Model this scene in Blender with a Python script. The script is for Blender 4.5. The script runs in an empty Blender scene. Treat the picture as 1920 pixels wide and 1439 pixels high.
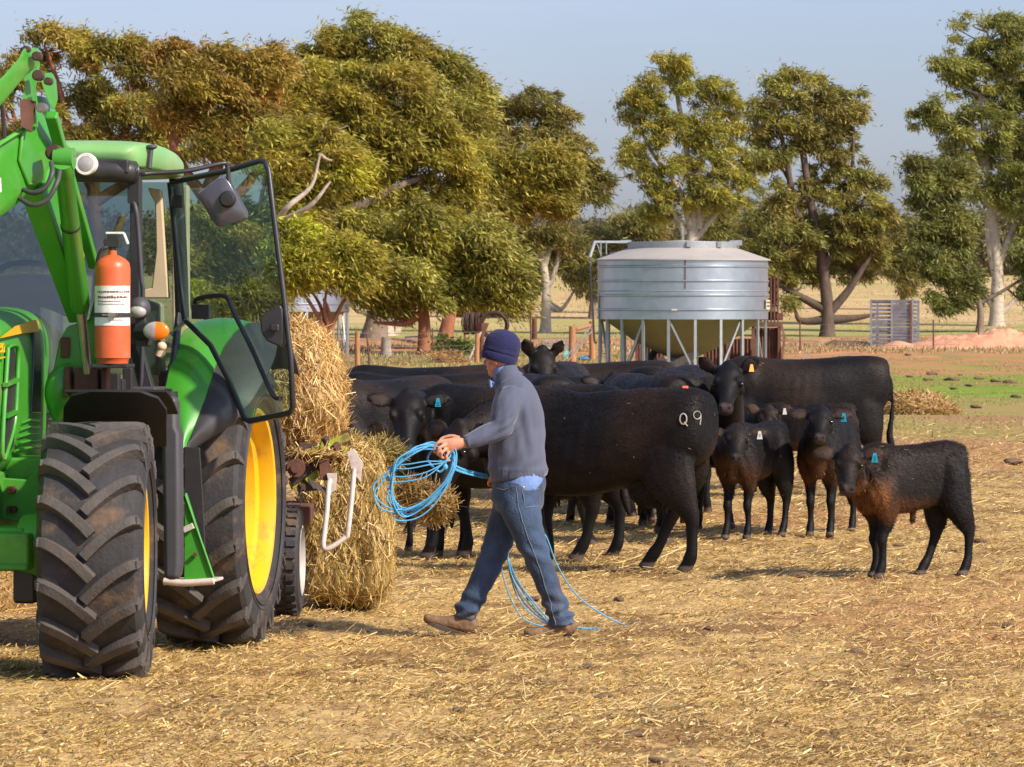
import bpy, math, random
import numpy as np
from mathutils import Vector, Matrix
R = math.radians
SC = bpy.context.scene
COL = SC.collection
FPX, HCAM, HY = 8533.0, 1.88, 577.0     # focal length in photo pixels, eye height, horizon row

# ---------------------------------------------------------------- camera, sky, sun, exposure
cam = bpy.data.cameras.new('camera')
cam.lens = 160.0; cam.sensor_width = 36.0; cam.shift_y = -142.5/1920.0
cam.clip_start = 0.5; cam.clip_end = 9000.0
cam.dof.use_dof = True; cam.dof.focus_distance = 31.0; cam.dof.aperture_fstop = 18.0
camo = bpy.data.objects.new('camera', cam); COL.objects.link(camo)
camo.location = (0, 0, HCAM); camo.rotation_euler = (R(90), 0, 0)
SC.camera = camo
SUN_DIR = Vector((0.80, -0.62, 0.80)).normalized()
elev = math.asin(SUN_DIR.z); azim = math.atan2(SUN_DIR.x, SUN_DIR.y)
wd = bpy.data.worlds.new("World"); SC.world = wd; wd.use_nodes = True
nt = wd.node_tree; bg = nt.nodes['Background']
sky = nt.nodes.new('ShaderNodeTexSky'); sky.sky_type = 'NISHITA'; sky.sun_disc = False
sky.sun_elevation = elev; sky.sun_rotation = azim
sky.air_density = 1.0; sky.dust_density = 1.6; sky.ozone_density = 3.0; sky.altitude = 0
hsv = nt.nodes.new('ShaderNodeHueSaturation'); hsv.inputs['Saturation'].default_value = 0.78
nt.links.new(sky.outputs[0], hsv.inputs['Color'])
tint = nt.nodes.new('ShaderNodeMixRGB'); tint.blend_type = 'MULTIPLY'; tint.inputs[0].default_value = 1
tint.inputs[2].default_value = (0.90, 0.925, 1.16, 1)
nt.links.new(hsv.outputs[0], tint.inputs[1])
tcw = nt.nodes.new('ShaderNodeTexCoord'); mpw = nt.nodes.new('ShaderNodeMapping'); mpw.inputs['Scale'].default_value = (5, 5, 26)
nzw = nt.nodes.new('ShaderNodeTexNoise'); nzw.inputs['Scale'].default_value = 1.4; nzw.inputs['Detail'].default_value = 6
crw = nt.nodes.new('ShaderNodeMapRange'); crw.inputs[1].default_value = .42; crw.inputs[2].default_value = .72; crw.inputs[4].default_value = .20
cld = nt.nodes.new('ShaderNodeMixRGB'); cld.inputs[2].default_value = (5.2, 5.2, 6.1, 1)     # thin high cloud
nt.links.new(tcw.outputs['Generated'], mpw.inputs[0]); nt.links.new(mpw.outputs[0], nzw.inputs['Vector']); nt.links.new(nzw.outputs[0], crw.inputs[0])
nt.links.new(crw.outputs[0], cld.inputs[0]); nt.links.new(tint.outputs[0], cld.inputs[1]); nt.links.new(cld.outputs[0], bg.inputs['Color'])
bg.inputs['Strength'].default_value = 0.125
sl = bpy.data.lights.new('sun', 'SUN'); sl.energy = 5.0; sl.angle = R(2.6); sl.color = (1.0, 0.89, 0.72)
slo = bpy.data.objects.new('sun', sl); COL.objects.link(slo)
slo.rotation_euler = SUN_DIR.to_track_quat('Z', 'Y').to_euler()
SC.view_settings.view_transform = 'Standard'; SC.view_settings.look = 'None'
SC.view_settings.gamma = 1.0; SC.view_settings.use_curve_mapping = False
SC.view_settings.exposure = 0.32
SC.cycles.use_denoising = True
SC.cycles.max_bounces = 8; SC.cycles.transparent_max_bounces = 12
SC.cycles.caustics_reflective = False; SC.cycles.caustics_refractive = False

# ---------------------------------------------------------------- coordinates
def W(px, py, D):
    return np.array([(px-960)/FPX*D, D, HCAM-(py-HY)/FPX*D])
def base_h(Y):
    Y = np.asarray(Y, float)
    a = np.clip(Y-140, 0, 20); h = 0.0176*a*a/40
    h = h + 0.0176*np.clip(Y-160, 0, 260) + 0.012*np.clip(Y-420, 0, 500)
    return h
def G(px, py):
    lo, hi = 10.0, 1200.0
    f = lambda D: HCAM-(py-HY)/FPX*D - float(base_h(D))
    for D in np.arange(12, 900, 1.0):
        if f(D) <= 0: hi = D; lo = D-1; break
    for _ in range(30):
        m = (lo+hi)/2
        if f(m) > 0: lo = m
        else: hi = m
    return W(px, py, hi)
def GD(px, D):
    return np.array([(px-960)/FPX*D, D, float(base_h(D))])

# ---------------------------------------------------------------- noise
def _hash(ix, iy, s):
    n = (ix.astype(np.int64)*374761393 + iy.astype(np.int64)*668265263 + s*1442695041) & 0xffffffff
    n = ((n ^ (n >> 13))*1274126177) & 0xffffffff
    return ((n ^ (n >> 16)) & 0xffff)/65535.0
def vnoise(x, y, s=0):
    x = np.asarray(x, float); y = np.asarray(y, float)
    ix = np.floor(x); iy = np.floor(y); fx = x-ix; fy = y-iy
    fx = fx*fx*(3-2*fx); fy = fy*fy*(3-2*fy)
    a = _hash(ix, iy, s); b = _hash(ix+1, iy, s); c = _hash(ix, iy+1, s); d = _hash(ix+1, iy+1, s)
    return (a*(1-fx)+b*fx)*(1-fy)+(c*(1-fx)+d*fx)*fy
def bump_h(X, Y):
    n = (vnoise(X*1.1, Y*1.1, 1)-.5)*.05 + (vnoise(X*4, Y*4, 2)-.5)*.03 + (vnoise(X*11, Y*11, 3)-.5)*.028 + (vnoise(X*25, Y*18, 4)-.5)*.014
    fade = np.clip((80-Y)/30, 0.15, 1)
    return (n-.012)*fade
def ground_h(X, Y):
    return base_h(Y) + bump_h(X, Y)

# ---------------------------------------------------------------- mesh helpers
class MB:
    def __init__(s): s.v = []; s.f = []; s.n = 0
    def add(s, v, f):
        o = s.n
        s.v.extend([tuple(map(float, p)) for p in v]); s.n += len(v)
        s.f.extend([tuple(i+o for i in q) for q in f])
        return s
    def box(s, c, d, rot=None):
        x, y, z = [k/2 for k in d]
        P = [Vector(p) for p in ((-x,-y,-z),(x,-y,-z),(x,y,-z),(-x,y,-z),(-x,-y,z),(x,-y,z),(x,y,z),(-x,y,z))]
        if rot is not None: P = [rot @ p for p in P]
        c = Vector(c)
        return s.add([c+p for p in P], [(0,3,2,1),(4,5,6,7),(0,1,5,4),(1,2,6,5),(2,3,7,6),(3,0,4,7)])
    def hexa(s, a, b):   # two quads, butted into a box
        return s.add(list(a)+list(b), [(3,2,1,0),(4,5,6,7),(0,1,5,4),(1,2,6,5),(2,3,7,6),(3,0,4,7)])
    def prism(s, pts, ext):
        n = len(pts); e = np.array(ext, float)
        A = [np.array(p, float) for p in pts]; B = [p+e for p in A]
        fs = [tuple(range(n))[::-1], tuple(range(n, 2*n))]
        fs += [(i, (i+1) % n, n+(i+1) % n, n+i) for i in range(n)]
        return s.add(A+B, fs)
    def bar(s, a, b, w, h=None, up=(0,0,1)):
        a = Vector(a); b = Vector(b); h = w if h is None else h
        d = (b-a).normalized(); u = Vector(up)
        if abs(d.dot(u)) > .98: u = Vector((0,1,0)) if abs(d.y) < .9 else Vector((1,0,0))
        x = d.cross(u).normalized(); y = x.cross(d).normalized()
        q = [(-w/2,-h/2),(w/2,-h/2),(w/2,h/2),(-w/2,h/2)]
        return s.hexa([a+x*i+y*j for i, j in q], [b+x*i+y*j for i, j in q])
    def loft(s, path, ra, rb=None, up=(0,0,1), n=12, cap=True, p=2.0, ups=None, close=False, dirv=None):
        path = [Vector(q) for q in path]; m = len(path)
        ra = [ra]*m if np.isscalar(ra) else ra
        rb = ra if rb is None else ([rb]*m if np.isscalar(rb) else rb)
        V = []; last = None
        for i in range(m):
            d = path[min(i+1, m-1)]-path[max(i-1, 0)]
            if close: d = path[(i+1) % m]-path[(i-1) % m]
            d = d.normalized() if d.length > 1e-9 else Vector((0, 0, 1))
            if dirv is not None: d = Vector(dirv)
            u = Vector(up if ups is None else ups[i])
            if last is not None and ups is None: u = last
            x = d.cross(u)
            if x.length < 1e-3: x = d.cross(Vector((0.3, 1, 0.1)))
            x.normalize(); y = x.cross(d).normalized(); last = y
            for k in range(n):
                a = 2*math.pi*k/n; c, t = math.cos(a), math.sin(a)
                cx = math.copysign(abs(c)**(2/p), c); sy = math.copysign(abs(t)**(2/p), t)
                V.append(path[i]+x*ra[i]*cx+y*rb[i]*sy)
        Fc = []
        for i in range(m if close else m-1):
            for k in range(n):
                a = i*n+k; b = i*n+(k+1) % n; j = (i+1) % m
                Fc.append((a, b, j*n+(k+1) % n, j*n+k))
        if cap and not close:
            Fc.append(tuple(range(n))[::-1]); Fc.append(tuple((m-1)*n+k for k in range(n)))
        return s.add(V, Fc)
    def tube(s, path, r, n=8, smooth=0):
        if smooth: path = crom(path, smooth)
        return s.loft(path, r, n=n)
    def ell(s, c, r, seg=14, rings=8, rot=None):
        V = []; Fc = []
        for i in range(rings+1):
            t = math.pi*i/rings
            for k in range(seg):
                a = 2*math.pi*k/seg
                q = Vector((r[0]*math.sin(t)*math.cos(a), r[1]*math.sin(t)*math.sin(a), r[2]*math.cos(t)))
                if rot is not None: q = rot @ q
                V.append(q+Vector(c))
        for i in range(rings):
            for k in range(seg):
                Fc.append((i*seg+k, (i+1)*seg+k, (i+1)*seg+(k+1) % seg, i*seg+(k+1) % seg))
        return s.add(V, Fc)
    def revolve(s, prof, c=(0,0,0), axis='y', n=48, close=False):
        # prof: (r, t) pairs, t along the axis
        V = []; m = len(prof)
        for k in range(n):
            a = 2*math.pi*k/n; ca, sa = math.cos(a), math.sin(a)
            for r, t in prof:
                p = {'y': (r*ca, t, r*sa), 'z': (r*ca, r*sa, t), 'x': (t, r*ca, r*sa)}[axis]
                V.append((p[0]+c[0], p[1]+c[1], p[2]+c[2]))
        Fc = []
        for k in range(n):
            k2 = (k+1) % n
            for j in range(m if close else m-1):
                j2 = (j+1) % m
                Fc.append((k*m+j, k2*m+j, k2*m+j2, k*m+j2))
        return s.add(V, Fc)
def crom(P, k=5):
    P = [np.array(p, float) for p in P]; out = []
    Q = [2*P[0]-P[1]]+P+[2*P[-1]-P[-2]]
    for i in range(1, len(Q)-2):
        for j in range(k):
            t = j/k; a, b, c, d = Q[i-1], Q[i], Q[i+1], Q[i+2]
            out.append(.5*((2*b)+(-a+c)*t+(2*a-5*b+4*c-d)*t*t+(-a+3*b-3*c+d)*t**3))
    out.append(P[-1]); return out
def cval(V, k=5):
    return [float(x[0]) for x in crom([[v] for v in V], k)]

MATS = {}
def fix_normals(me):
    import bmesh
    bm = bmesh.new(); bm.from_mesh(me); bmesh.ops.recalc_face_normals(bm, faces=bm.faces); bm.to_mesh(me); bm.free()
ROOTS = {}
def obj(name, mb, m, parent=None, smooth=40, bevel=0, world=False):
    me = bpy.data.meshes.new(name)
    v = mb.v
    if world and parent is not None:
        iv = ROOTS[parent.name].inverted(); v = [tuple(iv @ Vector(p)) for p in v]
    me.from_pydata(v, [], mb.f); me.update(); fix_normals(me)
    if smooth:
        me.polygons.foreach_set('use_smooth', [True]*len(me.polygons)); me.set_sharp_from_angle(angle=R(smooth))
    o = bpy.data.objects.new(name, me); COL.objects.link(o)
    ms = m if isinstance(m, (list, tuple)) else [m]
    for q in ms: me.materials.append(q)
    if bevel:
        b = o.modifiers.new('bevel', 'BEVEL'); b.width = bevel; b.segments = 2; b.limit_method = 'ANGLE'; b.angle_limit = R(35)
        b.harden_normals = True
    if parent is not None: o.parent = parent
    return o
def tag(o, label, cat, group=None, kind=None):
    if label: o['label'] = label
    if cat: o['category'] = cat
    if group: o['group'] = group
    if kind: o['kind'] = kind
    return o
def thing(name, label, cat, loc=(0,0,0), rz=0, group=None):
    o = bpy.data.objects.new(name, None); COL.objects.link(o)
    o.location = tuple(loc); o.rotation_euler = (0, 0, rz); o.empty_display_size = .1
    ROOTS[o.name] = Matrix.Translation(Vector(loc)) @ Matrix.Rotation(rz, 4, 'Z')
    return tag(o, label, cat, group)
def np_obj(name, V, Fq, m, parent=None, colors=None, smooth=False, loc=None):
    """fast quad/tri mesh from arrays; colors per vertex"""
    V = np.asarray(V, np.float32); Fq = np.asarray(Fq, np.int32); k = Fq.shape[1]
    if loc is not None: V = V-np.asarray(loc, np.float32)
    me = bpy.data.meshes.new(name)
    me.vertices.add(len(V)); me.vertices.foreach_set('co', V.ravel())
    me.loops.add(Fq.size); me.loops.foreach_set('vertex_index', Fq.ravel())
    me.polygons.add(len(Fq)); me.polygons.foreach_set('loop_start', np.arange(0, Fq.size, k, dtype=np.int32))
    if smooth: me.polygons.foreach_set('use_smooth', np.ones(len(Fq), bool))
    me.update(calc_edges=True); me.validate()
    if colors is not None: set_col(me, colors)
    me.materials.append(m)
    o = bpy.data.objects.new(name, me); COL.objects.link(o)
    if loc is not None: o.location = tuple(float(x) for x in loc)
    if parent is not None: o.parent = parent; 
    if parent is not None and loc is not None: o.location = (0, 0, 0)
    return o
def set_col(me, colors):
    c = np.ones((len(me.vertices), 4), np.float32); c[:, :3] = np.asarray(colors)[:len(me.vertices), :3]
    at = me.color_attributes.new('col', 'FLOAT_COLOR', 'POINT'); at.data.foreach_set('color', c.ravel())

# ---------------------------------------------------------------- materials
def nd(t, typ, **kw):
    n = t.nodes.new(typ)
    for k, v in kw.items():
        if k in n.inputs: n.inputs[k].default_value = v
        else: setattr(n, k, v)
    return n
def pmat(name, col, rough=.6, metal=0, var=.15, vs=6.0, bump=0, bs=40.0, dirt=None, coat=0, attr=False, sheen=0, stretch=None, spec=None):
    m = bpy.data.materials.new(name); m.use_nodes = True; t = m.node_tree; b = t.nodes['Principled BSDF']
    tc = nd(t, 'ShaderNodeTexCoord'); mp = nd(t, 'ShaderNodeMapping'); t.links.new(tc.outputs['Object'], mp.inputs[0])
    if stretch: mp.inputs['Scale'].default_value = stretch
    n1 = nd(t, 'ShaderNodeTexNoise', Scale=vs, Detail=6.0, Roughness=.65); t.links.new(mp.outputs[0], n1.inputs['Vector'])
    mr = nd(t, 'ShaderNodeMapRange'); mr.inputs[3].default_value = 1-var; mr.inputs[4].default_value = 1+var
    mr.inputs[1].default_value = .3; mr.inputs[2].default_value = .7
    t.links.new(n1.outputs[0], mr.inputs[0])
    mul = nd(t, 'ShaderNodeVectorMath', operation='SCALE')
    if attr:
        at = nd(t, 'ShaderNodeAttribute'); at.attribute_name = 'col'; t.links.new(at.outputs['Color'], mul.inputs[0])
    else: mul.inputs[0].default_value = col[:3]
    t.links.new(mr.outputs[0], mul.inputs['Scale'])
    out = mul.outputs[0]
    if dirt:
        dc, amt, ds = dirt
        n2 = nd(t, 'ShaderNodeTexNoise', Scale=ds, Detail=8.0, Roughness=.7); t.links.new(tc.outputs['Object'], n2.inputs['Vector'])
        r2 = nd(t, 'ShaderNodeMapRange'); r2.inputs[1].default_value = .62-amt*.3; r2.inputs[2].default_value = .75-amt*.2
        r2.inputs[4].default_value = min(1, .35+amt); t.links.new(n2.outputs[0], r2.inputs[0])
        mx = nd(t, 'ShaderNodeMixRGB'); mx.inputs[2].default_value = (*dc[:3], 1); t.links.new(r2.outputs[0], mx.inputs[0])
        t.links.new(out, mx.inputs[1]); out = mx.outputs[0]
        rr = nd(t, 'ShaderNodeMapRange'); rr.inputs[3].default_value = rough; rr.inputs[4].default_value = max(rough, .85)
        t.links.new(r2.outputs[0], rr.inputs[0]); t.links.new(rr.outputs[0], b.inputs['Roughness'])
    t.links.new(out, b.inputs['Base Color'])
    b.inputs['Roughness'].default_value = rough; b.inputs['Metallic'].default_value = metal
    if coat: b.inputs['Coat Weight'].default_value = coat; b.inputs['Coat Roughness'].default_value = .15
    if sheen: b.inputs['Sheen Weight'].default_value = sheen; b.inputs['Sheen Roughness'].default_value = .4
    if spec is not None: b.inputs['Specular IOR Level'].default_value = spec
    if bump:
        n3 = nd(t, 'ShaderNodeTexNoise', Scale=bs, Detail=4.0); t.links.new(mp.outputs[0], n3.inputs['Vector'])
        bp = nd(t, 'ShaderNodeBump'); bp.inputs['Strength'].default_value = bump; bp.inputs['Distance'].default_value = .02
        t.links.new(n3.outputs[0], bp.inputs['Height']); t.links.new(bp.outputs[0], b.inputs['Normal'])
    return m
def glassmat(name, tint, refl=.9, rough=.02, dirt=.1, base=.05):
    m = bpy.data.materials.new(name); m.use_nodes = True; t = m.node_tree; t.nodes.clear()
    o = nd(t, 'ShaderNodeOutputMaterial'); mx = nd(t, 'ShaderNodeMixShader'); tr = nd(t, 'ShaderNodeBsdfTransparent'); gl = nd(t, 'ShaderNodeBsdfGlossy')
    tr.inputs[0].default_value = (*tint, 1); gl.inputs['Roughness'].default_value = rough
    gl.inputs[0].default_value = (refl, refl, refl, 1)
    lw = nd(t, 'ShaderNodeLayerWeight'); lw.inputs[0].default_value = .5
    pw = nd(t, 'ShaderNodeMath', operation='POWER'); pw.inputs[1].default_value = 3.0; t.links.new(lw.outputs['Facing'], pw.inputs[0])
    ma = nd(t, 'ShaderNodeMath', operation='MULTIPLY_ADD'); ma.inputs[1].default_value = .8; ma.inputs[2].default_value = base; t.links.new(pw.outputs[0], ma.inputs[0])
    t.links.new(ma.outputs[0], mx.inputs[0]); t.links.new(tr.outputs[0], mx.inputs[1]); t.links.new(gl.outputs[0], mx.inputs[2])
    df = nd(t, 'ShaderNodeBsdfDiffuse'); df.inputs[0].default_value = (.4, .42, .4, 1)
    m2 = nd(t, 'ShaderNodeMixShader'); m2.inputs[0].default_value = dirt
    t.links.new(mx.outputs[0], m2.inputs[1]); t.links.new(df.outputs[0], m2.inputs[2]); t.links.new(m2.outputs[0], o.inputs[0])
    return m
def leafmat(name, trans=.35, rough=.55):
    m = bpy.data.materials.new(name); m.use_nodes = True; t = m.node_tree; b = t.nodes['Principled BSDF']
    at = nd(t, 'ShaderNodeAttribute'); at.attribute_name = 'col'
    b.inputs['Roughness'].default_value = rough
    t.links.new(at.outputs['Color'], b.inputs['Base Color'])
    tl = nd(t, 'ShaderNodeBsdfTranslucent'); t.links.new(at.outputs['Color'], tl.inputs[0])
    mx = nd(t, 'ShaderNodeMixShader'); mx.inputs[0].default_value = trans
    t.links.new(b.outputs[0], mx.inputs[1]); t.links.new(tl.outputs[0], mx.inputs[2])
    t.links.new(mx.outputs[0], t.nodes['Material Output'].inputs[0])
    return m
M = dict(
    leaf=leafmat('leaf'), straw=leafmat('straw', .2, .5),
    bark=pmat('bark', (.20, .15, .11), .9, var=.35, vs=3, bump=.5, bs=12),
    palebark=pmat('pale_bark', (.46, .39, .31), .85, var=.3, vs=2.2, bump=.3, bs=9, dirt=((.16,.11,.08), .35, 2.5)),
    redbark=pmat('red_bark', (.30, .12, .06), .9, var=.45, vs=3, bump=.7, bs=10, stretch=(3,3,.6)),
    galv=pmat('galvanised', (.44, .48, .55), .36, .85, var=.10, vs=3, bump=.04, bs=4),
    galvpost=pmat('galvanised_post', (.36, .38, .40), .5, .6, var=.12),
    rust=pmat('rust', (.13, .055, .035), .85, .1, var=.4, vs=4, bump=.3, bs=20),
    wood=pmat('post_wood', (.36, .18, .08), .85, var=.3, vs=5, bump=.3, bs=25, stretch=(3,3,.5)),
    greywood=pmat('grey_wood', (.30, .26, .22), .9, var=.3, vs=6, bump=.4, bs=20, stretch=(3,3,.4)),
    wire=pmat('wire', (.20, .19, .18), .5, .7),
    green=pmat('green_paint', (.055, .30, .025), .38, 0, var=.10, vs=4, coat=.35, dirt=((.22,.21,.11), .24, 4)),
    greenold=pmat('green_paint_worn', (.075, .33, .035), .45, 0, var=.12, vs=5, coat=.15, dirt=((.10,.06,.04), .22, 4)),
    yellow=pmat('yellow_paint', (.74, .44, .015), .38, 0, var=.08, vs=3, coat=.3, dirt=((.30,.17,.06), .28, 5)),
    tyre=pmat('tyre_rubber', (.030, .028, .030), .72, 0, var=.3, vs=7, bump=.2, bs=45, dirt=((.20,.12,.065), .34, 3.2)),
    lug=pmat('dusty_lug_rubber', (.072, .062, .056), .8, 0, var=.3, vs=8, bump=.25, bs=60, dirt=((.17,.11,.065), .22, 4.5)),
    black=pmat('black_plastic', (.030, .028, .030), .42, 0, var=.2, vs=8, bump=.05, bs=80, dirt=((.12,.09,.06), .12, 4)),
    dkgrey=pmat('grey_plastic', (.058, .056, .064), .55, 0, var=.15, vs=4, dirt=((.14,.11,.08), .15, 3)),
    steel=pmat('steel', (.42, .38, .34), .35, .85, var=.2, vs=8),
    beige=pmat('beige_trim', (.58, .46, .31), .7, 0, var=.12, vs=3),
    red=pmat('extinguisher_red', (.64, .115, .035), .4, 0, var=.12, vs=10, dirt=((.30,.16,.10), .30, 9)),
    white=pmat('white_label', (.78, .76, .72), .6, 0, var=.12, vs=18, dirt=((.4,.34,.28), .25, 25)),
    lens=pmat('lamp_lens', (.45, .44, .42), .18, .2, var=.1, vs=30),
    orange=pmat('orange_lens', (.85, .20, .01), .25, 0, var=.08),
    glass=glassmat('cab_glass', (.62, .74, .70), dirt=.06), screen=glassmat('screen_glass', (.74, .80, .78), refl=1.0, dirt=.05, base=.07),
    jeans=pmat('denim', (.034, .064, .125), .85, 0, var=.45, vs=4.5, bump=.35, bs=90, sheen=.2, dirt=((.15,.12,.10), .25, 3.2)),
    sweater=pmat('sweater', (.085, .097, .150), .9, 0, var=.10, vs=5, bump=.25, bs=150, sheen=.35),
    beanie=pmat('beanie', (.014, .016, .072), .95, 0, var=.2, vs=12, bump=.5, bs=130, sheen=.1),
    skin=pmat('skin', (.58, .26, .155), .5, 0, var=.12, vs=12, bump=.1, bs=60),
    boot=pmat('boot', (.17, .098, .052), .75, 0, var=.3, vs=9, bump=.3, bs=50, dirt=((.35,.22,.12), .3, 8)),
    darkrust=pmat('dark_iron', (.07, .04, .03), .8, .1, var=.4, vs=6), sole=pmat('sole', (.07, .05, .04), .8, 0, var=.3, vs=9),
    shirt=pmat('blue_shirt', (.16, .26, .55), .85, 0, var=.15, vs=9, bump=.2, bs=40),
    rope=pmat('blue_rope', (.10, .42, .72), .55, 0, var=.15, vs=60, bump=.4, bs=400),
    bluetag=pmat('blue_tag', (.0, .30, .45), .45, 0, var=.05), whitetag=pmat('white_tag', (.6, .6, .56), .5, 0, var=.05),
    yellowtag=pmat('yellow_tag', (.9, .55, .12), .45, 0, var=.05),
    brand=pmat('brand_hair', (.34, .30, .26), .8, 0, var=.2, vs=60),
    coat=pmat('cattle_coat', (.02, .02, .02), .60, 0, var=.35, vs=9, bump=.22, bs=60, attr=True, sheen=.0, stretch=(.5,1,1.2), spec=.22),
    eye=pmat('eye', (.01, .008, .006), .12, 0, var=.1),
    dung=pmat('dung', (.14, .088, .050), .9, 0, var=.3, vs=20, bump=.6, bs=60),
    wpaint=pmat('white_paint_rusted', (.60, .52, .47), .6, .1, var=.2, vs=7, dirt=((.22,.10,.06), .35, 7)),
    chart=pmat('lime_paint', (.30, .32, .02), .5, 0, var=.2, vs=7, dirt=((.12,.07,.04), .5, 9)),
)
# ---------------------------------------------------------------- the ground
rng = np.random.default_rng(7)
def ground_colour(X, Y):
    n1 = vnoise(X*.35, Y*.22, 11); n2 = vnoise(X*1.3, Y*.9, 12); n3 = vnoise(X*5, Y*5, 13); n4 = vnoise(X*.12, Y*.07, 14)
    c = lambda *a: np.array(a)[None, :]
    mix = lambda a, b, t: a*(1-t[:, None])+b*t[:, None]
    sm = lambda a, b, x: np.clip((x-a)/(b-a), 0, 1)
    yard = mix(c(.45,.30,.125), c(.24,.14,.06), sm(.42, .64, .45*n2+.55*n3))
    yard = mix(yard, c(.38,.19,.08), sm(.62, .75, n1)*.6)
    pad = mix(c(.33,.235,.085), c(.27,.24,.06), sm(.35, .7, n2)); pad = mix(pad, c(.34,.19,.09), sm(.5, .75, n1))
    green = mix(c(.17,.26,.025), c(.25,.28,.05), sm(.4, .7, n2)); green = mix(green, c(.30,.17,.08), sm(.70, .8, n1*.6+n2*.4))
    bare = mix(c(.44,.215,.10), c(.33,.21,.09), sm(.4, .7, n2)); bare = mix(bare, c(.26,.27,.05), sm(.58, .72, n1*.5+n2*.5)*.8)
    dirt = mix(c(.52,.24,.12), c(.30,.19,.09), sm(.45, .65, n2))
    field = mix(c(.50,.34,.155), c(.42,.34,.13), sm(.35, .7, n4)); field = mix(field, c(.56,.40,.20), sm(.5, .8, n1))
    Yn = Y+(n1-.5)*9*np.clip(Y/100, 0, 2.0)
    col = mix(yard, pad, sm(58, 70, Yn))
    col = mix(col, green, sm(90, 95, Yn)*(1-sm(124, 130, Yn))*sm(.15, .3, n1*.5+n2*.5+.1))
    stripe = np.exp(-((Y-113-(n2-.5)*3)/2.2)**2); col = mix(col, c(.34,.17,.08)+col*0, np.clip(stripe*.9, 0, 1))
    col = mix(col, bare, sm(122, 130, Yn)*(1-sm(163, 168, Yn)))
    lg = sm(-2.0, -3.5, X/np.maximum(Y, 1)*10*4+.0)   # grass by the fence on the left
    col = mix(col, c(.21,.27,.05)+col*0, lg*sm(149, 151, Y+(n2-.5)*4)*(1-sm(163, 166, Y+(n2-.5)*4))*sm(.3, .5, n1*.4+n2*.6)*.9)
    col = mix(col, dirt, sm(163, 166, Yn)*(1-sm(186, 190, Y+(n1-.5)*8)))
    col = mix(col, mix(c(.33,.31,.10)+col*0, field, sm(190, 230, Yn)), sm(186, 190, Y+(n1-.5)*8))
    return col
def grid_rows():
    r = [-400, -100, -30, 0, 8]+list(np.arange(14, 17, .5))+list(np.arange(17, 46, .05))+list(np.arange(46, 66, .1))+list(np.arange(66, 120, .25))
    r += list(np.arange(120, 215, .5))+list(np.arange(215, 450, 2.5))+list(np.arange(450, 1300, 25))+[1600, 2200, 3200, 5000]
    return np.array(r)
rows = grid_rows()
cols = np.concatenate([[-60, -20, -8, -4, -2.4, -1.8, -1.5], np.arange(-1.3, 1.301, .0105), [1.5, 1.8, 2.4, 4, 8, 20, 60]])
wy = np.maximum(3.0, .125*rows)
GX = (cols[None, :]*wy[:, None]); GY = np.repeat(rows[:, None], len(cols), 1)
GZ = ground_h(GX, GY)
nr, ncl = GX.shape
idx = np.arange(nr*ncl).reshape(nr, ncl)
Fq = np.stack([idx[:-1, :-1], idx[:-1, 1:], idx[1:, 1:], idx[1:, :-1]], -1).reshape(-1, 4)
gm = pmat('ground_soil', (.3,.2,.1), .95, var=.45, vs=16, bump=1.0, bs=30, attr=True, spec=.15)
gt = gm.node_tree
# a second, finer grain of litter in the soil colour
for n in gt.nodes:
    if n.type == 'TEX_NOISE' and abs(n.inputs['Scale'].default_value-16) < .01: n.inputs['Detail'].default_value = 12; n.inputs['Roughness'].default_value = .8
g = np_obj('ground', np.stack([GX, GY, GZ], -1).reshape(-1, 3), Fq, gm, colors=ground_colour(GX.ravel(), GY.ravel()), smooth=True)
tag(g, None, None, kind='structure')

# ---------------------------------------------------------------- litter of straw trodden over the yard
def slivers(P, d, nrm, L, w, bend=0):
    """quads: P base (n,3), d unit direction, nrm unit width direction"""
    a = P-nrm*w[:, None]/2; b = P+nrm*w[:, None]/2; c = P+d*L[:, None]
    return np.stack([a, b, c+nrm*w[:, None]*.35, c-nrm*w[:, None]*.35], 1).reshape(-1, 3)
def quadidx(n): return np.arange(n*4, dtype=np.int32).reshape(n, 4)
SPAL = np.array([(.82,.62,.29), (.66,.45,.15), (.58,.38,.13), (.37,.21,.08), (.74,.55,.28), (.50,.40,.13), (.20,.12,.055)])
def straw_cols(n, w=(.14,.2,.22,.2,.08,.08,.08)):
    k = rng.choice(len(SPAL), n, p=np.array(w)/sum(w)); c = SPAL[k]*rng.uniform(.68, 1.2, (n, 1))*[1.0, 1.02, .96]
    return np.repeat(c, 4, 0)
def litter(n, y0, y1, l0, l1, w0, w1, lift, seed, thr=.0, colw=(.14,.2,.22,.2,.08,.08,.08)):
    py = rng.uniform(y0, y1, n); Y = HCAM*FPX/(py-HY); X = rng.uniform(-.15, .15, n)*Y
    keep = (vnoise(X*1.4, Y*.9, 21)*.6+vnoise(X*6, Y*4, 22)*.4) > thr+rng.uniform(-.12, .12, n)
    X, Y = X[keep], Y[keep]; n = len(X)
    th = rng.normal(0, .75, n); th = np.where(rng.random(n) < .45, rng.uniform(0, 2*np.pi, n), th)
    el = np.abs(rng.normal(0, lift, n))
    d = np.stack([np.cos(th)*np.cos(el), np.sin(th)*np.cos(el), np.sin(el)], 1)
    nr_ = np.cross(d, rng.normal(0, 1, (n, 3))*np.array([.5, .5, 1])+[0, 0, 1.2]); nr_ /= np.linalg.norm(nr_, axis=1)[:, None]
    P = np.stack([X, Y, ground_h(X, Y)+rng.uniform(.001, .014, n)], 1)
    L = rng.uniform(l0, l1, n)*rng.choice([.5, 1, 1.4], n); w = rng.uniform(w0, w1, n)
    return slivers(P, d, nr_, L, w), straw_cols(n, colw)
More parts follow.
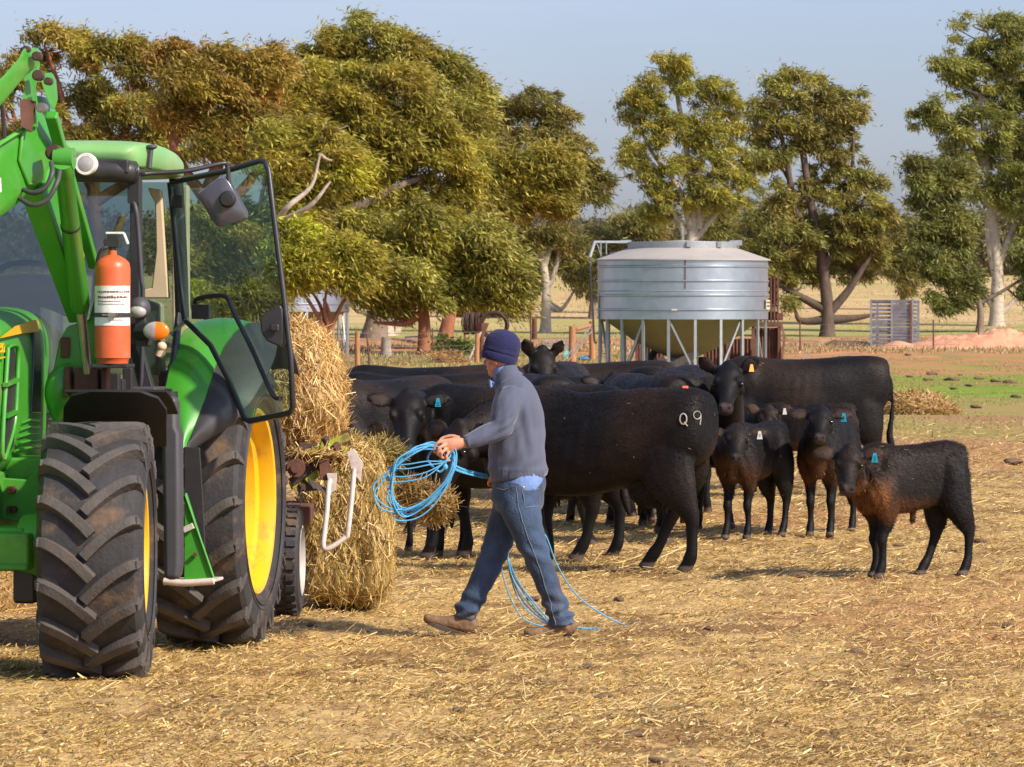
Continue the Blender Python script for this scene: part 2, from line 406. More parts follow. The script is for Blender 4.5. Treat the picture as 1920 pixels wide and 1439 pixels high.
A = [litter(210000, 840, 1480, .012, .040, .004, .010, .3, 1, .20, colw=(.12,.24,.26,.17,.12,.06,.05)), litter(50000, 840, 1480, .03, .11, .0035, .007, .22, 2, .38, colw=(.22,.28,.22,.12,.1,.08,.02)),
     litter(70000, 800, 1080, .03, .09, .005, .010, .22, 3, .22), litter(1300, 850, 1480, .10, .22, .004, .008, .2, 4, .5, colw=(.5,.3,.1,.05,.1,.05,0)), litter(14000, 790, 900, .05, .13, .008, .015, .3, 4, .45)]
V = np.concatenate([a[0] for a in A]); C = np.concatenate([a[1] for a in A])
tag(np_obj('loose_straw', V, quadidx(len(V)//4), M['straw'], colors=C), 'golden straw and chaff trodden over the bare yard', 'straw', kind='stuff')

# dark clods and dung lying among the straw
def lump(r, seed, sq=.55):
    mb = MB(); mb.ell((0, 0, 0), (r, r*.85, r*sq), 12, 7)
    rr = np.random.default_rng(seed); o = rr.uniform(0, 9)
    mb.v = [tuple(np.array(p)*(0.45+1.0*float(vnoise(p[0]/r*1.9+o+p[2]/r, p[1]/r*1.9+o, seed)))) for p in mb.v]
    return mb
clods = [obj('dung_clod', lump(.035+.008*k, 30+k), M['dung'], smooth=180) for k in range(4)]
spots = [(905,1242),(760,1247),(620,1265),(1195,1172),(1245,1182),(1130,1300),(1398,1130),(1160,1130),(1465,1258),(1540,1143),(1600,1225),(1190,1376),(1235,1424),
         (1330,1180),(700,1300),(560,1400),(330,1350),(388,1322),(1800,1330),(1890,1180),(1750,1200),(1685,1020),(1840,1015),(1500,1085),(1660,1000),(1480,1370),(1100,1255),
         (860,1330),(980,1370),(1320,1290),(1700,1395),(1620,1310),(1860,1405),(1295,1105),(930,1080),(1000,1120),(660,1190),(585,1175),(240,1400),(90,1370)]
for i, (px, py) in enumerate(spots):
    p = G(px, py); o = clods[i % 4] if i < 4 else clods[i % 4].copy()
    if i >= 4: COL.objects.link(o)
    s = rng.uniform(.35, 1.0); o.location = (p[0], p[1], float(ground_h(p[0], p[1]))+.006); o.scale = (s*rng.uniform(.9, 1.6), s, s*rng.uniform(.5, .9)); o.rotation_euler = (0, 0, rng.uniform(0, 6))
    tag(o, 'dark clod of dung trodden into the straw of the yard', 'dung', 'dark clods of dung in the straw')
far_spots = [(1705,708),(1747,703),(1702,667),(1785,714),(1800,705),(1835,712),(1867,717),(1893,719),(1818,725),(1740,714),(1831,766),(1905,746),(1788,731),(1900,870)]
for i, (px, py) in enumerate(far_spots):
    p = G(px, py); o = clods[i % 4].copy(); COL.objects.link(o)
    s = rng.uniform(1.5, 2.6); o.location = (p[0], p[1], p[2]+.03); o.scale = (s*1.5, s, s*.7); o.rotation_euler = (0, 0, rng.uniform(-.5, .5))
    tag(o, 'dark dung pat on the short green grass beyond the cattle', 'dung', 'dung pats on the green grass')

# ---------------------------------------------------------------- dry grass by the fence and in the paddock
def blades(xr, yr, n, h0, h1, wd_, pal, thr=.5, seed=1, sc=(.5,.3)):
    X = rng.uniform(*xr, n); Y = rng.uniform(*yr, n); k = vnoise(X*sc[0], Y*sc[1], seed) > thr; X = X[k]; Y = Y[k]; n = len(X)
    d = np.stack([rng.normal(.15, .4, n), rng.normal(0, .4, n), np.ones(n)], 1); d /= np.linalg.norm(d, axis=1)[:, None]
    w = np.stack([np.ones(n), rng.normal(0, .4, n), np.zeros(n)], 1); w /= np.linalg.norm(w, axis=1)[:, None]
    c = np.array(pal)[rng.integers(0, len(pal), n)]*rng.uniform(.7, 1.2, (n, 1))
    return slivers(np.stack([X, Y, ground_h(X, Y)-.02], 1), d, w, rng.uniform(h0, h1, n), np.full(n, wd_)), np.repeat(c, 4, 0)
DRY = [(.40,.26,.11), (.50,.36,.17), (.28,.18,.09), (.33,.29,.10)]; GRN = [(.14,.22,.03), (.22,.28,.05), (.3,.27,.08)]
A = [blades((-22, 30), (163, 182), 22000, .06, .20, .035, DRY, .45, 3), blades((-16, 4), (143, 164), 9000, .05, .18, .03, GRN+DRY, .45, 5),
     blades((4, 30), (66, 160), 60000, .02, .06, .018, GRN+DRY[:1], .35, 6, (.3,.2)), blades((-24, 60), (186, 330), 22000, .04, .12, .04, DRY[:2]+[(.46,.36,.16)], .4, 8, (.1,.06))]
V = np.concatenate([a[0] for a in A]); C = np.concatenate([a[1] for a in A])
tag(np_obj('dry_grass', V, quadidx(len(V)//4), M['straw'], colors=C), 'dry tan grass growing along the fence and over the paddock', 'grass', kind='stuff')

# ---------------------------------------------------------------- hills and the far wood
def ridge(name, D, pts, col, depth, seed):
    X = np.linspace(-D*.3, D*.3, 240); px = X/D*FPX+960
    top = np.interp(px, [p[0] for p in pts], [p[1] for p in pts]); top = top+(vnoise(X/D*60, 0*X, seed)-.5)*5+(vnoise(X/D*900, 0*X, seed+1)-.5)*3.5
    Z = HCAM-(top-HY)/FPX*D
    rowsV = []
    for t, zf in ((0, 0), (.4, .7), (1, 1), (1.8, .5)): rowsV.append(np.stack([X, np.full_like(X, D-depth+depth*t), 4+(Z-4)*zf], -1))
    V = np.concatenate(rowsV); n = len(X); ix = np.arange(4*n).reshape(4, n)
    Fq = np.stack([ix[:-1, :-1], ix[:-1, 1:], ix[1:, 1:], ix[1:, :-1]], -1).reshape(-1, 4)
    o = np_obj(name, V, Fq, pmat(name+'_cover', col, .95, var=.35, vs=.06), smooth=True); tag(o, None, None, kind='structure')
ridge('hills', 2600, [(-900,418),(1000,416),(1130,411),(1190,412),(1450,418),(1800,405),(3000,412)], (.055,.075,.07), 400, 41)  # bluish colour of this farther ridge stands in for distance haze
ridge('hills', 1500, [(-900,425),(1000,426),(1120,422),(1250,428),(1700,415),(1850,406),(3000,410)], (.085,.085,.045), 500, 44)
# ---------------------------------------------------------------- trees
WIND = np.array([.85, -.1, -.12])
M['darkbark'] = pmat('dark_bark', (.10, .072, .052), .9, var=.4, vs=3, bump=.6, bs=10, stretch=(3,3,.6))
def leaf_cloud(blobs, n, pal, size=(.16,.32), wid=(.022,.040), tuft=.42, droop=.25, gap=1.0, wind=.7, seed=0, flat=.85):
    """blobs: (centre, (rx, ry, rz)). Leaves gather in tufts set through each blob, denser towards its outside."""
    r = np.random.default_rng(seed); vol = np.array([b[1][0]*b[1][2] for b in blobs]); vol = vol/vol.sum()
    P = []; C = []; S = []
    for (c, rad), f in zip(blobs, vol):
        nl = int(n*f); c = np.array(c); rad = np.array(rad); T_ = tuft*1.45
        nt_ = int(max(5, 1.9*rad[0]*rad[2]/(T_*T_)*1.5*gap))
        q = r.normal(0, 1, (nt_, 3)); q /= np.linalg.norm(q, axis=1)[:, None]
        q *= (r.uniform(.12, 1.12, nt_)**.5)[:, None]
        tc = c+q*rad; ts = T_*r.uniform(.45, 1.25, nt_)*np.where(np.linalg.norm(q, axis=1) > .9, .75, 1)
        tcol = np.array(pal)[r.integers(0, len(pal), nt_)]; tcol = (tcol*.5+np.array(pal).mean(0)*.5)*r.uniform(1.0, 2.0, (nt_, 1))*[1.03, 1.06, .9]
        wgt = ts**2.2; k = r.choice(nt_, nl, p=wgt/wgt.sum())
        off = r.normal(0, 1, (nl, 3))+[0, 0, .45]; off /= np.linalg.norm(off, axis=1)[:, None]; rr_ = r.uniform(.25, 1.0, nl)**.6
        # ragged edge: fingers of leaf reaching further out in some directions
        fg = vnoise(off[:, 0]*3.3+k*1.7, off[:, 2]*3.3+off[:, 1]*2.5+k*2.3, seed+3); rr_ = rr_*(.45+1.15*fg)
        off *= rr_[:, None]*ts[k][:, None]*np.array([1.25, 1.15, .78]); sl = .45*(off[:, 0]/ts[k]); off[:, 2] -= ts[k]*.38*sl
        lone = r.random(nl) < .16; off[lone] *= r.uniform(1.1, 1.9, (lone.sum(), 1))
        dv = off/(np.linalg.norm(off, axis=1)[:, None]+1e-6); S.append(dv); P.append(tc[k]+off); C.append(tcol[k]*r.uniform(.5, 1.6, (nl, 1)))
    P = np.concatenate(P); C = np.concatenate(C); n = len(P)
    S = np.concatenate(S); d = WIND*wind+S*.35+r.normal(0, .50, (n, 3)); d[:, 2] -= droop+.15; d /= np.linalg.norm(d, axis=1)[:, None]
    w = np.cross(d, r.normal(0, 1, (n, 3))); w /= np.linalg.norm(w, axis=1)[:, None]
    L = r.uniform(*size, n)[:, None]; wd2 = r.uniform(*wid, n)[:, None]
    V = np.stack([P, P+d*L*.45+w*wd2, P+d*L, P+d*L*.45-w*wd2], 1).reshape(-1, 3)
    return V, np.repeat(C, 4, 0)
def tree(label, base, blobs, pal, n, trunk, limbs=(), bark='bark', r0=.25, kind='gum_tree', cat='tree', seed=1, dz=.75, tuft=.42, sub=7, group='gum trees behind the yard', size=(.17,.34), wid=(.018,.034), wind=.7, droop=.25, D=None, gap=1.0, lv=1.5):
    """base (px,py) on the ground; blobs (px,py,rx,ry[,depth offset]); trunk: photo points from base up; limbs: lists of photo points (px,py,depth offset)"""
    b = G(*base) if D is None else GD(base[0], D)
    D = b[1]; s = FPX/D
    t = thing(kind, label, cat, b, 0, group); r = np.random.default_rng(seed+100)
    B = []
    for q in blobs:
        off = q[4] if len(q) > 4 else float(r.uniform(-.5, .5))*(q[2]/s)
        B.append((W(q[0], q[1], D+off), (q[2]/s, (q[2]+q[3])/2/s*dz, q[3]/s)))
    V, C = leaf_cloud(B, int(n*lv), pal, size, wid, tuft, droop, seed=seed, wind=wind, gap=gap)
    np_obj('crown', V, quadidx(len(V)//4), M['leaf'], t, colors=C, loc=b)
    mb = MB()
    tp = [np.array(b)-[0, 0, .3]]+[W(x[0], x[1], D+(x[2] if len(x) > 2 else 0)) for x in trunk[1:]]
    m = len(tp); pp = crom(tp, 4); rr = [r0*(1-.62*i/(len(pp)-1)) for i in range(len(pp))]; rr[0] *= 1.35; rr[1] *= 1.15
    mb.loft(pp, rr, n=9)
    tips = []
    for L in limbs:
        q = [W(x[0], x[1], D+(x[2] if len(x) > 2 else 0)) for x in L]
        q = [p+(r.normal(0, .12, 3) if 0 < i < len(q)-1 else 0) for i, p in enumerate(q)]
        c = crom(q, 4); ra = r0*(.62 if len(L[0]) < 4 else L[0][3]); mb.loft(c, [ra*(1-.72*i/(len(c)-1)) for i in range(len(c))], n=7)
        tips += [c[-1], c[len(c)//2]]
    tips += [pp[-1], pp[len(pp)*2//3]]
    T = np.array(tips)
    for c, rad in B:        # every clump of crown hangs on boughs reaching it
        i = int(np.argmin(np.linalg.norm(T-c, axis=1)+.5*np.maximum(0, T[:, 2]-c[2]))); a = T[i]
        mid = (a+c)/2+np.array([0, 0, -.12*np.linalg.norm(c-a)])+r.normal(0, .15, 3)
        path = crom([a, mid, c], 4); r1 = min(r0*.3, .05+.02*np.linalg.norm(c-a))
        mb.loft(path, [r1*(1-.5*i/(len(path)-1)) for i in range(len(path))], n=6)
        for k in range(sub):
            v = r.normal(0, 1, 3); v /= np.linalg.norm(v); v[2] = abs(v[2])*.7; e = c+v*np.array(rad)*.95
            st = path[-1-(k % 3)]; mb.loft(crom([st, (st+e)/2+r.normal(0, .12, 3), e], 3), [r1*.5*(1-.7*j/6) for j in range(7)], n=4)
    mb.v = [tuple(np.array(p)-b) for p in mb.v]
    obj('trunk', mb, M[bark], t, smooth=60)
    return t
OL = [(.20,.17,.022), (.26,.205,.03), (.15,.135,.022), (.30,.23,.04), (.17,.16,.03), (.25,.17,.03)]        # olive gold
OLG = [(.17,.17,.035), (.22,.21,.05), (.13,.14,.035), (.26,.22,.055)]                                # grey olive
BRN = [(.23,.125,.03), (.21,.14,.035), (.17,.13,.03), (.27,.13,.028), (.19,.15,.035)]                  # browned
DKG = [(.115,.125,.035), (.15,.155,.045), (.09,.10,.03), (.19,.17,.05)]
MAU = [(.155,.12,.042), (.135,.12,.04), (.18,.14,.048), (.15,.135,.038), (.185,.13,.045)]
LIT = [(.30,.29,.02), (.24,.25,.02), (.36,.32,.035), (.19,.20,.02)]

tree('tall dark gum rising above the big olive tree left of centre', (700, 640), [(680,70,75,38),(620,90,45,30),(745,105,60,42),(820,120,55,38),(880,160,48,45),(800,190,60,50),(880,240,50,50),(700,150,80,50),(640,130,50,40)],
     OL+OLG, 52000, [(700,640),(710,560),(700,450),(715,330),(700,220),(690,120)], [[(712,360),(780,250),(830,150)],[(706,300),(640,190),(630,110)],[(712,330),(850,260),(880,180)]], r0=.5, seed=3, D=186, gap=.75, lv=1.2, tuft=.36)
tree('big spreading olive gold gum leaning right in the middle of the grove', (560, 640), [(620,190,105,75),(520,170,70,60),(720,180,85,65),(800,250,70,60),(690,290,105,70),(600,280,80,60),(820,350,62,60),(760,400,80,70),(860,300,45,45),(700,380,70,60),(830,430,60,50),(870,500,60,42),(790,510,80,50),(740,470,60,50),(560,240,60,50)],
     OL, 120000, [(560,640),(545,560),(560,480),(600,400),(660,330),(700,260)], [[(555,520,0),(620,430,-1),(720,370,-1),(800,330,0)],[(560,500),(600,430,1),(690,430,0),(790,420,0)],[(570,470),(540,380,0),(520,290,-1),(500,200,0)],[(600,400),(610,320),(620,200)],[(640,350),(720,280),(780,240)]], bark='bark', r0=.55, seed=4, D=168)
tree('browned gum crown above the tractor cab roof', (400, 640), [(440,140,75,45),(430,200,70,50),(380,160,60,45),(480,250,60,50),(350,120,70,40),(500,110,60,35),(350,220,60,60),(420,270,70,40)],
     BRN+OL[:2], 52000, [(400,640),(400,520),(380,400),(410,300),(430,200)], [[(395,420),(470,330),(500,250)],[(390,380),(340,280),(330,180)],[(405,310),(450,220),(480,140)]], bark='redbark', r0=.4, seed=5, D=162)
tree('sparse brown and olive gum at the far left edge of the grove', (180, 640), [(130,90,55,38),(200,110,70,45),(280,110,60,42),(90,70,35,25),(170,190,60,45),(250,190,70,55),(310,200,60,60),(130,250,60,50),(220,260,70,40),(300,280,60,40),(30,160,60,60),(20,230,60,60),(60,130,40,40)],
     BRN+OL+OLG, 56000, [(180,640),(190,500),(175,400),(180,300),(190,200)], [[(178,360),(140,280),(110,180),(90,100)],[(180,330),(240,240),(270,130)],[(178,380),(290,300),(320,190)],[(185,400),(60,300),(20,200)]], bark='redbark', r0=.38, seed=6, D=172, gap=.7, lv=1.15, tuft=.34)
tree('bright olive gum with pale bare boughs just right of the cab', (505, 640), [(610,250,55,42),(580,330,70,50),(640,300,40,40),(545,280,55,45),(520,350,50,45),(560,400,40,30),(450,470,65,55),(400,400,55,50),(470,560,50,35),(380,520,60,50),(530,440,40,40),(420,590,45,25)],
     OL+LIT[:1], 62000, [(505,640),(510,540),(500,460),(520,400)], [[(505,440,-1),(540,380,-2),(580,340,-2),(600,290,-2)],[(515,420,-1),(570,385,-2),(620,340,-2)],[(510,450),(490,380),(510,300)],[(505,560),(460,500),(430,440)]], bark='palebark', r0=.22, seed=7, D=154)
tree('bright yellow green young gum half hiding the left silo', (618, 640), [(555,450,50,32),(545,500,45,45),(575,508,35,30),(600,470,38,28),(650,500,35,40),(668,528,22,20),(640,470,35,25)],
     LIT+OL, 36000, [(618,640),(617,600),(607,560)], [[(618,625),(645,585,0),(672,540,0),(668,500,0)],[(614,622),(590,580),(570,530)],[(618,620),(620,560),(625,500)],[(614,625),(575,570),(530,520)]], bark='redbark', r0=.13, seed=8, D=140, tuft=.3, size=(.16,.3))
tree('gum with drooping crown and thick straight red brown trunk behind the fence', (795, 665), [(800,440,100,42),(700,450,70,45),(880,500,80,45),(760,530,75,40),(850,555,60,28),(920,470,60,45),(690,520,50,40),(940,520,50,40),(960,570,20,18),(740,575,45,22),(800,490,80,45)],
     OLG+OL[:3], 64000, [(795,665),(796,620),(794,570),(800,500),(820,440)], [[(795,585),(760,600),(740,600),(700,605)],[(800,520),(860,480),(920,470)],[(796,540),(740,490),(700,450)]], bark='redbark', r0=.27, seed=9)
tree('gum with grey forked trunk leaning left between silo and red trunk', (725, 648), [(700,400,70,50),(640,440,60,50),(740,480,55,40),(600,400,60,45),(780,420,60,50),(650,380,60,40)],
     OLG+DKG[:2], 42000, [(725,648),(724,600),(722,550),(715,480),(700,420)], [[(712,640),(700,605,0),(672,575,0),(640,540,0)],[(735,640),(742,600),(745,560),(760,480)]], bark='palebark', r0=.42, seed=10, D=190)
tree('gum bough crown thrust out to the right on a slanting red limb', (830, 645), [(960,330,55,40),(1020,330,45,42),(900,310,45,30),(990,380,50,35),(1040,380,28,28),(930,370,40,25)],
     OL+OLG[:1], 34000, [(830,645),(850,560),(880,480),(905,440)], [[(900,445),(940,405),(990,370),(1030,350)],[(905,440),(930,400),(940,340)],[(895,450),(960,420),(1030,385)]], bark='redbark', r0=.3, seed=11, D=176)
tree('slender mauve brown gum with pale trunk left of the round silo', (1022, 625), [(1000,190,55,32),(960,210,50,35),(1050,230,42,40),(1080,290,42,38),(950,260,50,40),(1010,250,50,42),(1110,330,42,32),(1130,365,25,22),(1080,360,40,32),(920,310,40,45),(1030,430,45,35),(1060,470,38,28),(970,450,45,35),(1080,520,32,28),(1000,520,45,25),(930,400,40,30)],
     MAU+OLG[:1], 52000, [(1022,625),(1024,570),(1022,520),(1012,450),(1000,330),(990,220)], [[(1024,545),(1048,500),(1062,420),(1090,330)],[(1012,440),(960,350),(950,260)],[(1026,572),(1055,568),(1080,540)],[(1020,500),(1035,440),(1040,350),(1050,240)],[(1060,440,0,.3),(1090,390),(1120,360)]], bark='palebark', r0=.24, seed=12, gap=.66, lv=.95, tuft=.235)
tree('airy gum rising directly behind the round silo roof', (1290, 600), [(1250,125,45,28),(1275,155,45,35),(1215,180,48,40),(1180,210,35,35),(1340,165,38,35),(1370,220,35,42),(1310,240,55,48),(1240,250,50,45),(1185,290,28,38),(1210,340,38,32),(1290,320,60,45),(1360,300,48,45),(1390,360,32,32),(1340,370,55,38),(1260,380,42,32),(1230,400,40,22),(1410,330,25,25)],
     OL[:4]+OLG, 62000, [(1290,600),(1292,520),(1296,450),(1300,400),(1290,300),(1270,180)], [[(1300,440),(1320,380),(1350,300),(1360,220)],[(1296,430),(1270,360),(1220,290),(1190,220)],[(1302,450),(1345,400),(1380,340)],[(1285,440),(1262,400),(1225,370)],[(1310,430),(1325,330),(1330,200)]], bark='palebark', r0=.30, seed=13, gap=.66, lv=.95, tuft=.235, dz=.8, group='gum trees behind the yard')
tree('brownish gum on a thick dark trunk behind the rusty shed', (1550, 632), [(1470,165,48,32),(1440,190,38,35),(1530,180,52,40),(1590,210,38,42),(1500,240,60,45),(1570,270,55,45),(1450,290,38,32),(1625,330,32,38),(1540,350,65,40),(1600,390,58,38),(1480,370,40,38),(1650,400,38,38),(1560,440,80,40),(1480,460,55,42),(1640,460,45,38),(1600,500,55,30),(1500,520,60,30),(1440,500,40,30),(1430,240,30,35),(1480,570,22,12),(1400,450,35,30)],
     MAU[:3]+OLG, 80000, [(1550,632),(1552,600),(1550,560),(1540,480),(1520,380),(1500,250)], [[(1545,580),(1500,560),(1470,535),(1440,520)],[(1556,585),(1590,540),(1615,500),(1650,450)],[(1540,480),(1500,400),(1470,300),(1455,210)],[(1545,500),(1590,400),(1600,260)],[(1550,600),(1500,600),(1490,580)],[(1556,600),(1610,598),(1640,590)]], bark='darkbark', r0=.34, seed=14, gap=.66, lv=.95, tuft=.235)
tree('tall white trunked gum at the right edge of the yard', (1868, 612), [(1850,60,75,40),(1900,90,60,60),(1790,130,48,42),(1850,150,75,55),(1760,210,42,38),(1830,240,75,50),(1910,210,60,60),(1890,290,70,50),(1800,290,45,35),(1850,350,52,40),(1900,370,50,50),(1720,220,18,20),(1945,450,50,50),(1960,300,70,90),(1960,150,70,80)],
     [(.16,.165,.04),(.21,.20,.055),(.13,.14,.04),(.24,.21,.06)], 92000, [(1868,612),(1869,560),(1870,505),(1862,420),(1850,300),(1840,180)], [[(1869,500),(1893,450),(1915,380),(1920,260)],[(1868,520),(1855,440),(1855,370)],[(1850,320),(1800,240),(1760,200)],[(1869,590),(1895,580),(1912,550)],[(1868,580),(1840,555),(1790,555)],[(1860,400),(1900,300),(1900,150)]], bark='palebark', r0=.36, seed=15, gap=.66, lv=.95, tuft=.235)
tree('dark leaved low gum left of the white trunked tree', (1835, 622), [(1725,320,30,26),(1720,370,32,32),(1760,370,42,42),(1780,330,42,30),(1790,420,42,38),(1740,420,32,32),(1760,480,48,42),(1810,530,42,38),(1780,560,35,22),(1935,500,40,42),(1945,560,35,28)],
     DKG, 44000, [(1835,622),(1838,580),(1820,520),(1790,440)], [[(1820,520),(1770,460),(1740,380)],[(1835,570),(1890,545),(1935,510)],[(1830,580),(1790,560),(1770,545)]], bark='bark', r0=.18, seed=16, D=196, tuft=.36)
# low gums and scrub between the trunks, standing further back in the paddock
mid = [(1110,480,60,40,225,'low grey green scrub gum left of the silo'), (1190,440,50,32,240,'rounded scrub gum behind the silo inlet pipe'), (1380,440,60,40,235,'scrub gum between the silo roof and the brown gum'),
       (1450,430,45,50,228,'dense scrub gum directly right of the silo roof'), (1690,470,45,60,250,'russet scrub gum right of the brown gum'), (900,560,50,32,230,'low scrub gum behind the wire coil')]
for i, (x, y, rx, ry, D, lab) in enumerate(mid):
    gy = HY+(HCAM-float(base_h(D)))*FPX/D
    tree(lab, (x, gy), [(x, y, rx, ry), (x-rx*.6, y+8, rx*.6, ry*.7), (x+rx*.6, y-4, rx*.6, ry*.8), (x+rx*.2, y-ry*.5, rx*.5, ry*.5), (x+rx*.2, (y+gy)/2, rx*.5, ry*.5)], MAU+DKG, 15000, [(x, gy), (x+4, y+ry), (x, y)], [], r0=.2, kind='scrub_tree', seed=30+i, D=D, tuft=.45, sub=3, group='scrub gums in the paddock', size=(.25,.45))
# the far wood
B = []; r = np.random.default_rng(77)
for i in range(460):
    D = r.uniform(425, 560); X = r.uniform(-75, 75); h = r.uniform(3.2, 6.2)*(1.15 if X > 25 else 1); z = float(base_h(D))+h*.5
    B.append((np.array([X, D, z]), (r.uniform(1.8, 3.8), 2.5, h*.58)))
V, C = leaf_cloud(B, 190000, [(.085,.075,.03), (.07,.072,.028), (.10,.08,.034), (.11,.075,.035)], (.5, .9), (.10, .17), .9, .1, seed=78, wind=.3)
tag(np_obj('far_wood', V, quadidx(len(V)//4), M['leaf'], colors=C*.95), 'belt of low grey brown bush along the far side of the paddock', 'wood', kind='stuff')
# ---------------------------------------------------------------- round field silos on legs
def silo(label, pxc, D, seam=0.0, full=True):
    c = GD(pxc, D); t = thing('field_silo', label, 'silo', c, 0, 'galvanised silos on legs'); r = 2.34
    z0, z1, z2, rt = 1.56, 3.18, 3.70, 1.46
    mb = MB(); prof = [(r-.03, z0+.01), (r, z0)]
    for k in range(1, 5):
        z = z0+(z1-z0)*k/4.15-.13; prof += [(r, z-.035), (r+.035, z-.012), (r+.035, z+.012), (r, z+.035)]
    prof += [(r, z1), (r-.03, z1)]
    mb.revolve(prof, axis='z', n=96); obj('wall', mb, M['galv'], t, smooth=35)
    ov = MB(); ov.revolve([(r+.006, z0+.02), (r+.012, z0+.02), (r+.012, z0+.75), (r+.006, z0+.75)], axis='z', n=96, close=True)
    mb = MB(); mb.revolve([(r+.07, z1-.02), (r+.07, z1+.015), (rt, z2-.18), (rt, z2-.05), (0.02, z2+.03)], axis='z', n=96); 
    rf = obj('roof', mb, M['zroof'], t, smooth=25)
    mb = MB(); mb.revolve([(rt+.02, z2-.20), (rt+.05, z2-.20), (rt+.05, z2-.02), (rt+.02, z2-.02)], axis='z', n=64, close=True)
    for a in (-1.5, -.9, .2): mb.box((math.cos(a)*(rt+.07), math.sin(a)*(rt+.07), z2-.1), (.12, .12, .16))
    mb.box((rt-.02, -.25, z2-.05), (.34, .3, .14)); obj('lid_ring', mb, M['galvpost'], t, bevel=.008)
    mb = MB(); mb.revolve([(r-.02, z0+.02), (r-.3, z0-.10), (1.3, z0-.62), (.45, z0-1.02), (.30, z0-1.07), (.28, z0-1.2), (.01, z0-1.2)], axis='z', n=64)
    obj('hopper', mb, M['hopper'], t, smooth=30)
    n = 20
    for k in range(n):
        a = 2*math.pi*(k+.35)/n; x, y = r*math.cos(a), r*math.sin(a)
        m = MB(); rot = Matrix.Rotation(a, 3, 'Z')
        m.box(((r-.035)*math.cos(a), (r-.035)*math.sin(a), (z0-.1)/2+.02), (.05, .075, z0+.18), rot); m.box(((r-.035)*math.cos(a), (r-.035)*math.sin(a), .01), (.16, .16, .03), rot)
        obj('leg', m, M['galvpost'], t, smooth=0)
    for k in range(0, n, 2):
        a = 2*math.pi*(k+.35)/n; b = 2*math.pi*(k+1.35)/n; m = MB(); q = r-.09
        if k % 4: a, b = b, a
        m.bar((q*math.cos(a), q*math.sin(a), .12), (q*math.cos(b), q*math.sin(b), z0), .035, .05); obj('brace', m, M['galvpost'], t, smooth=0)
    mb = MB()
    m = MB(); m.tube([(.0, 0, z2-.02), (0, 0, z2+.1), (-.02, 0, z2+.35)], .045, 8); m.bar((.2, 0, z2), (.2, 0, z2+.28), .02); obj('vent_pipe', m, M['steel'], t)
    # seam, ladder and filling arm
    m = MB(); a = -math.pi/2-.01; m.box(((r+.01)*math.cos(a), (r+.01)*math.sin(a), (z0+.82+z1)/2), (.035, .02, z1-z0-.84)); obj('rusty_seam', m, M['rust'], t)
    m = MB(); m.revolve([(r+.012, z0+.76), (r+.02, z0+.77), (r+.012, z0+.785)], axis='z', n=96); m.box(((r+.02)*math.cos(-2.95), (r+.02)*math.sin(-2.95), z0+.35), (.03, .05, .7)); obj('wall_lap', m, M['galvpost'], t)
    if full:
        m = MB(); zt = z2-.02
        m.bar((-rt, -.1, zt), (-2.42, -.35, zt), .06); m.bar((-2.42, -.35, zt+.02), (-2.56, -.4, zt-.42), .10, .06)
        m.bar((-2.25, -.33, zt), (-2.25, -.33, z1+.12), .03); m.bar((-2.1, -.3, zt), (-2.1, -.3, z1+.15), .03); m.bar((-2.36, -.34, zt-.05), (-2.24, -.33, zt-.4), .02)
        m.bar((-rt-.25, -.05, zt), (-rt+.05, -.05, zt), .11)
        m.bar((-1.6, .3, z2-.28), (-2.0, .2, z1+.2), .04); m.bar((-1.5, .5, z2-.28), (-1.9, .4, z1+.2), .04)
        obj('filling_arm', m, M['galvpost'], t, smooth=0)
        m = MB(); m.tube([(-2.54, -.4, zt-.4), (-2.5, -.42, 2.2), (-2.44, -.4, 1.0), (-2.40, -.4, .9)], .028, 6); obj('down_pipe', m, M['wire'], t)
        m = MB(); a = -.21; rot = Matrix.Rotation(a, 3, 'Z'); m.box(((r+.025)*math.cos(a), (r+.025)*math.sin(a), z0+.40), (.02, .62, .26), rot); pl = obj('maker_plate', m, M['plate'], t)
        m = MB()
        for j, (u, w) in enumerate([(-.22, .07), (-.13, .05), (-.05, .06), (.04, .04), (.11, .07), (.21, .05)]):
            for zz in (.46, .36): m.box(((r+.038)*math.cos(a)-math.sin(a)*u, (r+.038)*math.sin(a)+math.cos(a)*u, z0+zz), (.006, w, .05 if j % 2 else .035), rot)
        obj('faded_lettering', m, M['rust'], pl, smooth=0)
        m = MB(); m.box((math.cos(-1.68)*(r+.03), math.sin(-1.68)*(r+.03), z0+.26), (.26, .01, .04)); obj('label_strip', m, M['plate'], t)
    # ladder on the far side
    m = MB()
    for dx in (-.16, .16): m.bar((-2.15+dx*.5, 1.5+dx, .05), (-2.05+dx*.5, 1.35+dx, z1), .035)
    for k in range(9): m.bar((-2.2, 1.36, .3+.3*k), (-2.05, 1.66, .3+.3*k), .02)
    obj('ladder', m, M['galvpost'], t, smooth=0)
    return t
M['zroof'] = pmat('weathered_zinc', (.44, .40, .36), .62, .25, var=.08, vs=2, dirt=((.42,.34,.27), .15, 2))
M['hopper'] = pmat('dull_hopper_steel', (.27, .225, .175), .7, .08, var=.12, vs=2, dirt=((.22,.16,.1), .2, 2))
M['plate'] = pmat('faded_plate', (.62, .50, .38), .6, 0, var=.2, vs=14)
silo('round galvanised steel silo on legs standing behind the cattle', 1280, 125)
silo('paler silo on legs half hidden by the bright green young gum', 530, 160, full=False)

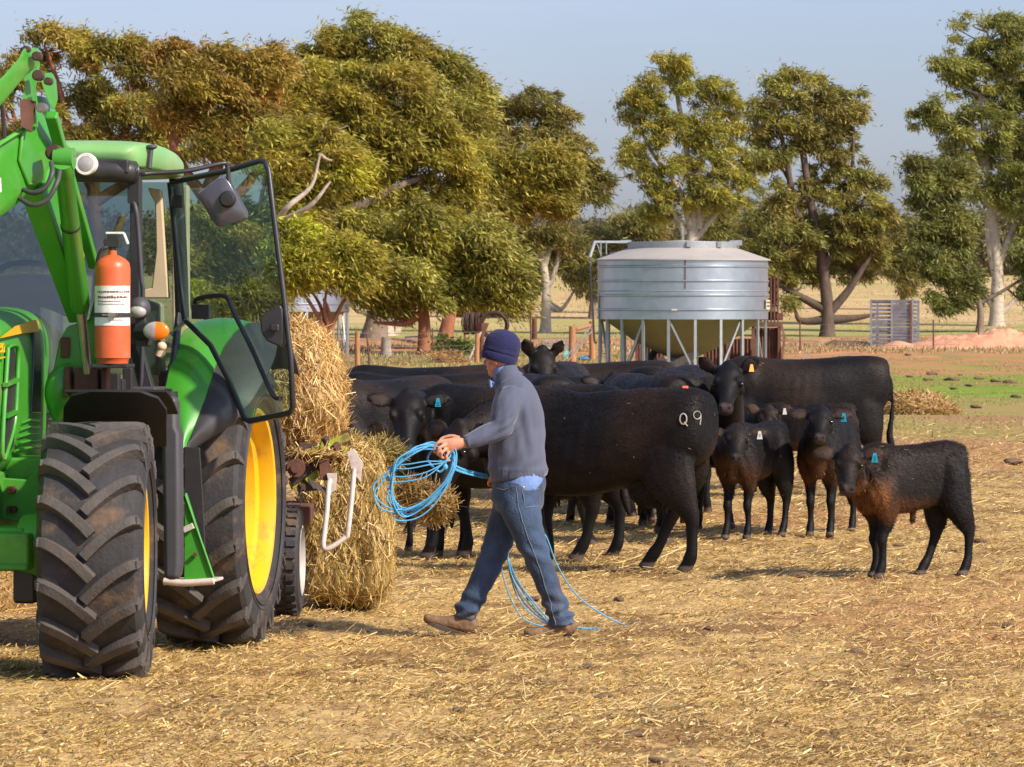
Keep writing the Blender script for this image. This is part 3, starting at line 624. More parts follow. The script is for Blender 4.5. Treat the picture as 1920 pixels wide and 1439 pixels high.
# ---------------------------------------------------------------- rusty shed and cage behind the silo
def wbox(mb, x0, x1, ytop, ybot, D, dep):
    a = W(x0, ytop, D); b = W(x1, ybot, D); mb.box(((a[0]+b[0])/2, D+dep/2, (a[2]+b[2])/2), (b[0]-a[0], dep, a[2]-b[2])); return mb
t = thing('rusty_stock_crate', 'rusted stock crate body of corrugated sheet standing behind the round silo', 'crate', GD(1330, 131))
def corr(mb, x0, x1, ztop, D, dz=0.0, amp=.03, pitch=.10):
    xa = (x0-960)/FPX*D; xb = (x1-960)/FPX*D; n = int((xb-xa)/pitch*4); P = []
    for i in range(n+1):
        x = xa+(xb-xa)*i/n; y = D+amp*math.sin(x/pitch*2*math.pi); P += [(x, y, dz), (x, y, ztop)]
    V = P+[(x, y+.015, z) for x, y, z in P]; m = len(P)
    Fc = [(2*i, 2*i+2, 2*i+3, 2*i+1) for i in range(n)]+[(m+2*i, m+2*i+1, m+2*i+3, m+2*i+2) for i in range(n)]+[(2*i+1, 2*i+3, m+2*i+3, m+2*i+1) for i in range(n)]
    return mb.add(V, Fc)
m = MB(); corr(m, 1194, 1243, .95, 131); obj('corrugated_side', m, M['rust'], t, world=True); m = MB(); corr(m, 1322, 1412, .98, 131.2); obj('corrugated_side', m, M['rust'], t, world=True); m = MB(); corr(m, 1412, 1461, 1.30, 130.6); obj('corrugated_side', m, M['rust'], t, world=True)
for x, z in ((1194, 1.0), (1243, 1.0), (1322, 1.1), (1365, 1.1), (1412, 1.35), (1461, 1.4)): X = (x-960)/FPX*130.5; m = MB(); m.box((X, 130.45, z/2), (.09, .09, z)); obj('post', m, M['rust'], t, world=True)
m = MB()
X0 = (1410-960)/FPX*130.5; X1 = (1463-960)/FPX*130.5; m.box(((X0+X1)/2, 130.42, 1.37), (X1-X0, .08, .10)); m.box(((X0+X1)/2, 132.2, 1.37), (X1-X0, .08, .10)); m.box((X1, 131.3, 1.37), (.08, 1.6, .1))
obj('frame', m, M['rust'], t, world=True)
m = MB(); X0 = (1420-960)/FPX*131; X1 = (1458-960)/FPX*131
for k in range(7): m.box(((X0+X1)/2, 130.9, 1.55+.19*k), (X1-X0, .03, .05))
for k in range(7): x = X0+(X1-X0)*k/6; m.box((x, 130.86, 2.1), (.045, .045, 1.35))
m.box((X1-.12, 130.95, 2.35), (.24, .02, .75)); m.box((X1-.1, 130.94, 1.62), (.5, .02, .22)); obj('cage', m, M['rust'], t, world=True, smooth=0)
m = MB(); m.loft(crom([(7.72, 130.5, 1.42), (7.80, 130.45, 1.0), (7.74, 130.4, .5), (7.82, 130.5, 0)], 4), .07, .02, n=8); obj('torn_sheet', m, M['rust'], t, world=True)
t = tag(obj('tyre', MB().revolve([(.24, -.1), (.36, -.11), (.42, -.06), (.42, .06), (.36, .11), (.24, .1)], axis='y', n=32, close=True), M['tyre']), 'old tyre standing upright under the silo hopper', 'tyre')
t.location = tuple(GD(1243, 126)+[0, 0, .42])
t = thing('timber_heap', 'broken timber crate lying under the silo hopper', 'timber', GD(1275, 124.4))
for k, (x, z, rx, rz) in enumerate([(-.2, .3, .3, .2), (.1, .45, -.5, .1), (.25, .25, .2, -.5), (-.05, .12, 0, .4)]):
    m = MB(); m.box((x, 0, z), (.9, .12, .22), Matrix.Rotation(rx, 3, 'Y') @ Matrix.Rotation(rz, 3, 'Z')); obj('plank', m, M['greywood'], t, bevel=.01)

# ---------------------------------------------------------------- fences
def post(px, ytop, ybot, r, m, label, name='fence_post', lean=0, cat='post', D=None, group='fence posts'):
    b = G(px, ybot) if D is None else GD(px, D); top = W(px+lean, ytop, b[1]); h = top[2]-b[2]; mb = MB()
    k = np.random.default_rng(int(px)); P = [(0, 0, -.2), (k.normal(0, .01), 0, h*.3), ((top[0]-b[0])*.6, 0, h*.65), (top[0]-b[0], 0, h)]
    mb.loft(P, [r*1.05, r, r*.97, r*.92], n=10); o = obj(name, mb, M[m], smooth=50); o.location = tuple(b)
    tag(o, label, cat, group); return b, top
post(670, 622, 687, .085, 'wood', 'round orange brown fence post right of the leaning hay bale top')
post(895, 625, 683, .085, 'wood', 'round fence post just left of the beanie')
post(692, 628, 686, .03, 'rust', 'thin leaning steel picket beside the left fence post', 'steel_picket', lean=-4)
post(811, 616, 672, .03, 'rust', 'thin steel picket right of the red brown trunk', 'steel_picket')
post(873, 588, 648, .085, 'wood', 'weathered square post left of the coiled wire', 'fence_post')
post(1002, 594, 640, .11, 'rust', 'short rusted iron post with a hooked wire beyond the cow ears', 'iron_post')
post(995, 585, 610, .03, 'rust', 'short thin iron spike beside the rusted iron post', 'steel_picket', D=158)
post(1575, 668, 682, .03, 'greywood', 'small dark stake in the bare ground beyond the big right cow', 'stake')
post(1504, 664, 676, .04, 'greywood', 'dark leaning stake stuck in the bare ground', 'stake', lean=12)
# strainer with a rail
a, at_ = post(1073, 612, 683, .12, 'wood', 'thick round strainer post at the gateway left of the silo', 'strainer_post')
b, bt = post(1110, 603, 676, .11, 'wood', 'second strainer post against the silo pipe', 'strainer_post')
m = MB(); m.loft([at_+[.1, 0, -.1], bt+[-.08, 0, -.14]], .075, n=10); m.v = [tuple(np.array(p)-at_) for p in m.v]; o = obj('rail', m, M['wood']); o.location = tuple(at_); tag(o, 'round wooden rail between the two strainer posts', 'rail')
def fence(label, pts, hs, r=.007, extra=()):
    b0 = np.array(pts[0]); t = thing('wire_fence', label, 'fence', b0)
    for h in hs:
        mb = MB()
        for p, q in zip(pts[:-1], pts[1:]):
            P = [np.array(p)*(1-s)+np.array(q)*s+[0, 0, h-.03*math.sin(math.pi*s)] for s in (0, .25, .5, .75, 1)]; mb.loft(P, r, n=5)
        obj('strand', mb, M['wire'], t, world=True)
    return t
fa = G(540, 690); fb = G(670, 687); fc = G(895, 683); fd = G(1073, 683)
f1 = fence('wire netting fence running left from the gateway behind the cattle', [fa, fb, fc, fd], [.15, .3, .45, .62, .85, 1.05])
m = MB()
for p, q in ((fa, fb), (fb, fc), (fc, fd)):
    n = int(np.linalg.norm(q-p)/.3)
    for i in range(n):
        s = i/n; x = p*(1-s)+q*s; m.loft([x+[0, 0, .14], x+[0, 0, .62]], .0035, n=4)
obj('netting', m, M['wire'], f1, world=True)
fence('strained wire fence crossing in front of the dark trunk on the right', [GD(1452, 166), GD(1625, 166), GD(1930, 172)], [.2, .38, .56, .76, 1.0], r=.006)
for px, D in ((1500, 166), (1750, 168), (1835, 170)):
    post(px, HY+(HCAM-1.1-float(base_h(D)))*FPX/D, 0, .03, 'rust', 'thin steel picket carrying the strained wires near x%d' % px if False else {1500: 'steel picket left of the dark trunked gum', 1750: 'steel picket standing behind the earth mound, left one', 1835: 'steel picket behind the mound nearest the white trunk'}[px], 'steel_picket', D=D)
# stump, wire coils, bits by the fence
m = lump(.2, 5, 1); m = MB(); m.loft([(0, 0, -.1), (.01, 0, .2), (.0, 0, .45), (.02, 0, .62)], [.23, .19, .17, .18], n=14); m.v = [tuple(np.array(p)*(.9+.25*float(vnoise(p[0]*9+p[1]*7, p[2]*2, 3)))) for p in m.v]
o = obj('stump', m, M['greywood']); o.location = tuple(G(724, 670)); tag(o, 'grey sawn tree stump left of the red brown trunk', 'stump')
def coil(label, px, py, D, r, w, n, ax, hh=.0):
    rr = np.random.default_rng(n); mb = MB(); c = GD(px, D); c[2] = W(px, py, D)[2]
    for k in range(n):
        R1 = r*rr.uniform(.85, 1.08); P = []; o = rr.uniform(0, 6.28); tl = rr.normal(0, .12); off = rr.uniform(-w, w)
        for j in range(22):
            a = 2*math.pi*j/22; q = R1*(1+.04*math.sin(3*a+o)); x = q*math.cos(a); z = q*math.sin(a); y = off+tl*x
            P.append((x, y, z) if ax == 'y' else (y+.15*x, x, z))
        mb.loft(P, .014, n=4, close=True)
    o = obj('wire_coil', mb, M['darkrust']); o.location = tuple(c); tag(o, label, 'wire', 'coils of rusty wire')
coil('rusty ring of coiled wire standing upright like a wreath', 927, 610, 158, .46, .07, 34, 'y')
coil('thick roll of tangled rusty wire beside the upright ring', 890, 607, 159, .36, .35, 46, 'x')
t = thing('rusty_hopper', 'rusty funnel shaped iron hopper on a post right of the wire roll', 'hopper', GD(903, 152)); m = MB(); m.revolve([(.07, 0), (.09, .9), (.24, 1.25), (.25, 1.3), (.2, 1.3), (.05, .9)], axis='z', n=8); obj('funnel', m, M['rust'], t)
m = MB(); m.bar((-.4, -.1, .1), (.05, -.1, 1.15), .06); obj('white_prop', m, M['wpaint'], t)
V, C = leaf_cloud([(GD(845, 160)+[0, 0, .15], (.9, .5, .4)), (GD(862, 160)+[0, 0, .2], (.5, .4, .4))], 2600, [(.12,.16,.03), (.16,.20,.04)], (.1,.25), (.02,.04), .2, 0, seed=4)
tag(np_obj('shrub', V, quadidx(len(V)//4), M['leaf'], colors=C), 'low green shrub beside the rusty wire roll', 'shrub')
V, C = leaf_cloud([(GD(838, 151)+[0, 0, .2], (.6, .4, .35))], 1500, [(.30,.18,.08), (.25,.15,.06)], (.1,.2), (.01,.02), .15, 0, seed=5)
tag(np_obj('dead_bush', V, quadidx(len(V)//4), M['leaf'], colors=C), 'dead brown bush behind the fence right of the red trunk', 'shrub')
# mesh trough
t = thing('wire_cage', 'grey wire mesh cage lying beyond the upright eared cow', 'cage', G(1042, 668)); m = MB()
for k in range(6): m.bar((-.42, -.2, .1+.1*k), (.42, -.2, .1+.1*k), .02)
for k in range(9): m.bar((-.42+.105*k, -.2, .0), (-.42+.105*k, -.2, .62), .015)
for x in (-.42, .42):
    m.bar((x, -.2, 0), (x, -.2, .62), .04); m.bar((x, -.2, .6), (x, .3, .6), .03); m.bar((x, .3, 0), (x, .3, .62), .04)
obj('mesh', m, M['galvpost'], t, smooth=0)
t = thing('grain_auger', 'thin dark ladder frame leaning against the strainer post', 'ladder', G(1066, 688)); m = MB(); p = np.array([-.25, -.25, 0.]); q = W(1112, 612, G(1066, 688)[1])-G(1066, 688)
for dx in (-.08, .08): m.bar(p+[dx, dx, 0], q+[dx, dx, 0], .035)
for k in range(8): s = (k+.5)/8; a = p*(1-s)+q*s; m.bar(a+[-.08, -.08, 0], a+[.08, .08, 0], .025)
obj('rails', m, M['steel'], t, smooth=0)
t.name = 'leaning_ladder'
m = MB(); m.add([(0, 0, 0), (.3, .05, .02), (.35, .25, .12), (.1, .3, .2), (.12, .1, .32)], [(0, 1, 4), (1, 2, 4), (2, 3, 4), (3, 0, 4), (0, 3, 2, 1)])
M['teal'] = pmat('teal_plastic', (.10, .42, .33), .6); M['bluebag'] = pmat('blue_sheet', (.05, .16, .30), .7)
o = obj('plastic_scrap', m, M['teal']); o.location = tuple(G(1055, 672)); tag(o, 'pale teal plastic scrap beside the right cow ear', 'plastic')
m = MB(); m.ell((0, 0, .05), (.22, .2, .08), 12, 6); m.ell((.1, .05, .1), (.12, .1, .07), 10, 6); o = obj('blue_sack', m, M['bluebag']); o.location = tuple(G(1095, 676)); tag(o, 'crumpled blue sack on the ground in the gateway', 'sack')
# slatted galvanised crate
cb = G(1672, 650); D = cb[1]; s = FPX/D
t = thing('slatted_crate', 'grey galvanised slatted sheep crate beside the earth mound', 'crate', cb); h = 86/s; w1 = 76/s; ry = R(-14)
rot = Matrix.Rotation(ry, 3, 'Z'); hw = w1/2/math.cos(ry); dp = 1.5
def cr(x, y, z): v = rot @ Vector((x, y, 0)); return (v.x, v.y, z)
for nm, (x0, y0, x1, y1), mat_ in (('slatted_side', (-hw, 0, hw*.02, 0), 'galvold'), ('gate_panel', (hw*.05, -.03, hw*.9, -.03), 'galvold'), ('slatted_end', (hw, 0, hw, dp), 'galvold'), ('slatted_back', (-hw, dp, hw, dp), 'galvold'), ('slatted_far_end', (-hw, 0, -hw, dp), 'galvold')):
    if mat_ not in M: M[mat_] = pmat('old_galvanised', (.23, .24, .26), .6, .35, var=.25, vs=5, dirt=((.22,.15,.1), .3, 4))
    m = MB(); n = 12 if nm != 'gate_panel' else 14
    for k in range(n): z = .06+(h-.12)*k/(n-1); m.hexa([cr(x0, y0-.012, z-.05), cr(x1, y1-.012, z-.05), cr(x1, y1+.012, z-.05), cr(x0, y0+.012, z-.05)], [cr(x0, y0-.012, z+.05), cr(x1, y1-.012, z+.05), cr(x1, y1+.012, z+.05), cr(x0, y0+.012, z+.05)])
    obj(nm, m, M[mat_], t, smooth=0)
m = MB()
for x, y in ((-hw, 0), (0, 0), (hw, 0), (hw, dp), (-hw, dp)): m.bar(cr(x, y-.03, 0), cr(x, y-.03, h), .07)
for a, b in (((-hw, 0), (hw, 0)), ((hw, 0), (hw, dp)), ((hw, dp), (-hw, dp)), ((-hw, dp), (-hw, 0))): m.bar(cr(*a, h), cr(*b, h), .07)
obj('frame', m, M['galvold'], t, smooth=0)
m = MB(); m.bar(cr(hw*.93, -.05, 0), cr(hw*.93, -.05, h), .08); obj('rusty_upright', m, M['rust'], t, smooth=0)
# earth mound
def mound(name, px, ybot, half_w, half_d, ht, m, label, cat, seed, nx=150, ny=46, prof=None):
    c = G(px, ybot); D = c[1]; c = c+[0, half_d, 0]; x = np.linspace(-1, 1, nx); y = np.linspace(-1, 1, ny); X, Y = np.meshgrid(x, y); X1 = X*half_w; Y1 = Y*half_d
    e = np.clip(1-Y**2, 0, 1)*np.clip((1-np.abs(X)**6), 0, 1)
    if prof: e = np.clip(1-Y**2, 0, 1)*np.interp(X1/D*FPX+px, *zip(*prof))/max(p[1] for p in prof)
    Z = ht*e*(.72+.4*vnoise(X1*.7, Y1*.8, seed)+.22*(vnoise(X1*3, Y1*3, seed+1)-.5)+.14*(vnoise(X1*8, Y1*8, seed+2)-.5))-.06
    V = np.stack([X1, Y1, Z], -1).reshape(-1, 3); ix = np.arange(nx*ny).reshape(ny, nx); Fq = np.stack([ix[:-1, :-1], ix[:-1, 1:], ix[1:, 1:], ix[1:, :-1]], -1).reshape(-1, 4)
    o = np_obj(name, V, Fq, m, smooth=False); c[2] = float(base_h(c[1])); o.location = tuple(c); return tag(o, label, cat)
M['earth'] = pmat('orange_earth', (.60, .29, .17), .95, 0, var=.25, vs=1.5, bump=.8, bs=6)
mound('earth_mound', 1850, 655, 4.2, 1.5, .95, M['earth'], 'long mound of orange excavated earth on the right', 'mound', 61, prof=[(1640, .0), (1665, .22), (1690, .35), (1720, .22), (1760, .45), (1800, .55), (1850, .82), (1885, 1.0), (1920, .8), (1980, .9), (2060, 0)])
M['bank'] = pmat('brown_bank', (.36, .20, .10), .95, 0, var=.35, vs=1.5, bump=.8, bs=6)
mound('dirt_bank', 1540, 648, 2.2, 1.2, .22, M['bank'], 'low bank of brown dirt under the dark trunked gum', 'mound', 64)
mound('dirt_bank', 850, 645, 4.6, 2.0, .25, M['bank'], 'low orange dirt bank behind the netting fence', 'mound', 67)
m = MB(); m.loft([(0, 0, .05), (.9, .2, .12), (1.7, .2, .08)], [.14, .12, .09], n=8); o = obj('fallen_log', m, M['greywood']); o.location = tuple(G(760, 640)); tag(o, 'grey fallen log lying behind the netting fence', 'log')
# ---------------------------------------------------------------- bales and heaps of hay
def surf_straw(V, N, n, L, w, pal, seed, lift=.35, grav=.3, flow=None):
    """stalks lying on a surface sampled at points V with normals N"""
    r = np.random.default_rng(seed); k = r.integers(0, len(V), n); P = V[k]+r.normal(0, .012, (n, 3)); Nn = N[k]
    d = r.normal(0, 1, (n, 3))
    if flow is not None: d = d*.55+np.array(flow)*np.where(r.random((n, 1)) < .5, 1, -1)
    d -= Nn*np.sum(d*Nn, 1)[:, None]; d /= np.linalg.norm(d, axis=1)[:, None]+1e-9
    d = d+Nn*np.abs(r.normal(0, lift, (n, 1))); d[:, 2] -= grav*r.random(n); d /= np.linalg.norm(d, axis=1)[:, None]
    wd_ = np.cross(d, Nn+r.normal(0, .6, (n, 3))); wd_ /= np.linalg.norm(wd_, axis=1)[:, None]+1e-9
    l = r.uniform(L[0], L[1], n); P = P-d*l[:, None]*.4
    c = np.array(pal)[r.integers(0, len(pal), n)]*r.uniform(.65, 1.2, (n, 1))
    return slivers(P, d, wd_, l, r.uniform(w[0], w[1], n)), np.repeat(c, 4, 0)
HAYG = [(.80,.55,.22), (.70,.46,.16), (.86,.65,.32), (.56,.35,.11), (.74,.51,.20), (.46,.28,.09)]
HAYD = [(.60,.41,.14), (.70,.49,.19), (.50,.34,.10), (.38,.25,.07), (.76,.56,.26), (.50,.38,.11)]
HAYB = [(.50,.31,.11), (.60,.39,.15), (.40,.24,.08), (.68,.47,.20)]
M['haycore'] = pmat('hay_core', (.34,.20,.07), .95, 0, var=.4, vs=14, bump=1, bs=30)
M['hayshade'] = pmat('hay_core_brown', (.22,.12,.045), .95, 0, var=.4, vs=14, bump=1, bs=30)
def blob_mesh(fn, nu=90, nv=60):
    """fn(dir)->point; returns V, N, faces of a closed lumpy form"""
    V = []; 
    for i in range(nv+1):
        th = math.pi*i/nv
        for k in range(nu):
            a = 2*math.pi*k/nu; V.append(fn(math.sin(th)*math.cos(a), math.sin(th)*math.sin(a), math.cos(th)))
    V = np.array(V); ix = np.arange((nv+1)*nu).reshape(nv+1, nu); nx = np.roll(ix, -1, 1)
    Fq = np.stack([ix[:-1], ix[1:], nx[1:], nx[:-1]], -1).reshape(-1, 4)
    G3 = V.reshape(nv+1, nu, 3); du = np.roll(G3, -1, 1)-np.roll(G3, 1, 1); dv = np.gradient(G3, axis=0); N = np.cross(dv, du).reshape(-1, 3); l = np.linalg.norm(N, axis=1)[:, None]+1e-9; N = N/l
    out = np.sum(N*(V-V.mean(0)), 1) < 0; N[out] *= -1
    return V, N, Fq
def superq(c, r, p=4, amp=.05, fr=5, seed=0, shear=(0, 0), rz=0):
    c = np.array(c, float)
    def fn(x, y, z):
        k = (abs(x)**p+abs(y)**p+abs(z)**p)**(-1/p); q = np.array([x*k*r[0], y*k*r[1], z*k*r[2]])
        n = (float(vnoise(x*fr+y*3+9, z*fr+y*fr+9, seed))-.5)*2*amp+(float(vnoise(x*fr*3+y*7+9, z*fr*3+y*fr*3+9, seed+1))-.5)*amp
        q = q*(1+n/np.linalg.norm(q)); q[0] += shear[0]*q[2]; q[1] += shear[1]*q[2]
        ca, sa = math.cos(rz), math.sin(rz); q = np.array([q[0]*ca-q[1]*sa, q[0]*sa+q[1]*ca, q[2]]); return q+c
    return fn
def hay(name, label, cat, forms, n, pal, seed, L=(.06, .22), w=(.004, .009), core='haycore', flow=None, lift=.3, grav=.3, group=None, parent=None):
    Vs = []; Ns = []; Fs = []; o = 0
    for f in forms:
        V, N, Fq = blob_mesh(f); Vs.append(V); Ns.append(N); Fs.append(Fq+o); o += len(V)
    V = np.concatenate(Vs); N = np.concatenate(Ns); Fq = np.concatenate(Fs)
    S, C = surf_straw(V, N, n, L, w, pal, seed, lift, grav, flow)
    base = V.mean(0); base[2] = V[:, 2].min()
    a = np_obj(name, np.concatenate([V, S])-base, np.concatenate([Fq, quadidx(len(S)//4)+len(V)]), M['straw'], colors=np.concatenate([np.tile(np.array(pal).mean(0)*.7, (len(V), 1)), C]))
    a.location = tuple(float(x) for x in base)
    return tag(a, label, cat, group)
# round bale in the feeder, slightly slumped: its rounded end faces right
D1 = 28.6; s1 = FPX/D1
def P1(px, py, d=0): return W(px, py, D1+d)
c = P1(550, 732); 
hay('hay_bale', 'upper golden hay bale leaning on the feeder behind the rear wheel', 'hay bale', [superq(c, (.30, .55, .40), 2.8, .03, 4, 3, shear=(-.09, 0))], 15000, HAYG, 11, L=(.06, .22), flow=(.1, .2, -1), group='hay bales at the feeder')
D2 = 28.9; c = W(651, 980, D2)
hay('hay_bale', 'lower standing hay bale on the ground behind the white hoop', 'hay bale', [superq(c, (.265, .45, .465), 8, .022, 5, 6, shear=(-.02, 0)), superq(W(646, 868, D2), (.24, .42, .12), 3, .04, 6, 9)], 26000, HAYD, 12, L=(.05, .16), flow=(.05, 0, -1), group='hay bales at the feeder')
hay('hay_clump', 'loose tuft of green hay on top of the lower bale', 'hay', [superq(W(715, 850, 28.8), (.12, .14, .05), 2, .03, 5, 16)], 1100, [(.30,.24,.07), (.42,.32,.10), (.24,.18,.05)], 13, L=(.06, .2), lift=.7, group='loose clumps of hay')
hay('hay_clump', 'hanging clump of hay held in the mouth of the branded cow', 'hay', [superq(W(812, 945, 30.6), (.13, .12, .085), 2.2, .03, 5, 19), superq(W(775, 925, 30.7), (.09, .1, .05), 2.2, .03, 5, 20)], 2600, [(.55,.36,.13), (.40,.26,.08), (.30,.18,.05)], 14, L=(.05, .17), lift=.5, group='loose clumps of hay')
hay('hay_heap', 'heap of brown old hay lying on the grass right of the big cow', 'hay', [superq(G(1715, 778)+[0, .5, .10], (.62, .5, .24), 2.4, .05, 5, 21), superq(G(1750, 778)+[0, .5, .03], (.42, .45, .15), 2.2, .05, 5, 22)], 9000, HAYB, 15, L=(.1, .35), w=(.008, .018), lift=.35)
hay('hay_heap', 'brown hay heap seen under the tractor at the left edge', 'hay', [superq(W(-5, 1110, 28.5)*[1, 1, 0]+[0, 0, .08], (.12, .4, .16), 2.4, .03, 5, 31)], 1500, HAYB, 16)
hay('hay_clump', 'wisps of hay snagged across the green feeder frame', 'hay', [superq(W(600, 852, 27.8), (.17, .12, .02), 2, .02, 5, 41)], 420, HAYG, 42, L=(.06, .2), lift=.9, grav=.8, group='loose clumps of hay')
# ---------------------------------------------------------------- the tractor
TA = R(7.8); TO = np.array([-2.446, 25.74, 0.0]); TF = np.array([-math.sin(TA), -math.cos(TA), 0]); TL = np.array([math.cos(TA), -math.sin(TA), 0])
trz = math.atan2(-math.cos(TA), -math.sin(TA)); CAMP = np.array([0, 0, HCAM]); VC = -.25
tr_ = thing('tractor', 'green tractor with yellow wheels, front loader and open glass cab door', 'tractor', TO, trz)
def _tl(p): q = p-TO; return np.array([q @ TF, q @ TL, q[2]])
def _ray(px, py): return np.array([(px-960)/FPX, 1.0, -(py-HY)/FPX])
def TU(px, py, u): d = _ray(px, py); t = (u-(CAMP-TO) @ TF)/(d @ TF); return _tl(CAMP+d*t)
def TV(px, py, v): d = _ray(px, py); t = (v-(CAMP-TO) @ TL)/(d @ TL); return _tl(CAMP+d*t)
def part(name, mb, mat, parent=None, **k): return obj(name, mb, M[mat], parent or tr_, **k)
def plate_u(pts, u, t=.03, mb=None): mb = mb or MB(); return mb.prism([TU(x, y, u) for x, y in pts], (-t, 0, 0))
def plate_v(pts, v, t=.03, mb=None): mb = mb or MB(); return mb.prism([TV(x, y, v) for x, y in pts], (0, -t, 0))
# wheels ------------------------------------------------------------------------
def wheel(u, v_out, R_, w, rimR, nl, lug, zc, name='wheel', steer=0, ring=3):
    e = bpy.data.objects.new(name, None); COL.objects.link(e); e.parent = tr_; e.location = (u, v_out-w/2, zc); e.rotation_euler = (0, 0, steer)
    Rc = R_-lug; h = w/2
    prof = [(rimR-.01, h*.72), (rimR+.02, h*.86), (rimR+(Rc-rimR)*.35, h*1.0), (rimR+(Rc-rimR)*.62, h*1.02), (rimR+(Rc-rimR)*.85, h*.97), (Rc-.012, h*.88), (Rc+.004, h*.6), (Rc+.010, 0)]
    prof = prof+[(r, -t) for r, t in prof[-2::-1]]
    mb = MB(); mb.revolve(prof, axis='y', n=72)
    # moulded rings on the wall
    for rr_ in (.30, .42): r1 = rimR+(Rc-rimR)*rr_; mb.revolve([(r1-.006, h*1.0), (r1, h*1.0+.007), (r1+.006, h*1.0)], axis='y', n=72)
    cb2 = mb; mb = MB()
    for sd in (1, -1):
        for k in range(nl):
            a0 = 2*math.pi*(k+(.5 if sd > 0 else 0))/nl; path = []; hw_ = []
            T = np.linspace(0, 1, 9)
            for t in T:
                y = sd*(-.04*w+(h*1.0+.04*w)*t*.985); a = a0-.30*(1-(1-t)**1.55)
                rad = Rc+.010-.0*t if t < .8 else Rc+.010-(t-.8)*.14
                path.append((y, a, rad)); hw_.append(.029-.002*t)
            V = []; 
            for i, (y, a, rad) in enumerate(path):
                j0, j1 = max(i-1, 0), min(i+1, 8); dy = path[j1][0]-path[j0][0]; da = (path[j1][1]-path[j0][1])*R_; L_ = math.hypot(dy, da); ny, na = -da/L_, dy/L_
                top = min(R_, rad+lug*(1-.10*(i == 8))) if i < 7 else rad+lug*(.92 if i == 7 else .78)
                for s_, rr_, q in ((-1, rad-.02, 1.2), (-1, top, .92), (1, top, .92), (1, rad-.02, 1.2)):
                    yy = y+ny*s_*hw_[i]*q; aa = a+na*s_*hw_[i]*q/R_; V.append((rr_*math.sin(aa), yy, rr_*math.cos(aa)))
            n = len(path); F_ = [(0, 1, 2, 3), tuple(4*(n-1)+k_ for k_ in (3, 2, 1, 0))]
            for i in range(n-1):
                for k_ in range(4): F_.append((4*i+k_, 4*(i+1)+k_, 4*(i+1)+(k_+1) % 4, 4*i+(k_+1) % 4))
            # the lug runs on down the shoulder
            mb.add(V, F_)
            y, a, rad = path[-1]; V = []
            for rr_, yy, q in ((Rc+lug*.75, h*.965, 1.0), (Rc-.03, h*1.025, .85), (Rc-.10, h*1.035, .55), (Rc-.10, h*.9, .55), (Rc-.03, h*.85, .85), (Rc+lug*.5, h*.8, 1.0)):
                for s_ in (-1, 1): aa = a+.012+s_*hw_[-1]*q*.85/R_; V.append((rr_*math.sin(aa), sd*yy, rr_*math.cos(aa)))
            mb.add(V, [(0, 1, 3, 2), (2, 3, 5, 4), (4, 5, 7, 6), (6, 7, 9, 8), (8, 9, 11, 10), (10, 11, 1, 0), (0, 2, 4, 6, 8, 10), (1, 11, 9, 7, 5, 3)])
    ty = part('tyre', cb2, 'tyre', e, smooth=30); tr2 = part('tread', mb, 'lug', ty, smooth=30, bevel=.004)
    mb = MB(); r = rimR
    pr = [(r+.012, h*.80), (r+.022, h*.86), (r+.012, h*.90), (r-.008, h*.88), (r-.020, h*.74), (r-.022, h*.56), (r-.060, h*.50), (r-.070, h*.26), (r-.110, h*.20), (r-.125, -h*.05), (r-.17, -h*.12)] if ring == 3 else [(r+.012, h*.80), (r+.020, h*.86), (r+.010, h*.90), (r-.006, h*.88), (r-.015, h*.7), (r-.035, h*.55), (r-.045, h*.30), (r-.08, h*.20)]
    last = pr[-1]; pr += [(last[0]-.02, last[1]-.02), (.20, last[1]-.06 if ring == 3 else last[1]), (.16, last[1]), (.14, last[1]+.05), (.001, last[1]+.055)]
    pr = pr+[(.001, -h*.5), (r-.03, -h*.6), (r+.01, -h*.8)]
    mb.revolve(pr, axis='y', n=64); rim = part('rim', mb, 'yellow', e, smooth=28)
    for k in range(8):
        a = 2*math.pi*k/8; m = MB(); c = (.17*math.cos(a)*1.1, last[1]-.02, .17*math.sin(a)*1.1); m.loft([c, (c[0], c[1]+.035, c[2])], .014, n=6); part('wheel_nut', m, 'steel', rim)
    return e
wheel(0, 1.06, .80, .54, .505, 19, .056, .80-.012, 'rear_wheel')
wheel(2.55, .955, .655, .52, .345, 18, .052, .655-.010, 'front_wheel', steer=R(8), ring=2)
# the wheels on the far side, out of sight or nearly so
for u, v, R_, w, rr_, nl, z, nm in ((0, -1.02, .80, .54, .505, 20, .788, 'rear_wheel'),):
    wheel(u, v, R_, w, rr_, nl, .042, z, nm)
# rear fender: green arch and grey outer lip, round the axle ---------------------------
def arch(mb, r0, r1f, v0, v1, a0, a1, t=.018, n=26, vf=None, cz=.80, cu=0.0, m=7):
    """skin of an arch from angle a0 (front) to a1; crosses from v0 to v1, radius r0 at v0 to r1 at v1"""
    V = []; W2 = []
    for i in range(n+1):
        a = a0+(a1-a0)*i/n
        for j in range(m+1):
            s = j/m; v = v0+(v1-v0)*s; v = v if vf is None else vf(a, v, s); r = r0+(r1f-r0)*s**2
            V.append((cu+r*math.cos(a), v, cz+r*math.sin(a))); W2.append((cu+(r-t)*math.cos(a), v, cz+(r-t)*math.sin(a)))
    k = m+1; N_ = len(V); F_ = []
    for i in range(n):
        for j in range(m):
            a = i*k+j; F_ += [(a, a+1, a+k+1, a+k), (N_+a, N_+a+k, N_+a+k+1, N_+a+1)]
        F_ += [(i*k, (i+1)*k, N_+(i+1)*k, N_+i*k), (i*k+m, N_+i*k+m, N_+(i+1)*k+m, (i+1)*k+m)]
    for i in (0, n): F_ += [(i*k+j, i*k+j+1, N_+i*k+j+1, N_+i*k+j) for j in range(m)]
    return mb.add(V+W2, F_)
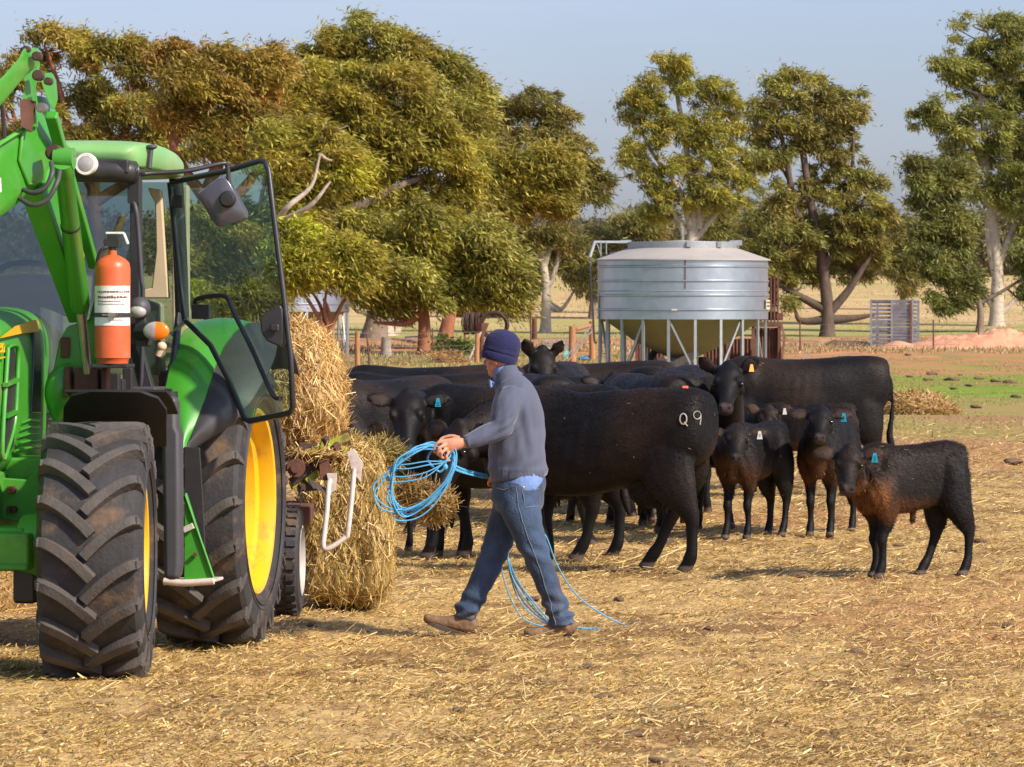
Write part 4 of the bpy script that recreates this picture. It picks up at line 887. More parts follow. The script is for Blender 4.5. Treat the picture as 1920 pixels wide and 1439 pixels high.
FT = np.array([(560,372,472,522),(603,368,468,524),(620,344,440,520),(650,330,418,514),(690,318,402,498),(740,308,387,470),(790,320,368,428),(835,340,349,356),(880,345,346,347)], float)
def fender_skin(c0, c1, bulge, nv, name, mat, parent=None, t=.018, drop=0, r=1.0):
    rowsP = []
    for i in range(37):
        th = R(17+i*3.2); u = r*math.cos(th); z = .80+r*math.sin(th); p0 = TO+TF*u+TL*.8+np.array([0, 0, z]); py = HY+(HCAM-z)/p0[1]*FPX
        if th > math.pi/2: py = 603
        xa, xb = np.interp(py, FT[:, 0], FT[:, c0]), np.interp(py, FT[:, 0], FT[:, c1]); uu = max(u, 0)
        va, vb = TU(xa, py, uu)[1], TU(xb, py, uu)[1]; row = []
        for j in range(nv+1):
            k = j/nv; rr_ = bulge*math.sin(math.pi*k)-drop*k*k; row.append((u+rr_*math.cos(th), va+(vb-va)*k, z+rr_*math.sin(th)))
        rowsP.append((row, th))
    V = [p for row, th in rowsP for p in row]; V2 = [(p[0]-t*math.cos(th), p[1], p[2]-t*math.sin(th)) for row, th in rowsP for p in row]; k = nv+1; n = len(rowsP)-1; N_ = len(V); F_ = []
    for i in range(n):
        for j in range(nv): a = i*k+j; F_ += [(a, a+1, a+k+1, a+k), (N_+a, N_+a+k, N_+a+k+1, N_+a+1)]
        F_ += [(i*k, (i+1)*k, N_+(i+1)*k, N_+i*k), (i*k+nv, N_+i*k+nv, N_+(i+1)*k+nv, (i+1)*k+nv)]
    for i in (0, n): F_ += [(i*k+j, i*k+j+1, N_+i*k+j+1, N_+i*k+j) for j in range(nv)]
    m = MB(); m.add(V+V2, F_); return part(name, m, mat, parent, smooth=50)
gf = fender_skin(1, 2, .022, 8, 'fender', 'green'); fender_skin(2, 3, .018, 8, 'fender_lip', 'dkgrey', drop=.05, r=.988)
# cab -------------------------------------------------------------------------
U1, U0, VB = 1.32, .38, .62        # front pillar, door hinge pillar, side plane
def pv(px, py, v=VB): return TV(px, py, v)
m = MB(); m.prism([TU(x, y, U1) for x, y in [(243,318),(262,318),(262,380),(262,640),(290,742),(262,742),(244,660)]], (-.07, 0, 0)); part('front_pillar', m, 'black', bevel=.006)
A_ = TU(330, 335, U0); B_ = TU(342, 600, U0); C0 = TU(312, 742, .75)
m = MB(); m.loft(crom([A_, (A_+B_)/2+[0, .004, 0], B_], 4), .024, .04, n=8); m.loft([B_+[-.0, -.02, .02], (B_+C0)/2, C0], .022, .035, n=8); part('door_pillar', m, 'black', smooth=60)
hR = TU(262, 330, U1)[1]
def mir(p): return np.array([p[0], 2*VC-p[1], p[2]])
fp = [TU(252, 330, U1), TU(252, 690, U1)]
m = MB(); m.bar(mir(fp[0]), mir(fp[1]), .06, .07); part('front_pillar', m, 'black')
rp0 = np.array([.12, hR-.03, fp[0][2]-.02]); rp1 = np.array([.14, hR-.02, 1.35])
for s_ in (1, -1): q0, q1 = (rp0, rp1) if s_ > 0 else (mir(rp0), mir(rp1)); m = MB(); m.bar(q0, q1, .07, .09); part('rear_pillar', m, 'beige', bevel=.01)
m = MB(); q0, q1 = mir(A_), mir(B_); m.bar(q0, q1, .05, .08); m.bar(q1, np.array([.3, q1[1], .9]), .05, .08); part('far_pillar', m, 'black')
# roof
zt = TU(200, 262, U1+.05)[2]; ze = TU(250, 318, U1+.05)[2]
ro = MB(); hw = hR-VC+.035
sec = [(U1+.14, .90, ze+.01, ze+.09), (U1+.10, .97, ze-.01, zt-.02), (U1-.05, 1.0, ze-.015, zt+.00), (.9, 1.01, ze-.02, zt+.0), (.6, 1.01, ze-.03, zt-.02), (.35, .99, ze-.03, zt-.05), (.18, .96, ze-.02, zt-.09), (.10, .88, ze, ze+.05)]
q = crom([(s[0], VC, (s[2]+s[3])/2) for s in sec], 3)
ro.loft(q, cval([s[1]*hw for s in sec], 3), cval([(s[3]-s[2])/2 for s in sec], 3), n=44, p=7, up=(0, 0, 1)); M['roofgreen'] = pmat('pale_green_roof', (.20, .42, .14), .5, 0, var=.12, vs=3, coat=.1, dirt=((.40,.36,.24), .2, 2.5)); rf = part('roof', ro, 'roofgreen', smooth=60)  # roof green mixed paler than the body paint
m = MB(); m.loft(crom([(U1+.17, VC-hw*.9, ze-.005), (U1+.20, VC, ze-.005), (U1+.17, VC+hw*.8, ze-.01), (U1+.10, VC+hw*.95, ze-.02)], 6), [.075]*19, [.065]*19, n=10); part('lamp_housing', m, 'black', smooth=60)
lp = TU(160, 308, U1+.31); 
m = MB(); m.revolve([(.001, -.02), (.052, -.015), (.060, .0), (.074, .005), (.074, .03), (.05, -.1), (.02, -.12)], c=(0, 0, 0), axis='x', n=28); m.v = [(p[0]+lp[0]-.0, p[1]+lp[1], p[2]+lp[2]) for p in m.v]
m = MB(); m.revolve([(.042, .0), (.056, .0), (.060, -.02), (.054, -.07), (.03, -.12)], c=tuple(lp), axis='x', n=32)
for i, p in enumerate(m.v): pass
hl = part('roof_lamp', m, 'white', smooth=40); m = MB(); m.revolve([(.001, .006), (.03, .004), (.043, -.002)], c=tuple(lp), axis='x', n=28); part('lens', m, 'lens', hl)
m = MB(); m.box(tuple(TU(210, 313, U1+.19)), (.06, .19, .075)); m.box(tuple(TU(252, 322, U1+.08)), (.2, .08, .03)); part('roof_corner', m, 'black', bevel=.012)
# window panes: windscreen, far side, side strip ahead of the door, rear
zb = TU(250, 640, U1)[2]; zr = fp[0][2]
def pane(name, a, b, c, d, mat): mb = MB(); mb.hexa([a, b, c, d], [np.array(p)+np.array([-.004, .0, .0]) for p in (a, b, c, d)]) if abs(a[0]-b[0]) < .2 and abs(a[1]-b[1]) > .2 else mb.hexa([a, b, c, d], [np.array(p)+np.array([0, -.004, 0]) for p in (a, b, c, d)]); return part(name, mb, mat, smooth=0)
wl = fp[0][1]-.02; wf = 2*VC-wl
pane('windscreen', (U1+.02, wf, 1.12), (U1+.02, wl, 1.12), (U1-.12, wl, zr+.02), (U1-.12, wf, zr+.02), 'screen')
pane('rear_window', (.10, wf, 1.5), (.10, wl, 1.5), (.10, wl, zr), (.10, wf, zr), 'glass')
pane('far_window', (.1, wf-.02, 1.35), (U1-.05, wf-.02, 1.35), (U1-.05, wf-.02, zr), (.1, wf-.02, zr), 'glass')
# cab floor, console, seat, steering wheel, beige inner fenders
m = MB(); m.box((.7, VC, 1.02), (1.15, 1.1, .06)); m.box((.25, VC+.42, 1.25), (.3, .16, .5)); m.box((.25, VC-.44, 1.25), (.3, .2, .5)); m.box((.1, VC, 1.25), (.06, 1.0, .5)); part('cab_floor', m, 'beige', bevel=.02)
m = MB(); q = [TU(x, y, .0) for x, y in [(268,560),(300,570),(305,742),(240,742),(240,600)]]; m.prism(q, (-.12, 0, 0)); part('inner_panel', m, 'beige', bevel=.015)
m = MB(); m.prism([TU(x, y, .15) for x, y in [(276,352),(302,356),(316,560),(250,560),(252,548),(284,540),(292,470),(290,380),(282,366)]], (-.05, 0, 0)); part('rear_trim', m, 'beige', bevel=.01)
m = MB(); m.loft(crom([(.42, VC, 1.25), (.40, VC, 1.38), (.34, VC, 1.42), (.28, VC, 1.75), (.24, VC, 2.0)], 4), [.22]*17, [.09]*17, n=14, p=3, up=(1, 0, 0)); m.box((.55, VC, 1.36), (.42, .46, .12)); m.box((.5, VC, 1.15), (.3, .3, .3)); part('seat', m, 'dkgrey', smooth=60)
sc_ = np.array([.80, TU(60, 505, .8)[1], TU(60, 505, .8)[2]-.06])
m = MB(); P_ = []
for k in range(30):
    a = 2*math.pi*k/30; P_.append(sc_+np.array([.17*math.cos(a)*.80, .21*math.sin(a), .17*math.cos(a)*.55]))
m.loft(P_, .017, n=8, close=True); m.loft([sc_+[.0, .0, -.01], sc_+[.0, .19, 0]], .018, n=6); m.loft([sc_, sc_+[0, -.19, 0]], .018, n=6); m.loft([sc_, sc_+[-.12, 0, -.08]], .018, n=6); m.ell(sc_, (.05, .05, .03)); st = part('steering_wheel', m, 'black', smooth=60)
m = MB(); m.loft([sc_+[.02, 0, -.02], sc_+[.16, 0, -.3], sc_+[.2, 0, -.6]], [.05, .09, .12], n=12); m.loft(crom([sc_+[.1, -.32, -.10], sc_+[.12, -.1, -.06], sc_+[.12, .1, -.06], sc_+[.1, .3, -.14]], 3), .07, .09, n=12); part('dashboard', m, 'dkgrey', smooth=60)
m = MB(); m.tube([sc_+[-.1, .34, -.3], sc_+[-.12, .35, -.12], sc_+[-.12, .36, -.06]], .012); m.ell(sc_+[-.12, .36, -.04], (.025, .025, .03), 10, 6); part('gear_lever', m, 'black', smooth=60)
# door: curved black frame holding a green tinted pane, swung out from the hinge pillar
dp = [(318,345),(345,337),(420,322),(488,302),(497,304),(503,318),(515,420),(530,540),(545,670),(549,765),(543,775),(520,780),(468,790),(459,786),(430,715),(395,648),(346,600),(336,520),(326,420)]
def ud(px): return .42+(px-320)/230*.72
dpts = [TU(x, y, ud(x)) for x, y in dp]
m = MB(); m.prism([p+[.006, 0, 0] for p in dpts], (-.006, 0, 0)); dg = part('door', m, 'doorglass', smooth=0) if M.setdefault('doorglass', glassmat('green_door_glass', (.70, .84, .79), dirt=.04)) else None
m = MB(); m.loft(dpts, .0145, .017, n=8, close=True); part('door_frame', m, 'black', dg, smooth=60)
m = MB(); hr_ = [(365,570),(368,562),(385,557),(416,555),(428,562),(440,590),(470,650),(505,728),(515,745),(526,748)]; m.loft(crom([TU(x, y, ud(x)+.05) for x, y in hr_], 4), .013, n=8); part('grab_rail', m, 'black', dg, smooth=60)
m = MB(); m.box(tuple(TU(377, 585, ud(377)+.03)), (.05, .10, .08)); part('door_hinge', m, 'black', dg, bevel=.006); m = MB(); m.box(tuple(TU(332, 378, ud(332)+.02)), (.04, .07, .07)); part('door_hinge', m, 'black', dg, bevel=.006); m = MB(); m.bar(TU(322, 628, ud(340)-.02), TU(352, 598, ud(352)), .018); part('gas_strut', m, 'steel', dg)
m = MB(); m.prism([TU(x, y, ud(510)+.10) for x, y in [(487,598),(497,585),(525,572),(530,580),(532,640),(527,652),(500,640),(490,625)]], (-.10, 0, 0)); m.box(tuple(TU(515, 615, ud(510)+.12)), (.02, .05, .04)); part('door_latch', m, 'black', dg, bevel=.014)
# big mirror on its arm
m = MB(); m.loft(crom([TU(242, 332, U1+.02), TU(275, 326, 1.25), TU(350, 321, 1.18), TU(415, 307, 1.1), TU(426, 312, 1.08), TU(429, 345, 1.08), TU(430, 368, 1.08)], 4), .0125, n=8); m.box(tuple(TU(252, 352, U1+.06)), (.07, .06, .17)); mm = part('mirror_arm', m, 'black', smooth=50)
mc = [TU(x, y, 1.06) for x, y in [(372,362),(413,331),(424,331),(434,340),(466,398),(466,410),(458,416),(420,429),(410,428),(403,420),(373,372)]]
m = MB(); ctr = sum(mc)/len(mc); V = [p for p in mc]+[ctr+(p-ctr)*.93+[.05, 0, 0] for p in mc]+[ctr+(p-ctr)*.5+[.075, 0, 0] for p in mc]; n = len(mc)
F_ = [tuple(range(n))]+[(i, (i+1) % n, n+(i+1) % n, n+i) for i in range(n)]+[(n+i, n+(i+1) % n, 2*n+(i+1) % n, 2*n+i) for i in range(n)]+[tuple(2*n+i for i in range(n))[::-1]]
m.add(V, F_); mh = part('mirror', m, 'mirrorback', mm, smooth=50, bevel=.004) if M.setdefault('mirrorback', pmat('mirror_shell', (.075, .072, .085), .25, 0, var=.12, vs=6, coat=.5)) else None
m = MB(); m.revolve([(.001, .03), (.034, .028), (.045, .012), (.047, 0)], c=tuple(TU(427, 374, 1.06+.075)), axis='x', n=20); part('mirror_joint', m, 'black', mh, smooth=50)
# grab handle on the front pillar, beacon stub, rear handle
m = MB(); m.loft(crom([TU(246, 372, 1.38), TU(254, 390, 1.42), TU(259, 430, 1.42), TU(265, 520, 1.42), TU(268, 560, 1.40), TU(264, 742, 1.3)], 4), .013, n=8); part('pillar_rail', m, 'dkgrey', smooth=60)
m = MB(); b0 = TU(280, 316, 1.3); b1 = TU(284, 276, 1.28); m.loft([b0, b1], .013, n=8); m.ell(b1, (.03, .032, .014), 10, 6); part('aerial_mount', m, 'dkgrey', smooth=60)
# hood --------------------------------------------------------------------------
VH = VC+.40
sec = [(1.36, .385, 1.02, 1.86), (1.42, .395, 1.0, 1.885), (1.9, .40, 1.0, 1.87), (2.6, .395, .98, 1.82), (3.2, .37, .98, 1.72), (3.5, .34, 1.0, 1.55), (3.62, .26, 1.05, 1.40)]
hood = MB(); q = crom([(s[0], VC, (s[2]+s[3])/2) for s in sec], 4); hood.loft(q, cval([s[1] for s in sec], 4), cval([(s[3]-s[2])/2 for s in sec], 4), n=40, p=5, up=(0, 0, 1)); hd_ = part('hood', hood, 'green', smooth=60)
def onhood(px, py, dv=.0): return TV(px, py, VH+dv)
m = MB(); m.prism([onhood(x, y, .012) for x, y in [(2,634),(30,612),(66,600),(72,603),(73,622),(40,626),(4,634)]], (0, -.006, 0)); part('yellow_stripe', m, 'yellow', hd_, smooth=0)
for a, b, c_, d in ((664,655,712,722), (722,712,768,782), (782,770,838,858)):
    m = MB(); m.prism([onhood(x, y, .014) for x, y in [(14,a),(26,b),(30,b+8),(26,c_),(10,d)]], (0, -.01, 0)); part('side_grille', m, 'black', hd_, smooth=0)
m = MB(); P_ = [onhood(x, y, .014) for x, y in [(15,652),(27,648),(34,660),(32,720),(28,790),(16,838),(5,862),(6,800),(12,700)]]; m.loft(crom(P_+[P_[0]], 3), .012, n=6); part('grille_frame', m, 'green', hd_, smooth=60)
for y in (717, 776): m = MB(); m.bar(onhood(10, y+5, .02), onhood(32, y-5, .02), .03, .02); part('grille_bar', m, 'green', hd_)
# model number
def seg_text(txt, x0, y0, w, h, fn, name, mat, parent, r=.006):
    G_ = {'5': [[(1, 0), (0, 0), (0, .45), (.8, .45), (1, .6), (1, .85), (.8, 1), (0, 1)]], '3': [[(0, 0), (1, 0), (.5, .42), (1, .6), (1, .85), (.8, 1), (0, 1)]], '0': [[(0, .1), (.2, 0), (.8, 0), (1, .1), (1, .9), (.8, 1), (.2, 1), (0, .9), (0, .1)]]}
    mb = MB()
    for i, ch in enumerate(txt):
        for st in G_[ch]: mb.loft([fn(x0+(i*1.45+a)*w, y0+b*h) for a, b in st], r, n=5)
    return part(name, mb, mat, parent, smooth=60)
seg_text('530', -6, 646, 3.4, 15, lambda x, y: onhood(x, y, .016), 'model_number', 'yellow', hd_)
m = MB(); m.bar(onhood(-4, 672, .016), onhood(9, 670, .016), .006, .008); part('badge_line', m, 'yellow', hd_)
M['darkglass'] = pmat('dark_gloss_trim', (.012, .035, .015), .12, 0, var=.1, coat=.6)
m = MB(); m.prism([onhood(x, y, .010) for x, y in [(66,616),(77,618),(79,690),(77,774),(60,774),(64,690)]], (0, -.02, 0)); part('hood_rear_trim', m, 'darkglass', hd_, bevel=.005)
m = MB()
for k in range(5): y = 788+k*13; m.loft([onhood(40-k*3, y+6, .004), onhood(55, y, .006), onhood(74, y, .006)], .009, n=6)
part('hood_louvres', m, 'green', hd_, smooth=60)
# chassis, axle, bracket between hood and wheel
m = MB(); m.box((1.9, VC, .86), (3.2, .70, .34)); m.box((.0, VC, .8), (.7, 1.2, .45)); m.box((1.8, VC+.5, 1.0), (.5, .35, .2)); cs = part('chassis', m, 'greenold', bevel=.02)
m = MB(); m.prism([TU(x, y, 2.15) for x, y in [(-20,895),(50,900),(66,880),(78,878),(76,960),(60,985),(10,975),(-20,965)]], (-.3, 0, 0)); cb_ = part('loader_bracket', m, 'greenold', bevel=.008)
for x, y in ((20, 918), (26, 918), (20, 955), (27, 955)): m = MB(); p = TU(x, y, 2.15); m.loft([p, p+[.03, 0, 0]], .020, n=6); part('bolt', m, 'rust', cb_)
m = MB(); za = TU(30, 1000, 2.75)[2]; zb_ = TU(30, 1068, 2.75)[2]; m.box((2.75, VC, (za+zb_)/2), (.12, 1.30, za-zb_)); m.box((2.55, VC, .655), (.3, 1.2, .22)); m.box((2.76, VC, zb_+.015), (.13, 1.3, .035)); m.loft([(2.55, .3, .655), (2.55, .6, .655)], [.17, .2], n=16); part('front_axle', m, 'greenold', bevel=.02)
m = MB(); m.box((2.6, TU(70, 1090, 2.6)[1]-.05, .47), (.16, .12, .18)); part('steering_joint', m, 'black', bevel=.02)
# front mudguard: black curved guard, arched close over the tyre
vg0, vg1 = TU(122, 790, 2.25)[1], TU(312, 790, 2.25)[1]
m = MB(); arch(m, .82, .82, vg0, vg1, R(102), R(124), t=.012, cz=.655, cu=2.42, n=18, m=10); gp = [TU(x, y, 2.40-(y-735)/105*.42) for x, y in [(118,812),(119,765),(134,743),(170,735),(262,736),(296,748),(312,770),(312,838),(290,838)]]; m.prism(gp, (-.015, 0, .012)); M['guard'] = pmat('mudguard_black', (.010, .009, .009), .6, 0, var=.3, vs=5, dirt=((.06,.04,.03), .10, 5)); mg = part('mudguard', m, 'guard', smooth=60)
# tank, cap, step side, steps and mud flap
m = MB(); tk = [(310,742,1.05),(330,745,1.05),(331,800,1.05),(337,812,1.05),(338,1060,1.05),(334,1088,1.05),(306,1088,1.05),(302,800,1.05)]; m.prism([TU(x, y, 1.55) for x, y, _ in tk], (-.12, 0, 0)); tkp = part('fuel_tank', m, 'dkgrey', bevel=.035)
m = MB(); p = TU(316, 745, 1.4); m.loft([p+[0, 0, -.01], p+[0, 0, .03]], .05, n=16); m.box(tuple(p+[0, 0, .035]), (.05, .03, .02)); part('tank_cap', m, 'black', tkp)
m = MB(); m.prism([TU(x, y, 1.25) for x, y in [(346,925),(349,925),(400,1088),(345,1092)]], (-.03, 0, 0)); m.loft([TU(347, 928, 1.26), TU(402, 1088, 1.26)], .008, n=6); sd = part('step_side', m, 'green', bevel=.004)
m = MB(); m.loft([TU(306, 1090, 1.28), TU(345, 1094, 1.28), TU(402, 1090, 1.28)], .02, .02, n=8); m.hexa([TU(306, 1088, 1.28), TU(404, 1086, 1.28), TU(404, 1092, 1.28), TU(306, 1098, 1.28)], [p-np.array([.22, 0, 0]) for p in (TU(306, 1088, 1.28), TU(404, 1086, 1.28), TU(404, 1092, 1.28), TU(306, 1098, 1.28))]); part('step_plate', m, 'wpaint', sd, bevel=.006)
m = MB(); m.bar(TU(345, 994, 1.28), TU(362, 986, 1.28), .03, .03); part('upper_step', m, 'wpaint', sd)
m = MB(); p = TU(367, 1040, 1.26); m.loft([p, p+[.02, 0, 0]], .012, n=8); part('bolt', m, 'rust', sd)
m = MB(); m.prism([TU(x, y, .98) for x, y in [(345,838),(374,840),(380,930),(386,1060),(346,1020)]], (-.02, 0, 0)); part('mud_flap', m, 'black', bevel=.004)
# battery box beside the mast
m = MB(); m.box(tuple(TU(250, 728, 1.5)-[.1, 0, .02]), (.3, .26, .05)); m.box(tuple(TU(256, 750, 1.5)-[.1, 0, .02]), (.28, .24, .10)); part('tool_box', m, 'dkgrey', bevel=.008)
m = MB(); m.box(tuple(TU(210, 740, 1.7)-[.1, 0, .0]), (.2, .12, .16)); m.bar(TU(214, 700, 1.75), TU(214, 760, 1.75), .06); m.bar(TU(240, 690, 1.6), TU(240, 745, 1.6), .05); part('mast_bracket', m, 'black', bevel=.006)
# working lamp and indicator on a stalk
m = MB(); wl_ = TU(262, 578, 1.55); m.ell(wl_, (.06, .058, .060), 18, 12); m.bar(wl_+[-.02, 0, -.04], wl_+[-.05, 0, -.2], .05); lw = part('work_lamp', m, 'dkgrey', smooth=60)
m = MB(); m.ell(wl_+[.035, -.002, -.018], (.035, .046, .036), 16, 8); part('lens', m, 'lens', lw, smooth=180)
m = MB(); m.loft([TU(266, 622, 1.5), TU(290, 622, 1.6)], [.06, .03], n=10); m.box(tuple(TU(262, 628, 1.48)), (.08, .12, .12)); stk_ = part('indicator_stalk', m, 'black', bevel=.01)
m = MB(); il = TU(293, 621, 1.62); m.ell(il, (.022, .071, .050), 22, 12); ind = part('indicator', m, 'orange', stk_, smooth=180)
m = MB(); m.ell(il+[.004, 0, 0], (.0215, .0705, .0495), 22, 12); m.v = [p for p in m.v]
# left half of the lamp is clear
mm2 = MB()
V = []; idx_ = {}
for f in m.f:
    c = sum(np.array(m.v[i]) for i in f)/len(f)
    if c[1] < il[1]+.002: mm2.add([m.v[i] for i in f], [tuple(range(len(f)))])
part('clear_lens', mm2, 'lens', ind, smooth=180)
m = MB(); p = TU(303, 650, 1.5); m.loft([p, p+[0, -.02, -.05]], [.022, .016], n=10); m.ell(p, (.03, .028, .025), 10, 6); part('wash_nozzle', m, 'beige', smooth=60)
# loader ---------------------------------------------------------------------------
VM = TU(170, 640, 1.75)[1]
def TVm(px, py, dv=0): return TV(px, py, VM+dv)
print('loader plane', VM, [tuple(round(float(x), 2) for x in TVm(*q)) for q in ((60, 300), (0, 330), (150, 590), (170, 660))])
U_M, U_K = 1.75, 2.55
# mast plate
m = MB(); m.prism([TU(x, y, U_M) for x, y in [(110,640),(126,612),(166,600),(176,560),(182,505),(200,478),(210,478),(206,520),(196,560),(190,640),(186,700),(196,715),(192,745),(150,748),(150,760),(108,775),(96,745),(98,700)]], (-.08, 0, 0)); mast = part('loader_mast', m, 'green', bevel=.01)
m = MB(); m.box(tuple(TU(122, 652, U_M+.012)), (.02, .05, .11)); part('mast_slot', m, 'rust', mast, bevel=.01)
m = MB(); m.loft(crom([TU(150, 708, U_M-.06), TU(125, 712, U_M), TU(114, 740, U_M+.01), TU(108, 772, U_M), TU(106, 790, U_M)], 4), cval([.03, .07, .08, .05, .015], 4), cval([.06, .09, .09, .05, .02], 4), n=14); part('mast_foot', m, 'green', mast, smooth=60)
def beam(a, b, wa, wb, da, db, name, mat='green', parent=mast, bev=.012, ua=U_M, ub=U_K, lift=0):
    """box beam between photo points a and b at depths ua, ub; widths in px across, depth in m"""
    A0, B0 = TU(*a, ua), TU(*b, ub); dr = (B0-A0); side = np.array([0, 1., 0])-dr*(dr[1]/(dr @ dr)); side /= np.linalg.norm(side); nrm = np.cross(dr, side); nrm /= np.linalg.norm(nrm)
    mb = MB(); qa = [A0+side*sx*wa/2/FPX*24+nrm*sy*da/2 for sx, sy in ((-1, -1), (1, -1), (1, 1), (-1, 1))]; qb = [B0+side*sx*wb/2/FPX*23+nrm*sy*db/2 for sx, sy in ((-1, -1), (1, -1), (1, 1), (-1, 1))]
    mb.hexa(qa, qb); return part(name, mb, mat, parent, bevel=bev)
boom = beam((150,585), (66,340), 36, 46, .16, .20, 'boom', parent=mast)
beam((176,500), (96,215), 20, 24, .05, .05, 'levelling_link', parent=mast, ua=U_M-.02, ub=U_K+.1)
# knee plates and forward boom, running out to the left towards the bucket
kp = [(-60,320),(0,268),(40,243),(52,190),(72,178),(88,196),(98,225),(112,268),(126,282),(126,308),(104,312),(88,345),(64,347),(0,397),(-60,440)]
def TUk(x, y, du=0): return TU(x, y, U_K+(66-x)/66*.38+du)
m = MB(); F1 = [TUk(x, y, .09) for x, y in kp]; B1 = [p-[.16, 0, 0] for p in F1]; n = len(kp)
m.add(F1+B1, [tuple(range(n)), tuple(range(n, 2*n))[::-1]]+[(i, n+i, n+(i+1) % n, (i+1) % n) for i in range(n)]); kn = part('boom_knee', m, 'green', boom, bevel=.012)
m = MB(); L1 = [TUk(x, y, .115) for x, y in [(42,248),(36,300),(52,345),(66,346)]]; m.loft(L1, .010, n=6); m.loft([TUk(52, 190, .11), TUk(44, 243, .11), TUk(0, 270, .11), TUk(-50, 312, .11)], .014, n=6); part('weld_seam', m, 'greenold', kn, smooth=60)
m = MB(); m.prism([TUk(x, y, .10) for x, y in [(-8,334),(2,334),(3,360),(-8,364)]], (.004, 0, 0)); wl2 = part('warning_label', m, 'white', kn, smooth=0)
def pin(px, py, u, r, l, mat='darkrust', par=kn, name='pin'): p = TU(px, py, u); m = MB(); m.loft([p-[l/2, -.0, 0], p+[l/2, 0, 0]], r, n=18); m.loft([p+[l/2, 0, 0], p+[l/2+.012, 0, 0]], r*.7, n=18); return part(name, m, mat, par, smooth=40)
pin(79, 203, U_K+.2, .026, .06, 'steel'); pin(103, 287, U_K+.12, .040, .10); pin(127, 292, U_K+.14, .036, .05, 'steel')
# links at the top
m = MB(); m.prism([TUk(x, y, .16) for x, y in [(42,108),(62,92),(70,120),(62,165),(66,200),(66,240),(40,235),(38,200),(46,165)]], (-.07, 0, 0)); tl1 = part('upper_link', m, 'green', kn, bevel=.01)
m = MB(); m.prism([TUk(x, y, .20) for x, y in [(76,150),(84,136),(94,136),(101,150),(104,186),(98,205),(92,196),(84,175)]], (-.06, 0, 0)); part('link_hook', m, 'green', kn, bevel=.008)
m = MB(); F1 = [TUk(x, y, .22) for x, y in [(-60,205),(0,148),(34,110),(44,90),(62,88),(72,97),(66,122),(50,133),(30,155),(0,192),(-60,250)]]; m.prism(F1, (-.08, 0, 0)); part('tilt_link', m, 'green', tl1, bevel=.012)
for x, y, r in ((50,94,.020), (70,106,.024), (72,142,.028), (91,153,.020)): pin(x, y, U_K+.28, r, .05, 'darkrust', tl1)
m = MB(); m.prism([TUk(x, y, .21) for x, y in [(36,190),(44,185),(66,190),(58,248),(40,238)]], (-.03, 0, 0)); part('rubbed_plate', m, 'rust', tl1, bevel=.006)
m = MB(); m.tube([TUk(2, 190, .1), TUk(6, 220, .1), TUk(8, 262, .1)], .012, smooth=3); part('hydraulic_pipe', m, 'black', kn)
# lift cylinder
c0, c1, c2 = TU(118, 305, U_K+.18), TU(151, 578, U_M+.18), TU(164, 700, U_M+.10)
m = MB(); m.loft([c0, c0+(c1-c0)*.08, c0+(c1-c0)*.09, c1-(c1-c0)*.03, c1], [.050, .053, .047, .052, .046], n=24); cy = part('lift_cylinder', m, 'green', mast, smooth=40)
m = MB(); m.loft([c1-(c1-c0)*.02, c2], .026, n=16); part('cylinder_rod', m, 'steel', cy, smooth=40)
m = MB(); p = c0; m.loft([p+[-.03, -.05, .02], p+[-.03, .05, .02]], .055, n=18); part('cylinder_eye', m, 'green', cy, smooth=40)
m = MB(); cm = c0+(c1-c0)*.42; ax_ = Vector(c1-c0).normalized(); m.loft([cm, cm+np.array(ax_)*.014], .053, n=20); part('cylinder_strap', m, 'black', cy)
m = MB()
for dz in (0, .0): pass
m.loft(crom([TU(96, 305, U_K+.2), TU(98, 325, U_K+.26), TU(85, 352, U_K+.28), TU(62, 362, U_K+.28), TU(44, 356, U_K+.24)], 4), .013, n=8); part('hydraulic_hose', m, 'dkgrey', cy, smooth=60)
m = MB(); m.loft(crom([TU(112, 322, U_K+.22), TU(106, 345, U_K+.28), TU(88, 375, U_K+.30), TU(60, 385, U_K+.30), TU(34, 370, U_K+.24)], 4), .013, n=8); part('hydraulic_hose', m, 'dkgrey', cy, smooth=60)
m = MB(); p = TU(166, 712, U_M+.06); m.box(tuple(p), (.12, .13, .12)); m.box(tuple(p+[.03, .10, -.01]), (.1, .03, .16)); m.box(tuple(p+[.03, -.10, -.01]), (.1, .03, .16)); part('cylinder_foot', m, 'rust', mast, bevel=.008)
# stanchion of the far loader arm, seen through and past the screen
m = MB(); m.bar((U_M, 2*VC-VM, 1.2), (U_M, 2*VC-VM, 2.2), .12); part('loader_mast', m, 'green', bevel=.01)
m = MB(); p = [TU(146, 600, 1.5), TU(152, 470, 1.5), TU(122, 350, 1.9)]; m.loft(p, .02, n=6); part('mast_pipe', m, 'yellow', mast)
